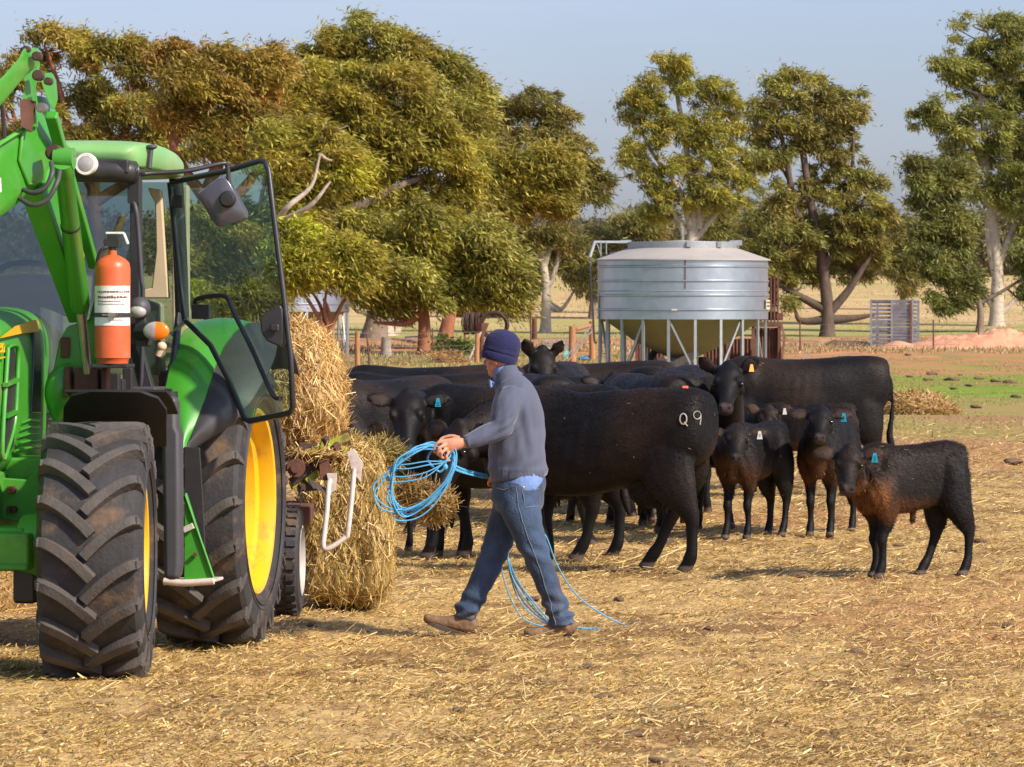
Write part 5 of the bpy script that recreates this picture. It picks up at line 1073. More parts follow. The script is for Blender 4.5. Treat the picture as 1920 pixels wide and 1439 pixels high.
# fire extinguisher strapped to its bracket: a thing carried by the tractor ------------
UX = 1.98; e0 = TU(211, 682, UX); e1 = TU(212, 484, UX); rE = 33.5/FPX*(CAMP-TO) @ np.array([0, 0, 1]) if False else 33.5/FPX*23.8
wpos = TO+TF*e0[0]+TL*e0[1]+np.array([0, 0, e0[2]])
fe = thing('fire_extinguisher', 'worn orange red fire extinguisher strapped upright beside the loader mast', 'extinguisher', wpos, trz); H_ = e1[2]-e0[2]
m = MB(); m.revolve([(.001, .0), (rE*.86, .0), (rE*.9, .02), (rE, .03), (rE, H_*.90), (rE*.93, H_*.955), (rE*.72, H_*.99), (rE*.4, H_*1.02), (.022, H_*1.03), (.022, H_*1.07), (.001, H_*1.07)], axis='z', n=40); obj('cylinder', m, M['red'], fe, smooth=40)
def curved(mb, a0, a1, z0, z1, r, n=12, t=.002):
    V = []
    for i in range(n+1):
        a = a0+(a1-a0)*i/n
        for rr_ in (r, r+t):
            for z in (z0, z1): V.append((rr_*math.cos(a), rr_*math.sin(a), z))
    F_ = []
    for i in range(n):
        b = 4*i; F_ += [(b+2, b+6, b+7, b+3), (b, b+1, b+5, b+4), (b+1, b+3, b+7, b+5), (b, b+4, b+6, b+2)]
    F_ += [(0, 2, 3, 1), (4*n, 4*n+1, 4*n+3, 4*n+2)]
    return mb.add(V, F_)
zl0, zl1 = H_*.36, H_*.735
lb = obj('label', curved(MB(), R(-62), R(82), zl0, zl1, rE+.0005), M['white'], fe, smooth=60)
mk = MB(); r_ = np.random.default_rng(3)
for z, hh, a0, a1 in ((.83, .045, -40, 76), (.69, .05, -38, 66), (.60, .025, -38, 40), (.53, .02, -38, 55), (.13, .02, 0, 50)):
    a = a0
    while a < a1:
        w_ = r_.uniform(3, 8); curved(mk, R(a), R(min(a+w_, a1)), zl0+(zl1-zl0)*z, zl0+(zl1-zl0)*z+(zl1-zl0)*hh*r_.uniform(.7, 1.2), rE+.003, 2, .0008); a += w_+r_.uniform(1.5, 3)
obj('label_print', mk, M['rust'], lb, smooth=0)
obj('strap', curved(MB(), R(-110), R(110), H_*.44, H_*.48, rE+.003, 20, .004), M['black'], fe, smooth=60)
m = MB(); m.box((-rE-.02, 0, H_*.42), (.03, .10, H_*.9)); m.box((-.02, 0, -.012), (rE*2, rE*2, .02)); obj('bracket', m, M['black'], fe, bevel=.004)
m = MB(); m.box((rE+.012, .02, H_*.46), (.02, .035, .02)); m.bar((rE+.012, -.03, H_*.46), (rE+.012, .05, H_*.46), .006); obj('buckle', m, M['steel'], fe)
m = MB(); m.loft([(0, 0, H_*1.05), (0, 0, H_*1.13)], .020, n=12); m.box((0, 0, H_*1.14), (.05, .085, .045)); m.box((0, .005, H_*1.20), (.035, .06, .03)); hv = obj('valve', m, M['black'], fe, bevel=.004)
m = MB(); m.bar((0, -.035, H_*1.235), (0, .06, H_*1.235), .02, .012); m.bar((0, .06, H_*1.235), (0, .083, H_*1.13), .018, .012); obj('handle', m, M['white'], hv, bevel=.003)
m = MB(); m.tube([(.02, -.02, H_*1.1), (.03, -.05, H_*1.08), (.02, -.075, H_*.98), (.0, -.085, H_*.8)], .010, smooth=4); obj('hose', m, M['black'], fe)

# ---------------------------------------------------------------- the bale feeder behind
FD = 27.9
fb0 = W(600, 960, FD)*[1, 1, 0]
fdr = thing('bale_feeder', 'yellow green bale feeder with a bent white hoop behind the tractor', 'feeder', fb0)
def PF(px, py, d=0): return W(px, py, FD+d)
def fpart(name, mb, mat, parent=None, **k): mb.v = [tuple(np.array(p)-fb0) for p in mb.v]; return obj(name, mb, M[mat], parent or fdr, **k)
m = MB(); m.loft([PF(606,1020,-.35), PF(613,960,-.3), PF(617,905,-.25), PF(622,893,-.2)], .016, n=12); m.loft(crom([PF(606,1020,-.35), PF(609,1030,-.36), PF(622,1026,-.36), PF(648,1008,-.34), PF(652,1000,-.34), PF(660,930,-.3), PF(664,880,-.25)], 4), .016, n=12); hp = fpart('hoop', m, 'wpaint', smooth=60)
m = MB(); m.prism([PF(x, y, -.24) for x, y in [(650,848),(664,842),(680,868),(676,905),(658,880)]], (0, .02, 0)); m.prism([PF(x, y, -.24) for x, y in [(612,888),(632,888),(630,920),(620,925)]], (0, .02, 0)); fpart('hoop_plate', m, 'wpaint', hp, bevel=.003)
for a, b, w_, mt_ in (((545,905),(625,850),.05,'darkrust'), ((560,858),(655,818),.04,'chart'), ((545,912),(575,896),.03,'chart'), ((600,856),(606,896),.03,'rust'), ((628,832),(642,866),.03,'rust'), ((560,838),(640,842),.035,'darkrust'), ((600,836),(650,846),.03,'chart'), ((548,868),(600,880),.04,'darkrust'), ((556,890),(600,858),.025,'wpaint'), ((575,905),(612,868),.03,'chart'), ((545,850),(575,872),.03,'rust'), ((610,820),(618,870),.03,'darkrust'), ((560,915),(600,912),.03,'darkrust')):
    m = MB(); m.bar(PF(*a, -.15), PF(*b, -.1), w_, .05); fpart('frame_bar', m, mt_, bevel=.006)
m = MB(); m.prism([PF(x, y, -.22) for x, y in [(598,862),(612,858),(634,905),(600,900)]], (0, .03, 0)); fpart('rusty_plate', m, 'rust', bevel=.003); m = MB(); m.prism([PF(x, y, -.05) for x, y in [(640,808),(656,806),(658,835),(642,835)]], (0, .03, 0)); fpart('rusty_plate', m, 'rust', bevel=.003)
m = MB(); p = PF(556,877,-.2); m.loft([p, p+[0, -.09, 0]], .055, n=16); m.loft([p+[0, -.09, 0], p+[0, -.12, 0]], .03, n=12); m.loft([PF(556,877,-.2), PF(590,850,-.1)], .03, n=8); fpart('gear_hub', m, 'rust')
for k in range(5): 
    m = MB(); p = PF(578+7*k, 898+4*k, -.2); m.bar(p, PF(590+8*k, 915+4*k, -.28), .012); fpart('tine', m, 'steel')
m = MB(); m.box(tuple(PF(535, 960, .45)), (.35, .9, .10)); m.box(tuple(PF(545, 872, .4)), (.4, .8, .05)); m.bar(PF(535, 1015, .0), PF(545, 1010, .9), .07); fpart('chassis', m, 'rust', bevel=.01)
wc = PF(541, 1030, -.1); ew = MB(); ew.revolve([(.20, .07), (.24, .085), (.30, .08), (.325, .055), (.33, 0), (.325, -.055), (.30, -.08), (.24, -.085), (.20, -.07)], axis='x', n=44)
for k in range(30):
    for s_ in (-1, 1):
        a = 2*math.pi*(k+.25*s_)/30; rot = Matrix.Rotation(-a, 3, 'X'); ew.box((s_*.038, .325*math.sin(a), .325*math.cos(a)), (.055, .038, .03), rot)
rz_ = Matrix.Rotation(R(-2.2), 3, 'Z')
zc_ = .335; off = np.array([wc[0], wc[1]+.0, zc_])
ew.v = [tuple(np.array(rz_ @ Vector(p))+off) for p in ew.v]; wt = fpart('tyre', ew, 'tyre', smooth=30)
m = MB(); m.revolve([(.205, .075), (.215, .085), (.20, .088), (.185, .06), (.17, .02), (.08, .0), (.06, .04), (.001, .04)], axis='x', n=36); m.v = [tuple(np.array(rz_ @ Vector(p))+off) for p in m.v]; M['dullwhite'] = pmat('dusty_white_rim', (.42, .40, .37), .6, .1, var=.15, dirt=((.2,.13,.08), .3, 6)); fpart('rim', m, 'dullwhite', wt, smooth=30)
# ---------------------------------------------------------------- cattle
def remesh(mb, vox, smooth=3, name='t'):
    me = bpy.data.meshes.new(name); me.from_pydata(mb.v, [], mb.f); me.update(); fix_normals(me)
    o = bpy.data.objects.new(name, me); COL.objects.link(o)
    r = o.modifiers.new('r', 'REMESH'); r.mode = 'VOXEL'; r.voxel_size = vox; r.use_smooth_shade = True
    s = o.modifiers.new('s', 'SMOOTH'); s.factor = .5; s.iterations = smooth
    dg = bpy.context.evaluated_depsgraph_get(); dg.update()
    out = bpy.data.meshes.new_from_object(o.evaluated_get(dg)); bpy.data.objects.remove(o); bpy.data.meshes.remove(me)
    return out
def np_mesh(me):
    n = len(me.vertices); V = np.empty(n*3, np.float32); me.vertices.foreach_get('co', V); N = np.empty(n*3, np.float32); me.vertices.foreach_get('normal', N)
    return V.reshape(-1, 3).astype(float), N.reshape(-1, 3).astype(float)
def mesh_faces(me):
    k = np.empty(len(me.loops), np.int32); me.loops.foreach_get('vertex_index', k)
    t = np.empty(len(me.polygons), np.int32); me.polygons.foreach_get('loop_total', t)
    return (k.reshape(-1, 4) if (t == 4).all() else None)
def ear_path(root, d, up, L, w):
    """flattened leaf shape: path, thickness, width, plus the 'up' of its section"""
    P = []; ra = []; rb = []
    for t, a in ((0, .34), (.15, .55), (.35, .9), (.55, 1.0), (.75, .86), (.9, .55), (1, .18)):
        P.append(np.array(root)+np.array(d)*L*t+np.array(up)*(-.12*L*t*t)); ra.append(w*a); rb.append(max(.016, w*.28*a))
    return P, ra, rb
def cow(label, px, D, heading, poll, muzzle, sc=1.0, calf=False, feet=(0, 0, 0, 0), bull=False, ears=(.25, .1), eardir=None, vox=.017, fur=9000, tags=(), z=None, brown=0.0, tail=True, cat='cow', group='black cattle round the bales', name='cow', bend=0.0, low=0, hump=0, wid=1.0, length=1.0, seed=1, brand=False, redmark=None, rumpmark=None, udder=True, spot=False):
    """px,D: where the middle of the body stands; heading in degrees (0 = +X); poll, muzzle: photo points with distance"""
    c = np.array([(px-960)/FPX*D, D, float(ground_h((px-960)/FPX*D, D))]); ph = R(heading); rr = np.random.default_rng(seed)
    ca, sa = math.cos(ph), math.sin(ph)
    def loc(p):   # world -> local unscaled
        q = np.array(p, float)-c; return np.array([q[0]*ca+q[1]*sa, -q[0]*sa+q[1]*ca, q[2]])/sc
    def dloc(d): d = np.array(d, float); q = np.array([d[0]*ca+d[1]*sa, -d[0]*sa+d[1]*ca, d[2]]); return q/np.linalg.norm(q)
    mb = MB()
    wk = (.82 if calf else 1.0)*wid; dk = .80 if calf else 1.0
    # trunk: x, top, bottom, half width
    if calf: T = [(-.67,1.19,.94,.11),(-.645,1.24,.84,.150),(-.50,1.265,.76,.175),(-.30,1.255,.68,.185),(-.05,1.235,.625,.205),(.18,1.235,.60,.20),(.38,1.255,.60,.18),(.54,1.24,.60,.155),(.66,1.17,.62,.13),(.72,1.08,.72,.07)]
    else: T = [(-.86,1.25,.96,.15),(-.83,1.305,.84,.215),(-.72,1.335,.74,.26),(-.52,1.335,.69,.275),(-.25,1.315,.60,.305),(.0,1.305,.545,.325),(.22,1.305,.53,.315),(.42,1.325,.54,.275),(.58,1.33,.53,.255),(.72,1.27,.54,.21),(.82,1.16,.60,.14),(.86,1.05,.70,.08)]
    T = [(x*length, t, b, w*wk) for x, t, b, w in T]
    k = 4; xs = cval([q[0] for q in T], k); tp = cval([q[1] for q in T], k); bt = cval([q[2] for q in T], k); wd_ = cval([q[3] for q in T], k)
    P = [(xs[i], 0, (tp[i]+bt[i])/2) for i in range(len(xs))]
    mb.loft(P, wd_, [(tp[i]-bt[i])/2 for i in range(len(xs))], n=30, p=2.5, dirv=(1, 0, 0))
    xr, xf = (-.50, .42) if calf else (-.62, .50)
    xr *= length; xf *= length; hw = .115 if calf else .165; lt = .92 if calf else 1.0
    for sg in (1, -1):
        if not calf: mb.ell((xr+.12, sg*.175, 1.205), (.10, .06, .05), 12, 8); mb.ell((xs[0]+.06, sg*.09, 1.13), (.04, .05, .05), 10, 6); mb.ell((xf-.02, sg*.20, 1.02), (.12, .07, .22), 12, 8)
        else: mb.ell((xf-.02, sg*.13, .98), (.09, .05, .17), 10, 6)
    # hind quarters and legs: feet = swing of (near/left front, right front, left hind, right hind)
    for sgn, sw in ((1, feet[2]), (-1, feet[3])):
        y = hw*sgn; g_ = .82 if calf else 1.0; L = [(xr+.10,y*.55,1.13,.09,.12),(xr+.06,y*.75,1.01,.115,.165*g_),(xr+.03,y*.88,.88,.125,.205*g_),(xr+.01+sw*.1,y*.98,.73,.115,.205*g_),(xr-.035+sw*.35,y*1.08,.59,.090,.158*g_),(xr-.08+sw*.55,y*1.05,.48,.058,.096),(xr-.105+sw*.68,y*1.02,.40,.046,.062),(xr-.095+sw*.78,y,.30,.036,.046),(xr-.08+sw*.9,y,.18,.036,.044),(xr-.06+sw*.97,y,.12,.043,.052),(xr-.03+sw,y,.06,.042,.05),(xr+.0+sw,y,.0,.055,.068)]
        f = 1.0 if calf else 1.0
        pts = [(a, b, zz) for a, b, zz, *_ in L]; q = crom(pts, 3); mb.loft(q, cval([l[3]*f for l in L], 3), cval([l[4]*f for l in L], 3), up=(1, 0, 0), n=14)
    for sgn, sw in ((1, feet[0]), (-1, feet[1])):
        y = hw*.92*sgn; L = [(xf+.02,y*1.0,.98,.09,.19),(xf+.04,y*1.25,.82,.10,.17),(xf+.00,y*1.2,.66,.085,.125),(xf-.02+sw*.3,y*1.08,.54,.06,.078),(xf-.0+sw*.55,y,.42,.045,.052),(xf+.015+sw*.65,y,.36,.047,.052),(xf+.0+sw*.75,y,.28,.034,.038),(xf+sw*.9,y,.16,.034,.04),(xf+.01+sw*.95,y,.11,.042,.048),(xf+.03+sw,y,.05,.041,.048),(xf+.05+sw,y,.0,.053,.066)]
        f = 1.04 if calf else 1.0
        q = crom([(a, b, zz) for a, b, zz, *_ in L], 3); mb.loft(q, cval([l[3]*f for l in L], 3), cval([l[4]*f for l in L], 3), up=(1, 0, 0), n=14)
    # neck and head
    pol = loc(poll); hs = 1.02 if calf else 1.04
    hd = dloc(np.array(muzzle)-np.array(poll)) if not callable(muzzle) else None
    HL = .50*hs*(.80 if calf else 1.0)
    nb = np.array([xf+.10, 0, .96]); nb2 = np.array([xf+.30, 0, 1.0 if not calf else .95]); back = pol-hd*.02
    side = np.cross(hd, [0, 0, 1.0]); 
    if np.linalg.norm(side) < .2: side = np.cross(hd, [1, 0, 0])
    side /= np.linalg.norm(side); hup = np.cross(side, hd); hup /= np.linalg.norm(hup)
    under = pol-hup*.10*hs+hd*.05
    mid = (nb2+under)*.5+np.array([0, 0, .03]); q = crom([nb, nb2, mid, under], 4)
    n_ = len(q); a0, a1 = (.17, .088) if calf else (.215, .115); b0, b1 = (.25, .125) if calf else (.33, .16)
    mb.loft(q, [a0+(a1-a0)*(i/(n_-1))**.8 for i in range(n_)], [b0+(b1-b0)*(i/(n_-1))**.7 for i in range(n_)], n=18)
    # head: t along face, offset down, half width, half height
    Hd = [(-.10,-.085,.055,.06),(-.03,-.075,.095,.095),(.06,-.075,.115,.115),(.17,-.085,.122,.125),(.27,-.09,.118,.118),(.40,-.095,.10,.105),(.55,-.105,.078,.090),(.70,-.115,.066,.076),(.82,-.122,.068,.068),(.92,-.128,.072,.062),(.99,-.132,.058,.048),(1.03,-.134,.03,.025)]
    if calf: Hd = [(t, o, w*1.02, h*1.02) for t, o, w, h in Hd]
    Pp = [pol+hd*t*HL+hup*(o*hs+ (.02 if t < .2 else 0)) for t, o, w, h in Hd]
    q = crom(Pp, 3); U = [tuple(hup)]*len(q)
    mb.loft(q, cval([h[2]*hs for h in Hd], 3), cval([h[3]*hs for h in Hd], 3), n=20, ups=U, p=2.3)
    # poll tuft and brow ridges, jaw, nostril rims
    mb.ell(pol+hup*.015*hs-hd*.01, (.06*hs,)*3, 10, 6)
    eyes = []
    for sg in (1, -1):
        e = pol+hd*HL*.36+side*sg*.108*hs-hup*.045*hs; eyes.append((e, sg)); mb.ell(e+hup*.030*hs-side*sg*.016, (.034*hs,)*3, 10, 6)
        mb.ell(pol+hd*HL*.93+side*sg*.036*hs-hup*.085*hs, (.030*hs,)*3, 8, 6)
        mb.ell(pol+hd*HL*.26+side*sg*.075*hs-hup*.13*hs, (.062*hs,)*3, 10, 6)
    eo = []
    for sg in (1, -1):
        up_, bk = ears if eardir is None else eardir[0 if sg == 1 else 1]
        d = side*sg+hup*up_-hd*bk; d /= np.linalg.norm(d); r0_ = pol+hd*HL*.06+side*sg*.095*hs-hup*.03*hs
        eu = hup*.8+hd*.35 if up_ < .9 else hd*.9; eu = eu-d*np.dot(eu, d); eu /= np.linalg.norm(eu)
        L_ = (.23 if calf else .22); pth, ra, rb = ear_path(r0_, d, eu, L_, .078 if calf else .076)
        mb.loft(pth, ra, rb, n=12, ups=[tuple(eu)]*len(pth)); eo.append((r0_, d, eu, L_, sg))
    # tail
    if tail:
        tx = xs[0]; zt = 1.22 if not calf else 1.16
        tq = [(tx+.14,0,zt-.05),(tx+.05,0.01,zt-.04),(tx-.035,.02,zt-.17),(tx-.035,.03,zt-.45),(tx-.03+tail*.02,.04,zt-.68),(tx-.06,.05,zt-.88)]
        q = crom(tq, 4); mb.loft(q, [.034,.034,.032,.03,.03,.028,.027,.026,.025,.024,.024,.024,.025,.027,.03,.036,.04,.042,.038,.028,.018][:len(q)], n=8)
    if udder and not calf:
        mb.ell((xr+.20, 0, .58), (.20, .13, .13), 14, 8)
        for ux in (.12, .27):
            for uy in (-.06, .06): mb.loft([(xr+ux, uy, .50), (xr+ux+.01, uy, .40)], [.026, .018], n=8)
    if calf: mb.loft([(-.02, 0, .60), (.0, 0, .52)], [.03, .018], n=8)
    for i in range(len(mb.v)): mb.v[i] = tuple(x*sc for x in mb.v[i])
    me = remesh(mb, vox*sc if vox < .03 else vox, 7, name)
    V, N = np_mesh(me); Q = V/sc
    # muscling and folds
    nn = (vnoise(Q[:, 0]*4+seed*7.7, Q[:, 2]*4+Q[:, 1]*3, 71+seed)-.5)*.020+(vnoise(Q[:, 0]*11, Q[:, 2]*5+Q[:, 1]*9, 72+seed)-.5)*.006
    body = np.clip((Q[:, 2]-.35)/.3, 0, 1); nn += .0018*np.sin(Q[:, 0]*62+Q[:, 2]*9)*np.exp(-((Q[:, 0]-.02)/.22)**2)*np.clip((Q[:, 2]-.6)/.15, 0, 1)*np.clip((1.2-Q[:, 2])/.1, 0, 1)+.010*np.sin(Q[:, 0]*55-Q[:, 2]*22)*np.exp(-((Q[:, 0]-xf-.18)/.12)**2)*(Q[:, 2] < 1.15); V2 = V+N*(nn*body)[:, None]*sc; Q = V2/sc
    me.vertices.foreach_set('co', V2.astype(np.float32).ravel())
    # coat colour in patches
    blk = np.array([.0050, .0042, .0044]); dkb = np.array([.021, .012, .008]); brn_ = np.array([.15, .055, .015])
    m1 = vnoise(Q[:, 0]*2.3+seed, Q[:, 2]*2.8+Q[:, 1]*2, 80+seed); colr = blk+(dkb-blk)*(np.clip((m1-.35)*1.8, 0, 1)*np.clip((Q[:, 2]-.3)*1.6, 0, 1))[:, None]*(1.0 if not calf else .8)
    if brown:
        # tan on chest, brisket and belly
        under_ = np.clip((.80+.12*(m1-.5)-Q[:, 2])/.16, 0, 1)*np.clip((Q[:, 2]-.50)/.06, 0, 1)*np.clip((Q[:, 0]+.35*length)/.2, 0, 1)
        chest = np.clip((Q[:, 0]-(xf-.04))/.12, 0, 1)*np.clip((.98-Q[:, 2])/.2, 0, 1)*np.clip((Q[:, 2]-.50)/.08, 0, 1)
        hdm = np.clip(np.sum((Q-pol)*hd, 1)/.1+1.5, 0, 1)*(np.linalg.norm(Q-(pol+hd*HL*.5), axis=1) < .42*hs)
        t_ = np.clip(np.maximum(under_*.55, chest*.9)*brown*(.1+1.1*m1)*(1-hdm), 0, .8); colr = colr*(1-t_[:, None])+brn_*t_[:, None]
        eh = np.zeros(len(Q))
        for r0_, d, eu, L_, sg in eo:
            dd = (Q-r0_) @ d; eh = np.maximum(eh, (dd > L_*.25)*(np.linalg.norm(Q-(r0_+d*L_*.6), axis=1) < .13))
        eh = eh*min(brown, 1); colr = colr*(1-.42*eh[:, None])+np.array([.10, .052, .03])*.42*eh[:, None]
    # hooves and muzzle
    hf = Q[:, 2] < .055; colr[hf] = [.085, .062, .05]
    mz = np.linalg.norm(Q-(pol+hd*HL*.985-hup*.115*hs), axis=1); mt = np.clip((.075*hs-mz)/.03, 0, 1)[:, None]; colr = colr*(1-mt)+np.array([.055, .038, .034])*mt
    for sg in (1, -1):
        ns = np.linalg.norm(Q-(pol+hd*HL*1.0+side*sg*.036*hs-hup*.09*hs), axis=1) < .017*hs; colr[ns] = [.004, .003, .003]
    # inside of the ears, a little paler
    for r0_, d, eu, L_, sg in eo:
        e = (np.linalg.norm(Q-(r0_+d*L_*.55+eu*.02), axis=1) < .06)&((N @ hd) > .3); colr[e] = colr[e]*.5+np.array([.05, .032, .026])*.5
    # shaggy coat: short tufts lying back and down
    nf = int(fur*2.0); S = None
    if nf:
        w8 = np.clip((Q[:, 2]-.12)/.25, .15, 1); w8 /= w8.sum(); kk = rr.choice(len(V2), nf, p=w8); d = np.array([-.75, 0, -.65])+rr.normal(0, .35, (nf, 3)); Nk = N[kk]
        d -= Nk*np.sum(d*Nk, 1)[:, None]; d /= np.linalg.norm(d, axis=1)[:, None]+1e-9; d = d+Nk*rr.uniform(.05, .36, (nf, 1)); d /= np.linalg.norm(d, axis=1)[:, None]
        wv = np.cross(d, Nk); wv /= np.linalg.norm(wv, axis=1)[:, None]+1e-9; hn = np.linalg.norm(Q[kk]-(pol+hd*HL*.5), axis=1) < .36*hs; top = (1+.25*(Q[kk, 2] > 1.15))*np.where(hn, .45, 1)*np.where(Q[kk, 2] < .45, .5, 1)
        ln = rr.uniform(.014, .034, nf)*(1.15 if calf else 1)*top
        S = slivers(V2[kk]-Nk*.003, d, wv, ln, rr.uniform(.002, .004, nf)); SCo = np.repeat(colr[kk]*rr.uniform(.5, 2.6, (nf, 1))+(rr.random((nf, 1)) < .10)*np.array([.022, .014, .010]), 4, 0)
        sp = rr.random(nf) < (.0012); SCo.reshape(-1, 4, 3)[sp] = np.array([.55, .40, .16])
    Fq = mesh_faces(me)
    if Fq is not None and S is not None:
        nv = len(V2); VV = np.concatenate([V2, S]); FF = np.concatenate([Fq, quadidx(nf)+nv]); o = np_obj(name, VV, FF, M['coat'], colors=np.concatenate([colr, SCo]), smooth=True)
    else:
        set_col(me, colr); me.materials.append(M['coat']); o = bpy.data.objects.new(name, me); COL.objects.link(o)
    o.location = tuple(c); o.rotation_euler = (0, 0, ph); tag(o, label, cat, group)
    def sub(nm, mb_, mt_, sm=60):
        mb_.v = [tuple(np.array(p)*sc) for p in mb_.v]; return obj(nm, mb_, M[mt_], o, smooth=sm)
    for e, sg in eyes:
        sub('eye', MB().ell(e+side*sg*.003*hs-hup*.004, (.024*hs,)*3, 12, 8), 'eye')
    for i, mt_, num in tags:     # ear tags hang from the middle of the ear, facing where the face looks
        r0_, d, eu, L_, sg = eo[i]; tc = r0_+d*L_*.62+eu*.006; f = hd+np.array([0, 0, .15]); 
        cv = dloc(np.array([0, 0, HCAM])-c); f = cv-np.array([0, 0, cv[2]]); f /= np.linalg.norm(f); sx = np.cross([0, 0, 1], f); dn = np.array([0, 0, -1.])
        tc = tc+f*.03; ts = .75 if not calf else 1.0
        mbt = MB(); tq4 = (tc+sx*.014*ts, tc-sx*.014*ts, tc-sx*.030*ts+dn*.085*ts, tc+sx*.030*ts+dn*.085*ts); mbt.hexa(tq4, [p+f*.004 for p in tq4]); tg = sub('ear_tag', mbt, mt_, 0)
        if num:
            mk = MB()
            for j in range(num): 
                a = tc+dn*(.032+.017*j)+f*.006
                mk.hexa([a+sx*.013, a-sx*.010, a-sx*.010+dn*.004, a+sx*.013+dn*.004], [p+f*.002 for p in (a+sx*.013, a-sx*.010, a-sx*.010+dn*.004, a+sx*.013+dn*.004)])
            mk.v = [tuple(np.array(p)*sc) for p in mk.v]; q_ = obj('tag_number', mk, M['black'], tg, smooth=0)
    return o, dict(V=V2, N=N, c=c, ph=ph, sc=sc)
def glyph(parent, info, px, py, strokes, size, name, r=.006, mat='brand'):
    """brand strokes laid on the hide where the sight line of (px,py) meets it"""
    V, N, c, ph = info['V'], info['N'], info['c'], info['ph']; ca, sa = math.cos(ph), math.sin(ph)
    Wd = np.stack([V[:, 0]*ca-V[:, 1]*sa, V[:, 0]*sa+V[:, 1]*ca, V[:, 2]], 1)+c
    PX = 960+Wd[:, 0]/Wd[:, 1]*FPX; PY = HY+(HCAM-Wd[:, 2])/Wd[:, 1]*FPX; Nw = N[:, 0]*sa+N[:, 1]*ca
    mb = MB()
    for st in strokes:
        P = []
        for a, b in st:
            x, y = px+a*size, py+b*size; k = (PX-x)**2+(PY-y)**2+1e4*(Nw > -.1); i = np.argsort(k)[:14]; w_ = 1/(k[i]+2); dd = (Wd[i, 1]*w_).sum()/w_.sum()-.008; q = W(x, y, dd)-c; P.append(np.array([q[0]*ca+q[1]*sa, -q[0]*sa+q[1]*ca, q[2]]))
        P = crom(P, 3) if len(P) > 2 else P
        mb.loft(P, r, r*.9, n=6)
    return obj(name, mb, M[mat], parent, smooth=60)
CPY = lambda px, py, D: W(px, py, D)
herd = {}
def C_(key, *a, **k): herd[key] = cow(*a, **k); return herd[key][0]
# Q9 cow, side on, nearest
C_('A', 'black cow branded Q 9 on the rump standing side on behind the man', 1120, 32.6, 153, CPY(862, 803, 32.5), CPY(785, 935, 32.2), sc=.985, feet=(-.20, -.06, -.12, .34), eardir=((.35, .1), (.35, .1)), seed=1, fur=26000, vox=.014, length=1.04, tail=False)
glyph(herd['A'][0], herd['A'][1], 1281, 786, [[(math.cos(t)*.62, math.sin(t)*.95) for t in np.linspace(-.3, 5.98, 13)], [(.15, .55), (.75, 1.3)]], 10.5, 'brand_letter')
glyph(herd['A'][0], herd['A'][1], 1307, 779, [[(math.cos(t)*.72, math.sin(t)*.78) for t in np.linspace(0, 6.28, 13)], [(.72, .0), (.70, .8), (.55, 1.9)]], 9.5, 'brand_number', r=.005)
glyph(herd['A'][0], herd['A'][1], 1285, 725.5, [[(-.8, 0), (.8, .05)], [(-.8, .4), (.8, .45)]], 6, 'rump_sticker', r=.009, mat='redmark') if M.setdefault('redmark', pmat('red_sticker', (.75,.18,.12), .5)) else None
# cow with blue tag looking down at the hay
C_('B', 'black cow with a blue ear tag lowering its head between bale and man', 962, 34.3, 166, CPY(765, 744, 33.7), CPY(752, 868, 33.1), sc=.99, feet=(.1, -.12, .1, -.1), ears=(.30, .0), tags=((1, 'bluetag', 2),), seed=2, fur=16000, vox=.016)
C_('C', 'grey backed black cow at the far left close behind the upper bale', 712, 37.5, 235, CPY(660, 800, 36.6), CPY(650, 880, 36.4), sc=1.0, seed=3, fur=9000, vox=.019)
C_('D1', 'black cow seen as a long low back behind the blue tagged cow', 790, 39.0, 182, CPY(660, 760, 39.0), CPY(640, 820, 38.8), sc=1.0, seed=4, fur=6000, vox=.02)
C_('D2', 'farthest black cow on the left its back just under the fence', 800, 43.5, 178, CPY(690, 760, 43.5), CPY(670, 800, 43.3), sc=1.0, seed=5, fur=5000, vox=.022, length=1.1)
C_('E', 'black cow facing us with both ears pricked straight up right of the beanie', 1045, 45.2, 262, CPY(1017, 661, 44.2), CPY(1022, 718, 43.9), sc=1.02, ears=(2.4, .1), seed=6, fur=6000, vox=.018)
C_('F', 'black cow standing end on just right of the mans shoulder', 1010, 40.5, 100, CPY(1000, 790, 42), CPY(990, 830, 42), sc=.99, seed=7, fur=6000, vox=.02)
C_('G', 'black cow with lowered head in the middle of the herd under the silo', 1120, 41.5, -5, CPY(1150, 712, 41.0), CPY(1160, 770, 40.6), sc=.96, seed=8, fur=6000, vox=.02)
C_('H1', 'black cow seen from behind with a bony raised rump below the silo', 1262, 41.8, 70, CPY(1240, 760, 43.5), CPY(1230, 800, 43.5), sc=1.04, seed=9, fur=6000, vox=.02)
C_('H2', 'black cow rump left of the bony rumped cow under the silo', 1218, 38.6, 110, CPY(1190, 760, 40), CPY(1180, 800, 40), sc=1.0, seed=10, fur=6000, vox=.02)
C_('G2', 'black cow back rising behind the middle of the herd by the silo legs', 1110, 47.5, 175, CPY(1030, 720, 47.5), CPY(1010, 760, 47.3), sc=1.02, seed=20, fur=4000, vox=.024)
C_('I', 'large black cow side on at the right with a long hanging tail', 1500, 47.0, 181, CPY(1372, 760, 47.5), CPY(1340, 800, 47.3), sc=1.04, seed=11, fur=11000, vox=.019, length=1.02)
C_('J', 'black cow with a yellow ear tag gazing at us over the branded rump', 1298, 38.9, 288, CPY(1366, 692, 37.7), CPY(1359, 748, 37.25), sc=.97, ears=(.9, .1), tags=((1, 'yellowtag', 0),), seed=12, fur=10000, vox=.016)
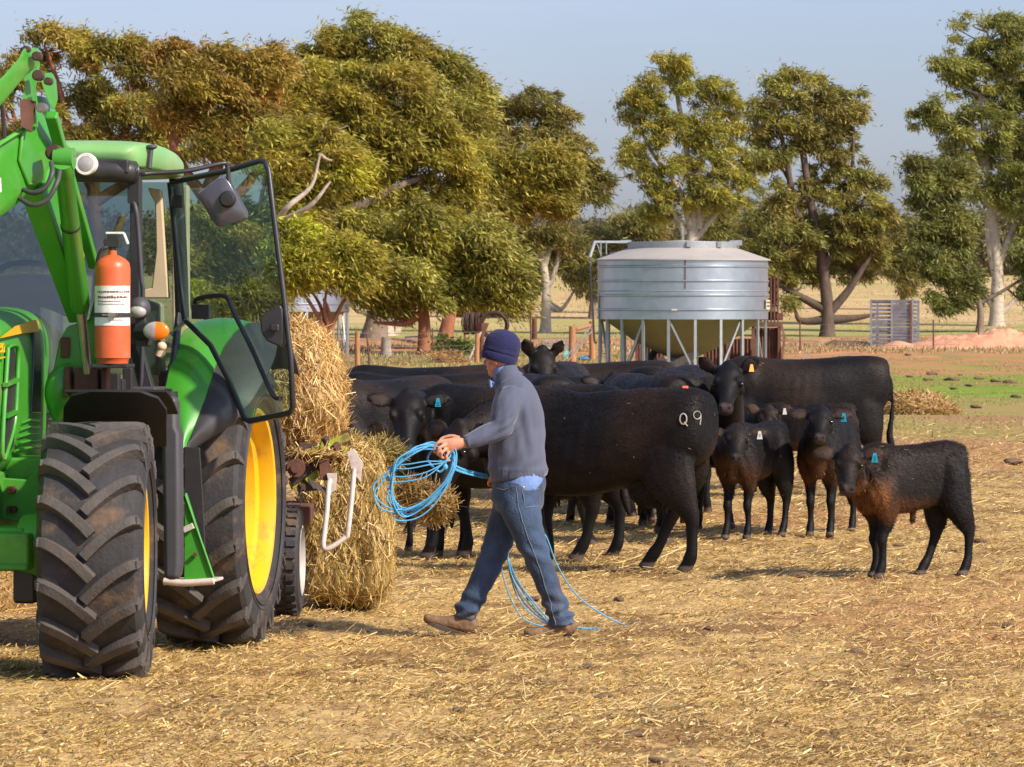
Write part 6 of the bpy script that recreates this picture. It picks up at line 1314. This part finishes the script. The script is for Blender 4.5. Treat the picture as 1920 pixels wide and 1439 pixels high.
# calves
C_('K', 'black calf with a white ear tag standing behind the branded rump', 1415, 37.2, 238, CPY(1382, 806, 36.2), CPY(1380, 850, 35.9), sc=.76, calf=True, brown=.4, length=.86, feet=(-.03, .06, .05, -.05), tags=((1, 'whitetag', 2),), ears=(.15, .05), seed=13, fur=12000, vox=.018, cat='calf', group='calves beside the herd', name='calf')
C_('L', 'brown eared calf half hidden behind the two middle calves', 1510, 45.5, 172, CPY(1442, 768, 45.3), CPY(1430, 820, 45.0), sc=.74, calf=True, brown=.9, feet=(.0, .1, 0, 0), tags=((1, 'whitetag', 0),), ears=(.5, .1), seed=14, fur=7000, vox=.02, cat='calf', group='calves beside the herd', name='calf')
C_('M', 'black calf facing us with a blue tag between the other calves', 1556, 37.9, 253, CPY(1538, 772, 36.9), CPY(1536, 818, 36.5), sc=.80, calf=True, brown=.55, ears=(.15, .0), tags=((1, 'bluetag', 3),), seed=15, fur=12000, vox=.018, cat='calf', group='calves beside the herd', name='calf', wid=.9)
C_('N', 'nearest brown chested calf with a blue tag at the right', 1708, 31.6, 209, CPY(1592, 846, 30.95), CPY(1588, 905, 30.72), sc=.745, calf=True, brown=.8, length=.86, feet=(.03, -.05, -.06, .26), ears=(.2, .0), tags=((1, 'bluetag', 3),), seed=16, fur=24000, vox=.015, cat='calf', group='calves beside the herd', name='calf')
C_('O', 'brownish calf mostly hidden behind the belly of the branded cow', 1185, 36.6, 20, CPY(1235, 850, 36.3), CPY(1255, 890, 36.1), sc=.74, calf=True, brown=.7, seed=17, fur=5000, vox=.021, cat='calf', group='calves beside the herd', name='calf', feet=(.02, -.1, .1, 0))
C_('P', 'calf hidden behind the lowered heads its legs showing left of the man', 812, 35.1, 110, CPY(790, 880, 35.6), CPY(780, 920, 35.4), sc=.76, calf=True, brown=.5, seed=18, fur=5000, vox=.021, cat='calf', group='calves beside the herd', name='calf')
# ---------------------------------------------------------------- the farmer
MD = 26.0
def Pm(px, py, d=0): return W(px, py, MD+d)
mbase = np.array([(955-960)/FPX*MD, MD, 0.0])
man = thing('person', 'man in a navy beanie and grey blue sweater striding left with a blue rope', 'person', mbase)
def chain(mb, L, k=4, n=16, up=(1, 0, 0), p=2.0):
    """L: (px,py,d, half fore-aft m, half lateral m)"""
    q = crom([Pm(*l[:3]) for l in L], k); return mb.loft(q, cval([l[4] for l in L], k), cval([l[3] for l in L], k), up=up, n=n, p=p)
def cloth(name, mb, vox, mat, fold, parent=man, smooth=3, colr=None):
    me = remesh(mb, vox, smooth, name); V, N = np_mesh(me); V = V+N*fold(V)[:, None]; me.vertices.foreach_set('co', (V-mbase).astype(np.float32).ravel()); me.materials.append(M[mat])
    o = bpy.data.objects.new(name, me); COL.objects.link(o); o.parent = parent; return o, V, N
px_of = lambda V: (960+V[:, 0]/V[:, 1]*FPX, HY+(HCAM-V[:, 2])/V[:, 1]*FPX)
# body: one continuous skin, mostly inside the clothes
b = MB()
chain(b, [(971,905,0,.10,.10),(969,850,0,.11,.13),(966,790,0,.11,.14),(960,745,0,.08,.12),(952,722,0,.055,.06),(947,705,0,.052,.056),(942,690,0,.056,.058)], up=(1, 0, 0))
fd = np.array([-.82, .56, -.10]); fd /= np.linalg.norm(fd); fs = np.cross(fd, [0, 0, 1.]); fs /= np.linalg.norm(fs); fu = np.cross(fs, fd)
hc = Pm(939, 663)
hr = Matrix([(fd[0], fs[0], fu[0]), (fd[1], fs[1], fu[1]), (fd[2], fs[2], fu[2])])
b.ell(hc-fu*.006, (.090, .070, .098), 20, 14, hr)                                  # skull
b.ell(hc+fd*.035-fu*.062, (.062, .056, .070), 16, 10, hr)                  # face
b.ell(hc+fd*.058-fu*.105, (.036, .036, .026), 12, 8, hr)                   # chin
b.loft([hc+fd*.085-fu*.01, hc+fd*.115-fu*.045, hc+fd*.098-fu*.052], [.010, .016, .012], n=10)   # nose
b.ell(hc+fd*.090+fu*.004, (.012, .045, .010), 10, 6, hr)                   # brow
b.ell(hc+fd*.090-fu*.078, (.012, .024, .009), 10, 6, hr)                   # lips
for sg in (1, -1): b.ell(hc-fd*.008+fs*sg*.074-fu*.040, (.018, .009, .030), 10, 8, hr); b.ell(hc+fd*.04+fs*sg*.045-fu*.07, (.03, .02, .03), 10, 6, hr)
AL = [(957,745,-.14,.042,.042),(950,770,-.20,.048,.048),(939,802,-.22,.042,.042),(905,820,-.25,.038,.038),(872,831,-.27,.028,.032)]
AR = [(955,745,.15,.042,.042),(952,790,.22,.045,.045),(950,838,.24,.042,.042),(940,870,.18,.036,.036),(932,893,.12,.028,.030)]
for A_ in (AL, AR): chain(b, A_)
LL = [(966,915,-.06,.08,.06),(984,985,-.09,.065,.055),(1006,1040,-.10,.06,.058),(1030,1110,-.10,.05,.05),(1052,1162,-.09,.032,.03),(1048,1178,-.09,.028,.025),(1030,1184,-.09,.022,.02)]
LR = [(962,920,.06,.08,.06),(948,985,.08,.065,.055),(928,1040,.09,.06,.058),(900,1105,.10,.05,.05),(872,1150,.10,.032,.03),(866,1165,.10,.026,.024),(850,1168,.10,.02,.02)]
for A_ in (LL, LR): chain(b, A_)
# left hand: palm, four curled fingers, thumb
b.loft(crom([Pm(872,831,-.27), Pm(858,832,-.28), Pm(845,835,-.285), Pm(834,836,-.285)], 3), cval([.026, .024, .022, .018], 3), cval([.026, .036, .042, .038], 3), up=(0, 0, 1), n=14)
fing = [[(836,826,-.29),(822,830,-.30),(814,840,-.295),(816,850,-.28)], [(835,834,-.30),(823,841,-.315),(821,852,-.30),(829,856,-.28)],
        [(837,842,-.30),(828,850,-.315),(829,859,-.30),(838,860,-.28)], [(842,848,-.295),(837,857,-.305),(840,864,-.295),(848,862,-.28)]]
for i, f in enumerate(fing): q = crom([Pm(*p) for p in f], 4); r_ = [.0105, .0105, .0095, .0088][i]; b.loft(q, [r_*(1-.15*j/(len(q)-1))+(.0015 if j in (4, 8) else 0) for j in range(len(q))], n=10)
q = crom([Pm(862,822,-.26), Pm(846,818,-.25), Pm(830,822,-.25), Pm(822,830,-.265)], 4); b.loft(q, [.014, .013, .0125, .012, .0115, .0115, .011, .0105, .0105, .010, .0098, .009, .008], n=10)
# right hand, closed on the strands in front of the hip
b.loft(crom([Pm(932,893,.12), Pm(928,900,.10), Pm(923,906,.09)], 3), cval([.024, .03, .024], 3), cval([.026, .022, .02], 3), up=(0, 1, 0), n=12)
for i in range(4):
    q = crom([Pm(927+2*i,903,.06+.022*i), Pm(918+2*i,902,.06+.022*i), Pm(916+2*i,909,.07+.022*i), Pm(922+2*i,911,.08+.02*i)], 4); b.loft(q, .0095, n=8)
q = crom([Pm(933,898,.07), Pm(925,895,.05), Pm(917,897,.06)], 4); b.loft(q, .011, n=8)
body, _, _ = cloth('body', b, .0058, 'skin', lambda V: (vnoise(V[:, 0]*60, V[:, 2]*60, 5)-.5)*.0012, smooth=2)
e = MB()
for sg in (1, -1): e.ell(hc+fd*.079+fs*sg*.030-fu*.012, (.011, .013, .010), 10, 6, hr)
e.v = [tuple(np.array(p)-mbase) for p in e.v]; obj('eyes', e, M['eye'], man, smooth=180)
# sweater
s_ = MB()
chain(s_, [(972,899,0,.158,.165),(971,888,0,.166,.175),(970,860,0,.166,.18),(969,825,0,.162,.185),(969,785,0,.158,.195),(967,755,0,.142,.205),(963,735,0,.120,.185),(957,720,0,.092,.135),(951,708,0,.066,.085)], n=26, p=2.2)
chain(s_, [(964,738,-.13,.075,.075),(952,762,-.19,.078,.070),(944,785,-.215,.073,.065),(937,802,-.225,.064,.060),(920,812,-.235,.058,.055),(900,820,-.25,.052,.05),(880,827,-.265,.044,.044),(871,830,-.27,.041,.042)], up=(1, 0, 0))
chain(s_, [(955,740,.14,.075,.075),(952,790,.21,.066,.066),(950,838,.23,.058,.058),(942,868,.19,.05,.05),(934,888,.13,.04,.042)])
def fold_s(V):
    X, Y = px_of(V); w = np.zeros(len(V)); b1 = np.exp(-((X-945)/24)**2-((Y-803)/18)**2)
    w += .010*b1*np.sin((X+Y*1.5)/4.2); w += .006*np.exp(-((Y-872)/16)**2)*np.sin(X/9+Y/7)
    w += .0045*(vnoise(X/26+Y/60, Y/34-X/80, 9)-.5)*2*1.2+.003*(vnoise(X/9+Y/40, Y/26, 10)-.5)*2
    w += .006*np.exp(-((X-985)/16)**2)*np.sin((X-Y*.22)/4.6)*np.clip((Y-730)/40, 0, 1)*np.clip((870-Y)/40, 0, 1)
    w += .0018*np.sin(X/1.1)*(Y > 882)*(X > 905); w += .004*np.exp(-((Y-881)/1.8)**2)*(X > 905)
    w += .003*np.exp(-((X-878)/1.8)**2)+.0012*np.sin(Y/1.1)*(X < 877)
    return w
sw, VS, NS = cloth('sweater', s_, .0098, 'sweater', fold_s)
cl = MB(); ctr = [(955,722,.0,.086,.098),(951,712,0,.074,.080),(948,701,0,.068,.070),(945,692,0,.067,.068),(943,689,0,.064,.065)]; chain(cl, ctr, n=24)
cl.v = [tuple(np.array(p)-mbase+np.array([0, 0, .0+(p[0]-Pm(945,700)[0])*.28])) for p in cl.v]; obj('collar', cl, M['sweater'], sw, smooth=60)
ci = MB(); chain(ci, [(951,715,0,.060,.066),(946,700,0,.063,.064),(943,687,0,.062,.062)], n=20); ci.v = [tuple(np.array(p)-mbase+np.array([-.004, 0, .008+(p[0]-Pm(945,700)[0])*.28])) for p in ci.v]
ci.loft([Pm(926,722,-.03)-mbase, Pm(919,715,-.03)-mbase, Pm(921,727,-.04)-mbase], [.012, .014, .008], n=8)
obj('shirt_collar', ci, M['shirt'], man, smooth=60)
tl = MB(); chain(tl, [(975,893,0,.162,.17),(981,904,0,.162,.172),(990,913,0,.140,.166),(1000,922,0,.095,.14)], n=24)
tl.v = [tuple(np.array(p)-mbase) for p in tl.v]; obj('shirt_tail', tl, M['shirt'], man, smooth=60)
# jeans
j_ = MB()
chain(j_, [(973,893,0,.150,.155),(973,912,0,.155,.17),(970,940,0,.150,.175),(967,962,0,.12,.16)], n=24)
chain(j_, [(974,915,-.075,.120,.085),(977,955,-.09,.115,.09),(990,1000,-.10,.093,.080),(1007,1045,-.10,.077,.070),(1023,1085,-.10,.070,.064),(1038,1125,-.10,.067,.060),(1050,1152,-.095,.072,.062),(1054,1172,-.09,.078,.066)], n=20)
chain(j_, [(966,920,.075,.120,.085),(953,965,.09,.103,.085),(938,1005,.09,.088,.075),(926,1040,.09,.079,.068),(908,1080,.095,.073,.063),(890,1118,.10,.068,.060),(877,1140,.10,.068,.058),(869,1160,.10,.068,.058)], n=20)
def fold_j(V):
    X, Y = px_of(V); near = V[:, 1] < MD+.0
    w = .0035*(vnoise(X/18+Y/50, Y/22, 19)-.5)*2+.0025*(vnoise(X/7, Y/12, 20)-.5)*2
    w += .011*np.exp(-((Y-1150)/14)**2)*np.sin((Y+X*.45)/3.6); w += .009*np.exp(-((Y-1128-(X < 960)*8)/22)**2)*np.sin((Y-X*.4)/5.0)
    w += .006*np.exp(-((Y-1040)/22)**2)*np.sin((Y-X*.5)/5.0); w += .005*np.exp(-((Y-940)/20)**2)*np.sin((Y*.8+X)/6)
    return w
jn, VJ, NJ = cloth('jeans', j_, .0105, 'jeans', fold_j)
def on_cloth(V, N, px, py, lift=.004):
    X, Y = px_of(V); k = (X-px)**2+(Y-py)**2+1e4*(N[:, 1] > -.15)+2000*(V[:, 1]-MD+.1).clip(0); i = np.argsort(k)[:3]; return V[i].mean(0)+N[i].mean(0)*lift-mbase
M['seam'] = pmat('seam_thread', (.16, .17, .18), .8); M['brass'] = pmat('brass', (.8, .5, .15), .4, .8)
m = MB(); m.loft([on_cloth(VJ, NJ, x, y, .002) for x, y in crom([(968,912), (972,950), (985,995), (1003,1040), (1018,1085), (1032,1130), (1042,1172)], 5)], .0022, n=5); obj('side_seam', m, M['seam'], jn)
m = MB(); pk = [(978,912), (1010,918), (1013,950), (985,952), (978,912)]; m.loft([on_cloth(VJ, NJ, x, y, .002) for a, c_ in zip(pk[:-1], pk[1:]) for x, y in [(a[0]*(1-t)+c_[0]*t, a[1]*(1-t)+c_[1]*t) for t in (0, .33, .66)]]+[on_cloth(VJ, NJ, 978, 912, .002)], .0025, n=5); obj('pocket_stitching', m, M['seam'], jn)
m = MB(); m.ell(on_cloth(VJ, NJ, 981, 914, .004), (.007, .005, .007), 8, 6); obj('rivet', m, M['brass'], jn)
m = MB(); m.loft([on_cloth(VJ, NJ, x, y, .003) for x, y in crom([(928,915), (950,918), (962,912)], 6)], .0022, n=5); obj('front_pocket', m, M['seam'], jn)
# boots
def boot(ax, ay, d, pitch, toe_dx):
    """ankle point; pitch lifts the toe"""
    t = R(pitch); f = np.array([-math.cos(t), .08, math.sin(t)]); u = np.array([math.sin(t), 0, math.cos(t)]); a = Pm(ax, ay, d); mb = MB(); so = MB()
    S = [(-.075,.022,.024,.032),(-.06,.030,.033,.042),(-.03,.034,.037,.050),(.02,.030,.038,.050),(.07,.016,.042,.042),(.12,.004,.046,.032),(.17,.0,.047,.030),(.20,.0,.040,.028),(.225,-.002,.022,.018)]
    c0 = a-u*.085; q = crom([c0+f*s[0]+u*(s[1]) for s in S], 3)
    mb.loft(q, cval([s[2] for s in S], 3), cval([s[3] for s in S], 3), ups=[tuple(u)]*len(q), n=18, p=2.3)
    mb.loft([c0+u*.03-f*.012, a-u*.01-f*.012, a+u*.03-f*.014], [.038, .040, .040], [.050, .048, .046], n=16)
    so_pts = [(-.082,.024),(-.06,.036),(-.0,.034),(.06,.036),(.13,.045),(.17,.044),(.20,.032),(.217,.012)]
    top = [c0+f*x-u*.014+u*max(0, x-.15)*.25+np.array([0, 1, 0])*w_ for x, w_ in so_pts]+[c0+f*x-u*.014+u*max(0, x-.15)*.25-np.array([0, 1, 0])*w_ for x, w_ in so_pts[::-1]]
    so.prism(top, tuple(-u*.026)); q0 = c0-f*.045-u*.052; so.hexa([q0+f*.045+np.array([0, .036, 0]), q0-f*.038+np.array([0, .03, 0]), q0-f*.038-np.array([0, .03, 0]), q0+f*.045-np.array([0, .036, 0])], [p+u*.008 for p in (q0+f*.045+np.array([0, .036, 0]), q0-f*.038+np.array([0, .03, 0]), q0-f*.038-np.array([0, .03, 0]), q0+f*.045-np.array([0, .036, 0]))])
    o, V, N = cloth('boot', mb, .0075, 'boot', lambda V: (vnoise(V[:, 0]*40, V[:, 2]*40, 7)-.5)*.005, smooth=2)
    so.v = [tuple(np.array(p)-mbase) for p in so.v]; obj('sole', so, M['sole'], o, bevel=.004)
    return o
boot(1056, 1160, -.09, 0, 0); boot(873, 1153, .10, 17, 0)
# beanie
bn = MB(); prof = [(.080, -.052), (.094, -.056), (.101, -.045), (.103, -.028), (.104, -.012), (.099, -.006), (.104, .002), (.105, .010), (.101, .018), (.103, .030), (.102, .050), (.096, .075), (.082, .100), (.058, .120), (.030, .130), (.002, .133)]
bn.revolve(prof, axis='z', n=56)
tr = Matrix([(-.94, .0, -.30), (0, .84, 0), (0, 0, 0)])
V = []
tl_ = R(15); ca, sa = math.cos(tl_), math.sin(tl_)
for x, y, z in bn.v:
    x *= 1.03; y *= .88; x2 = x*ca-z*sa*-1; z2 = -x*sa*1+z*ca
    V.append((x2, y, z2))
bn.v = [tuple(np.array(p)+hc+[.000, 0, .006]-mbase) for p in V]
bo = obj('beanie', bn, M['beanie'], man, smooth=60)
# ---------------------------------------------------------------- blue rope
rp = MB(); rr = np.random.default_rng(5)
def strand(pts, r=.0052, jit=0, close=False, k=8):
    P = [Pm(x+rr.normal(0, jit), y+rr.normal(0, jit), d+rr.normal(0, jit*.002)) for x, y, d in pts]
    if close:
        P = P+[P[0]]
    rp.loft(crom(P, k), r*.85, n=7)
loops = [[(838,846,-.285),(805,836,-.26),(765,850,-.24),(736,885,-.24),(728,925,-.26),(745,958,-.28),(785,950,-.30),(822,915,-.32),(848,880,-.32),(852,852,-.30),(838,846,-.285)],
         [(836,846,-.285),(812,833,-.28),(775,842,-.30),(745,870,-.32),(732,905,-.32),(740,945,-.30),(770,962,-.26),(808,940,-.24),(838,905,-.22),(848,870,-.25),(838,848,-.285)],
         [(838,847,-.285),(820,838,-.30),(790,842,-.32),(752,862,-.34),(735,890,-.34),(738,935,-.32),(760,968,-.28),(800,948,-.25),(835,908,-.25),(850,868,-.27),(840,848,-.285)]]
for i in range(9): strand([(x+(0 if 2 < j < 8 else 0), y, d) for j, (x, y, d) in enumerate(loops[i % 3])], jit=2.6)
strand([(836,846,-.285),(800,836,-.3),(750,860,-.33),(715,905,-.33),(700,925,-.33),(712,952,-.32),(742,962,-.30),(790,950,-.28),(830,910,-.28),(850,870,-.28),(842,850,-.285)], jit=1)
strand([(836,846,-.285),(800,838,-.3),(752,866,-.33),(712,895,-.33),(699,918,-.33),(716,946,-.32),(752,958,-.30),(796,940,-.28),(834,905,-.28),(848,868,-.28),(842,850,-.285)], jit=1)
strand([(850,852,-.28),(846,895,-.26),(815,945,-.27),(780,972,-.27),(745,975,-.28),(738,960,-.29),(760,952,-.3)], jit=1)
for y0, y1 in ((878, 872), (893, 885), (903, 893), (870, 866)): strand([(846,852,-.29),(835,866,-.31),(800,y1,-.32),(765,y0,-.32),(735,y0+1,-.31)], r=.0048, jit=.8)
for k in range(3): strand([(834,850,-.28),(822,852,-.26),(812,845,-.25),(803,858,-.26),(808,872,-.28),(825,885,-.30),(835,870,-.30),(836,852,-.29)], jit=1.6, r=.0048)
for k in range(5): strand([(850,872+2*k,-.27),(870,880+2*k,-.15),(895,888+1.3*k,-.0),(912,892+k,.06),(922,895+k*.8,.09),(926,900,.10)], jit=.8, r=.0045)
gx = lambda px, py: (px, py, 1.88*FPX/(py-HY)-MD-.012*26)
for k in range(5): strand([(926,900,.10),(940,940,.22),(946,985,.28),(948,1030,.32),(957+3*k,1085,.38),(978+6*k,1130,.44),(1015+5*k,1163+k,.50),(1060,1176+k,.52),(1105,1180+1.2*k,.50),(1125,1181+1.3*k,.48)], jit=1.5, r=.0045)
strand([(926,900,.10),(950,950,.24),(985,985,.3),(1020,1000,.32),(1045,1060,.38),(1080,1115,.46),(1125,1150,.58),(1160,1168,.66),(1185,1179,.60)], jit=.5, r=.005)
strand([(926,900,.10),(938,960,.24),(938,1030,.30),(944,1085,.36),(965,1140,.42),(990,1165,.46),(1040,1178,.50),(1090,1182,.48)], jit=1.0, r=.0045)
for (x, y, d) in ((733,880,-.31), (728,898,-.31), (826,868,-.29), (835,876,-.3)):   # knots
    rp.ell(Pm(x, y, d), (.016, .014, .018), 8, 6)
rb_ = Pm(900, 900, 0)*[1, 1, 0]; rp.v = [tuple(np.array(p)-rb_) for p in rp.v]
o = obj('rope', rp, M['rope'], smooth=60); o.location = tuple(rb_); tag(o, 'light blue rope coiled in the mans hand and trailing over the straw', 'rope')
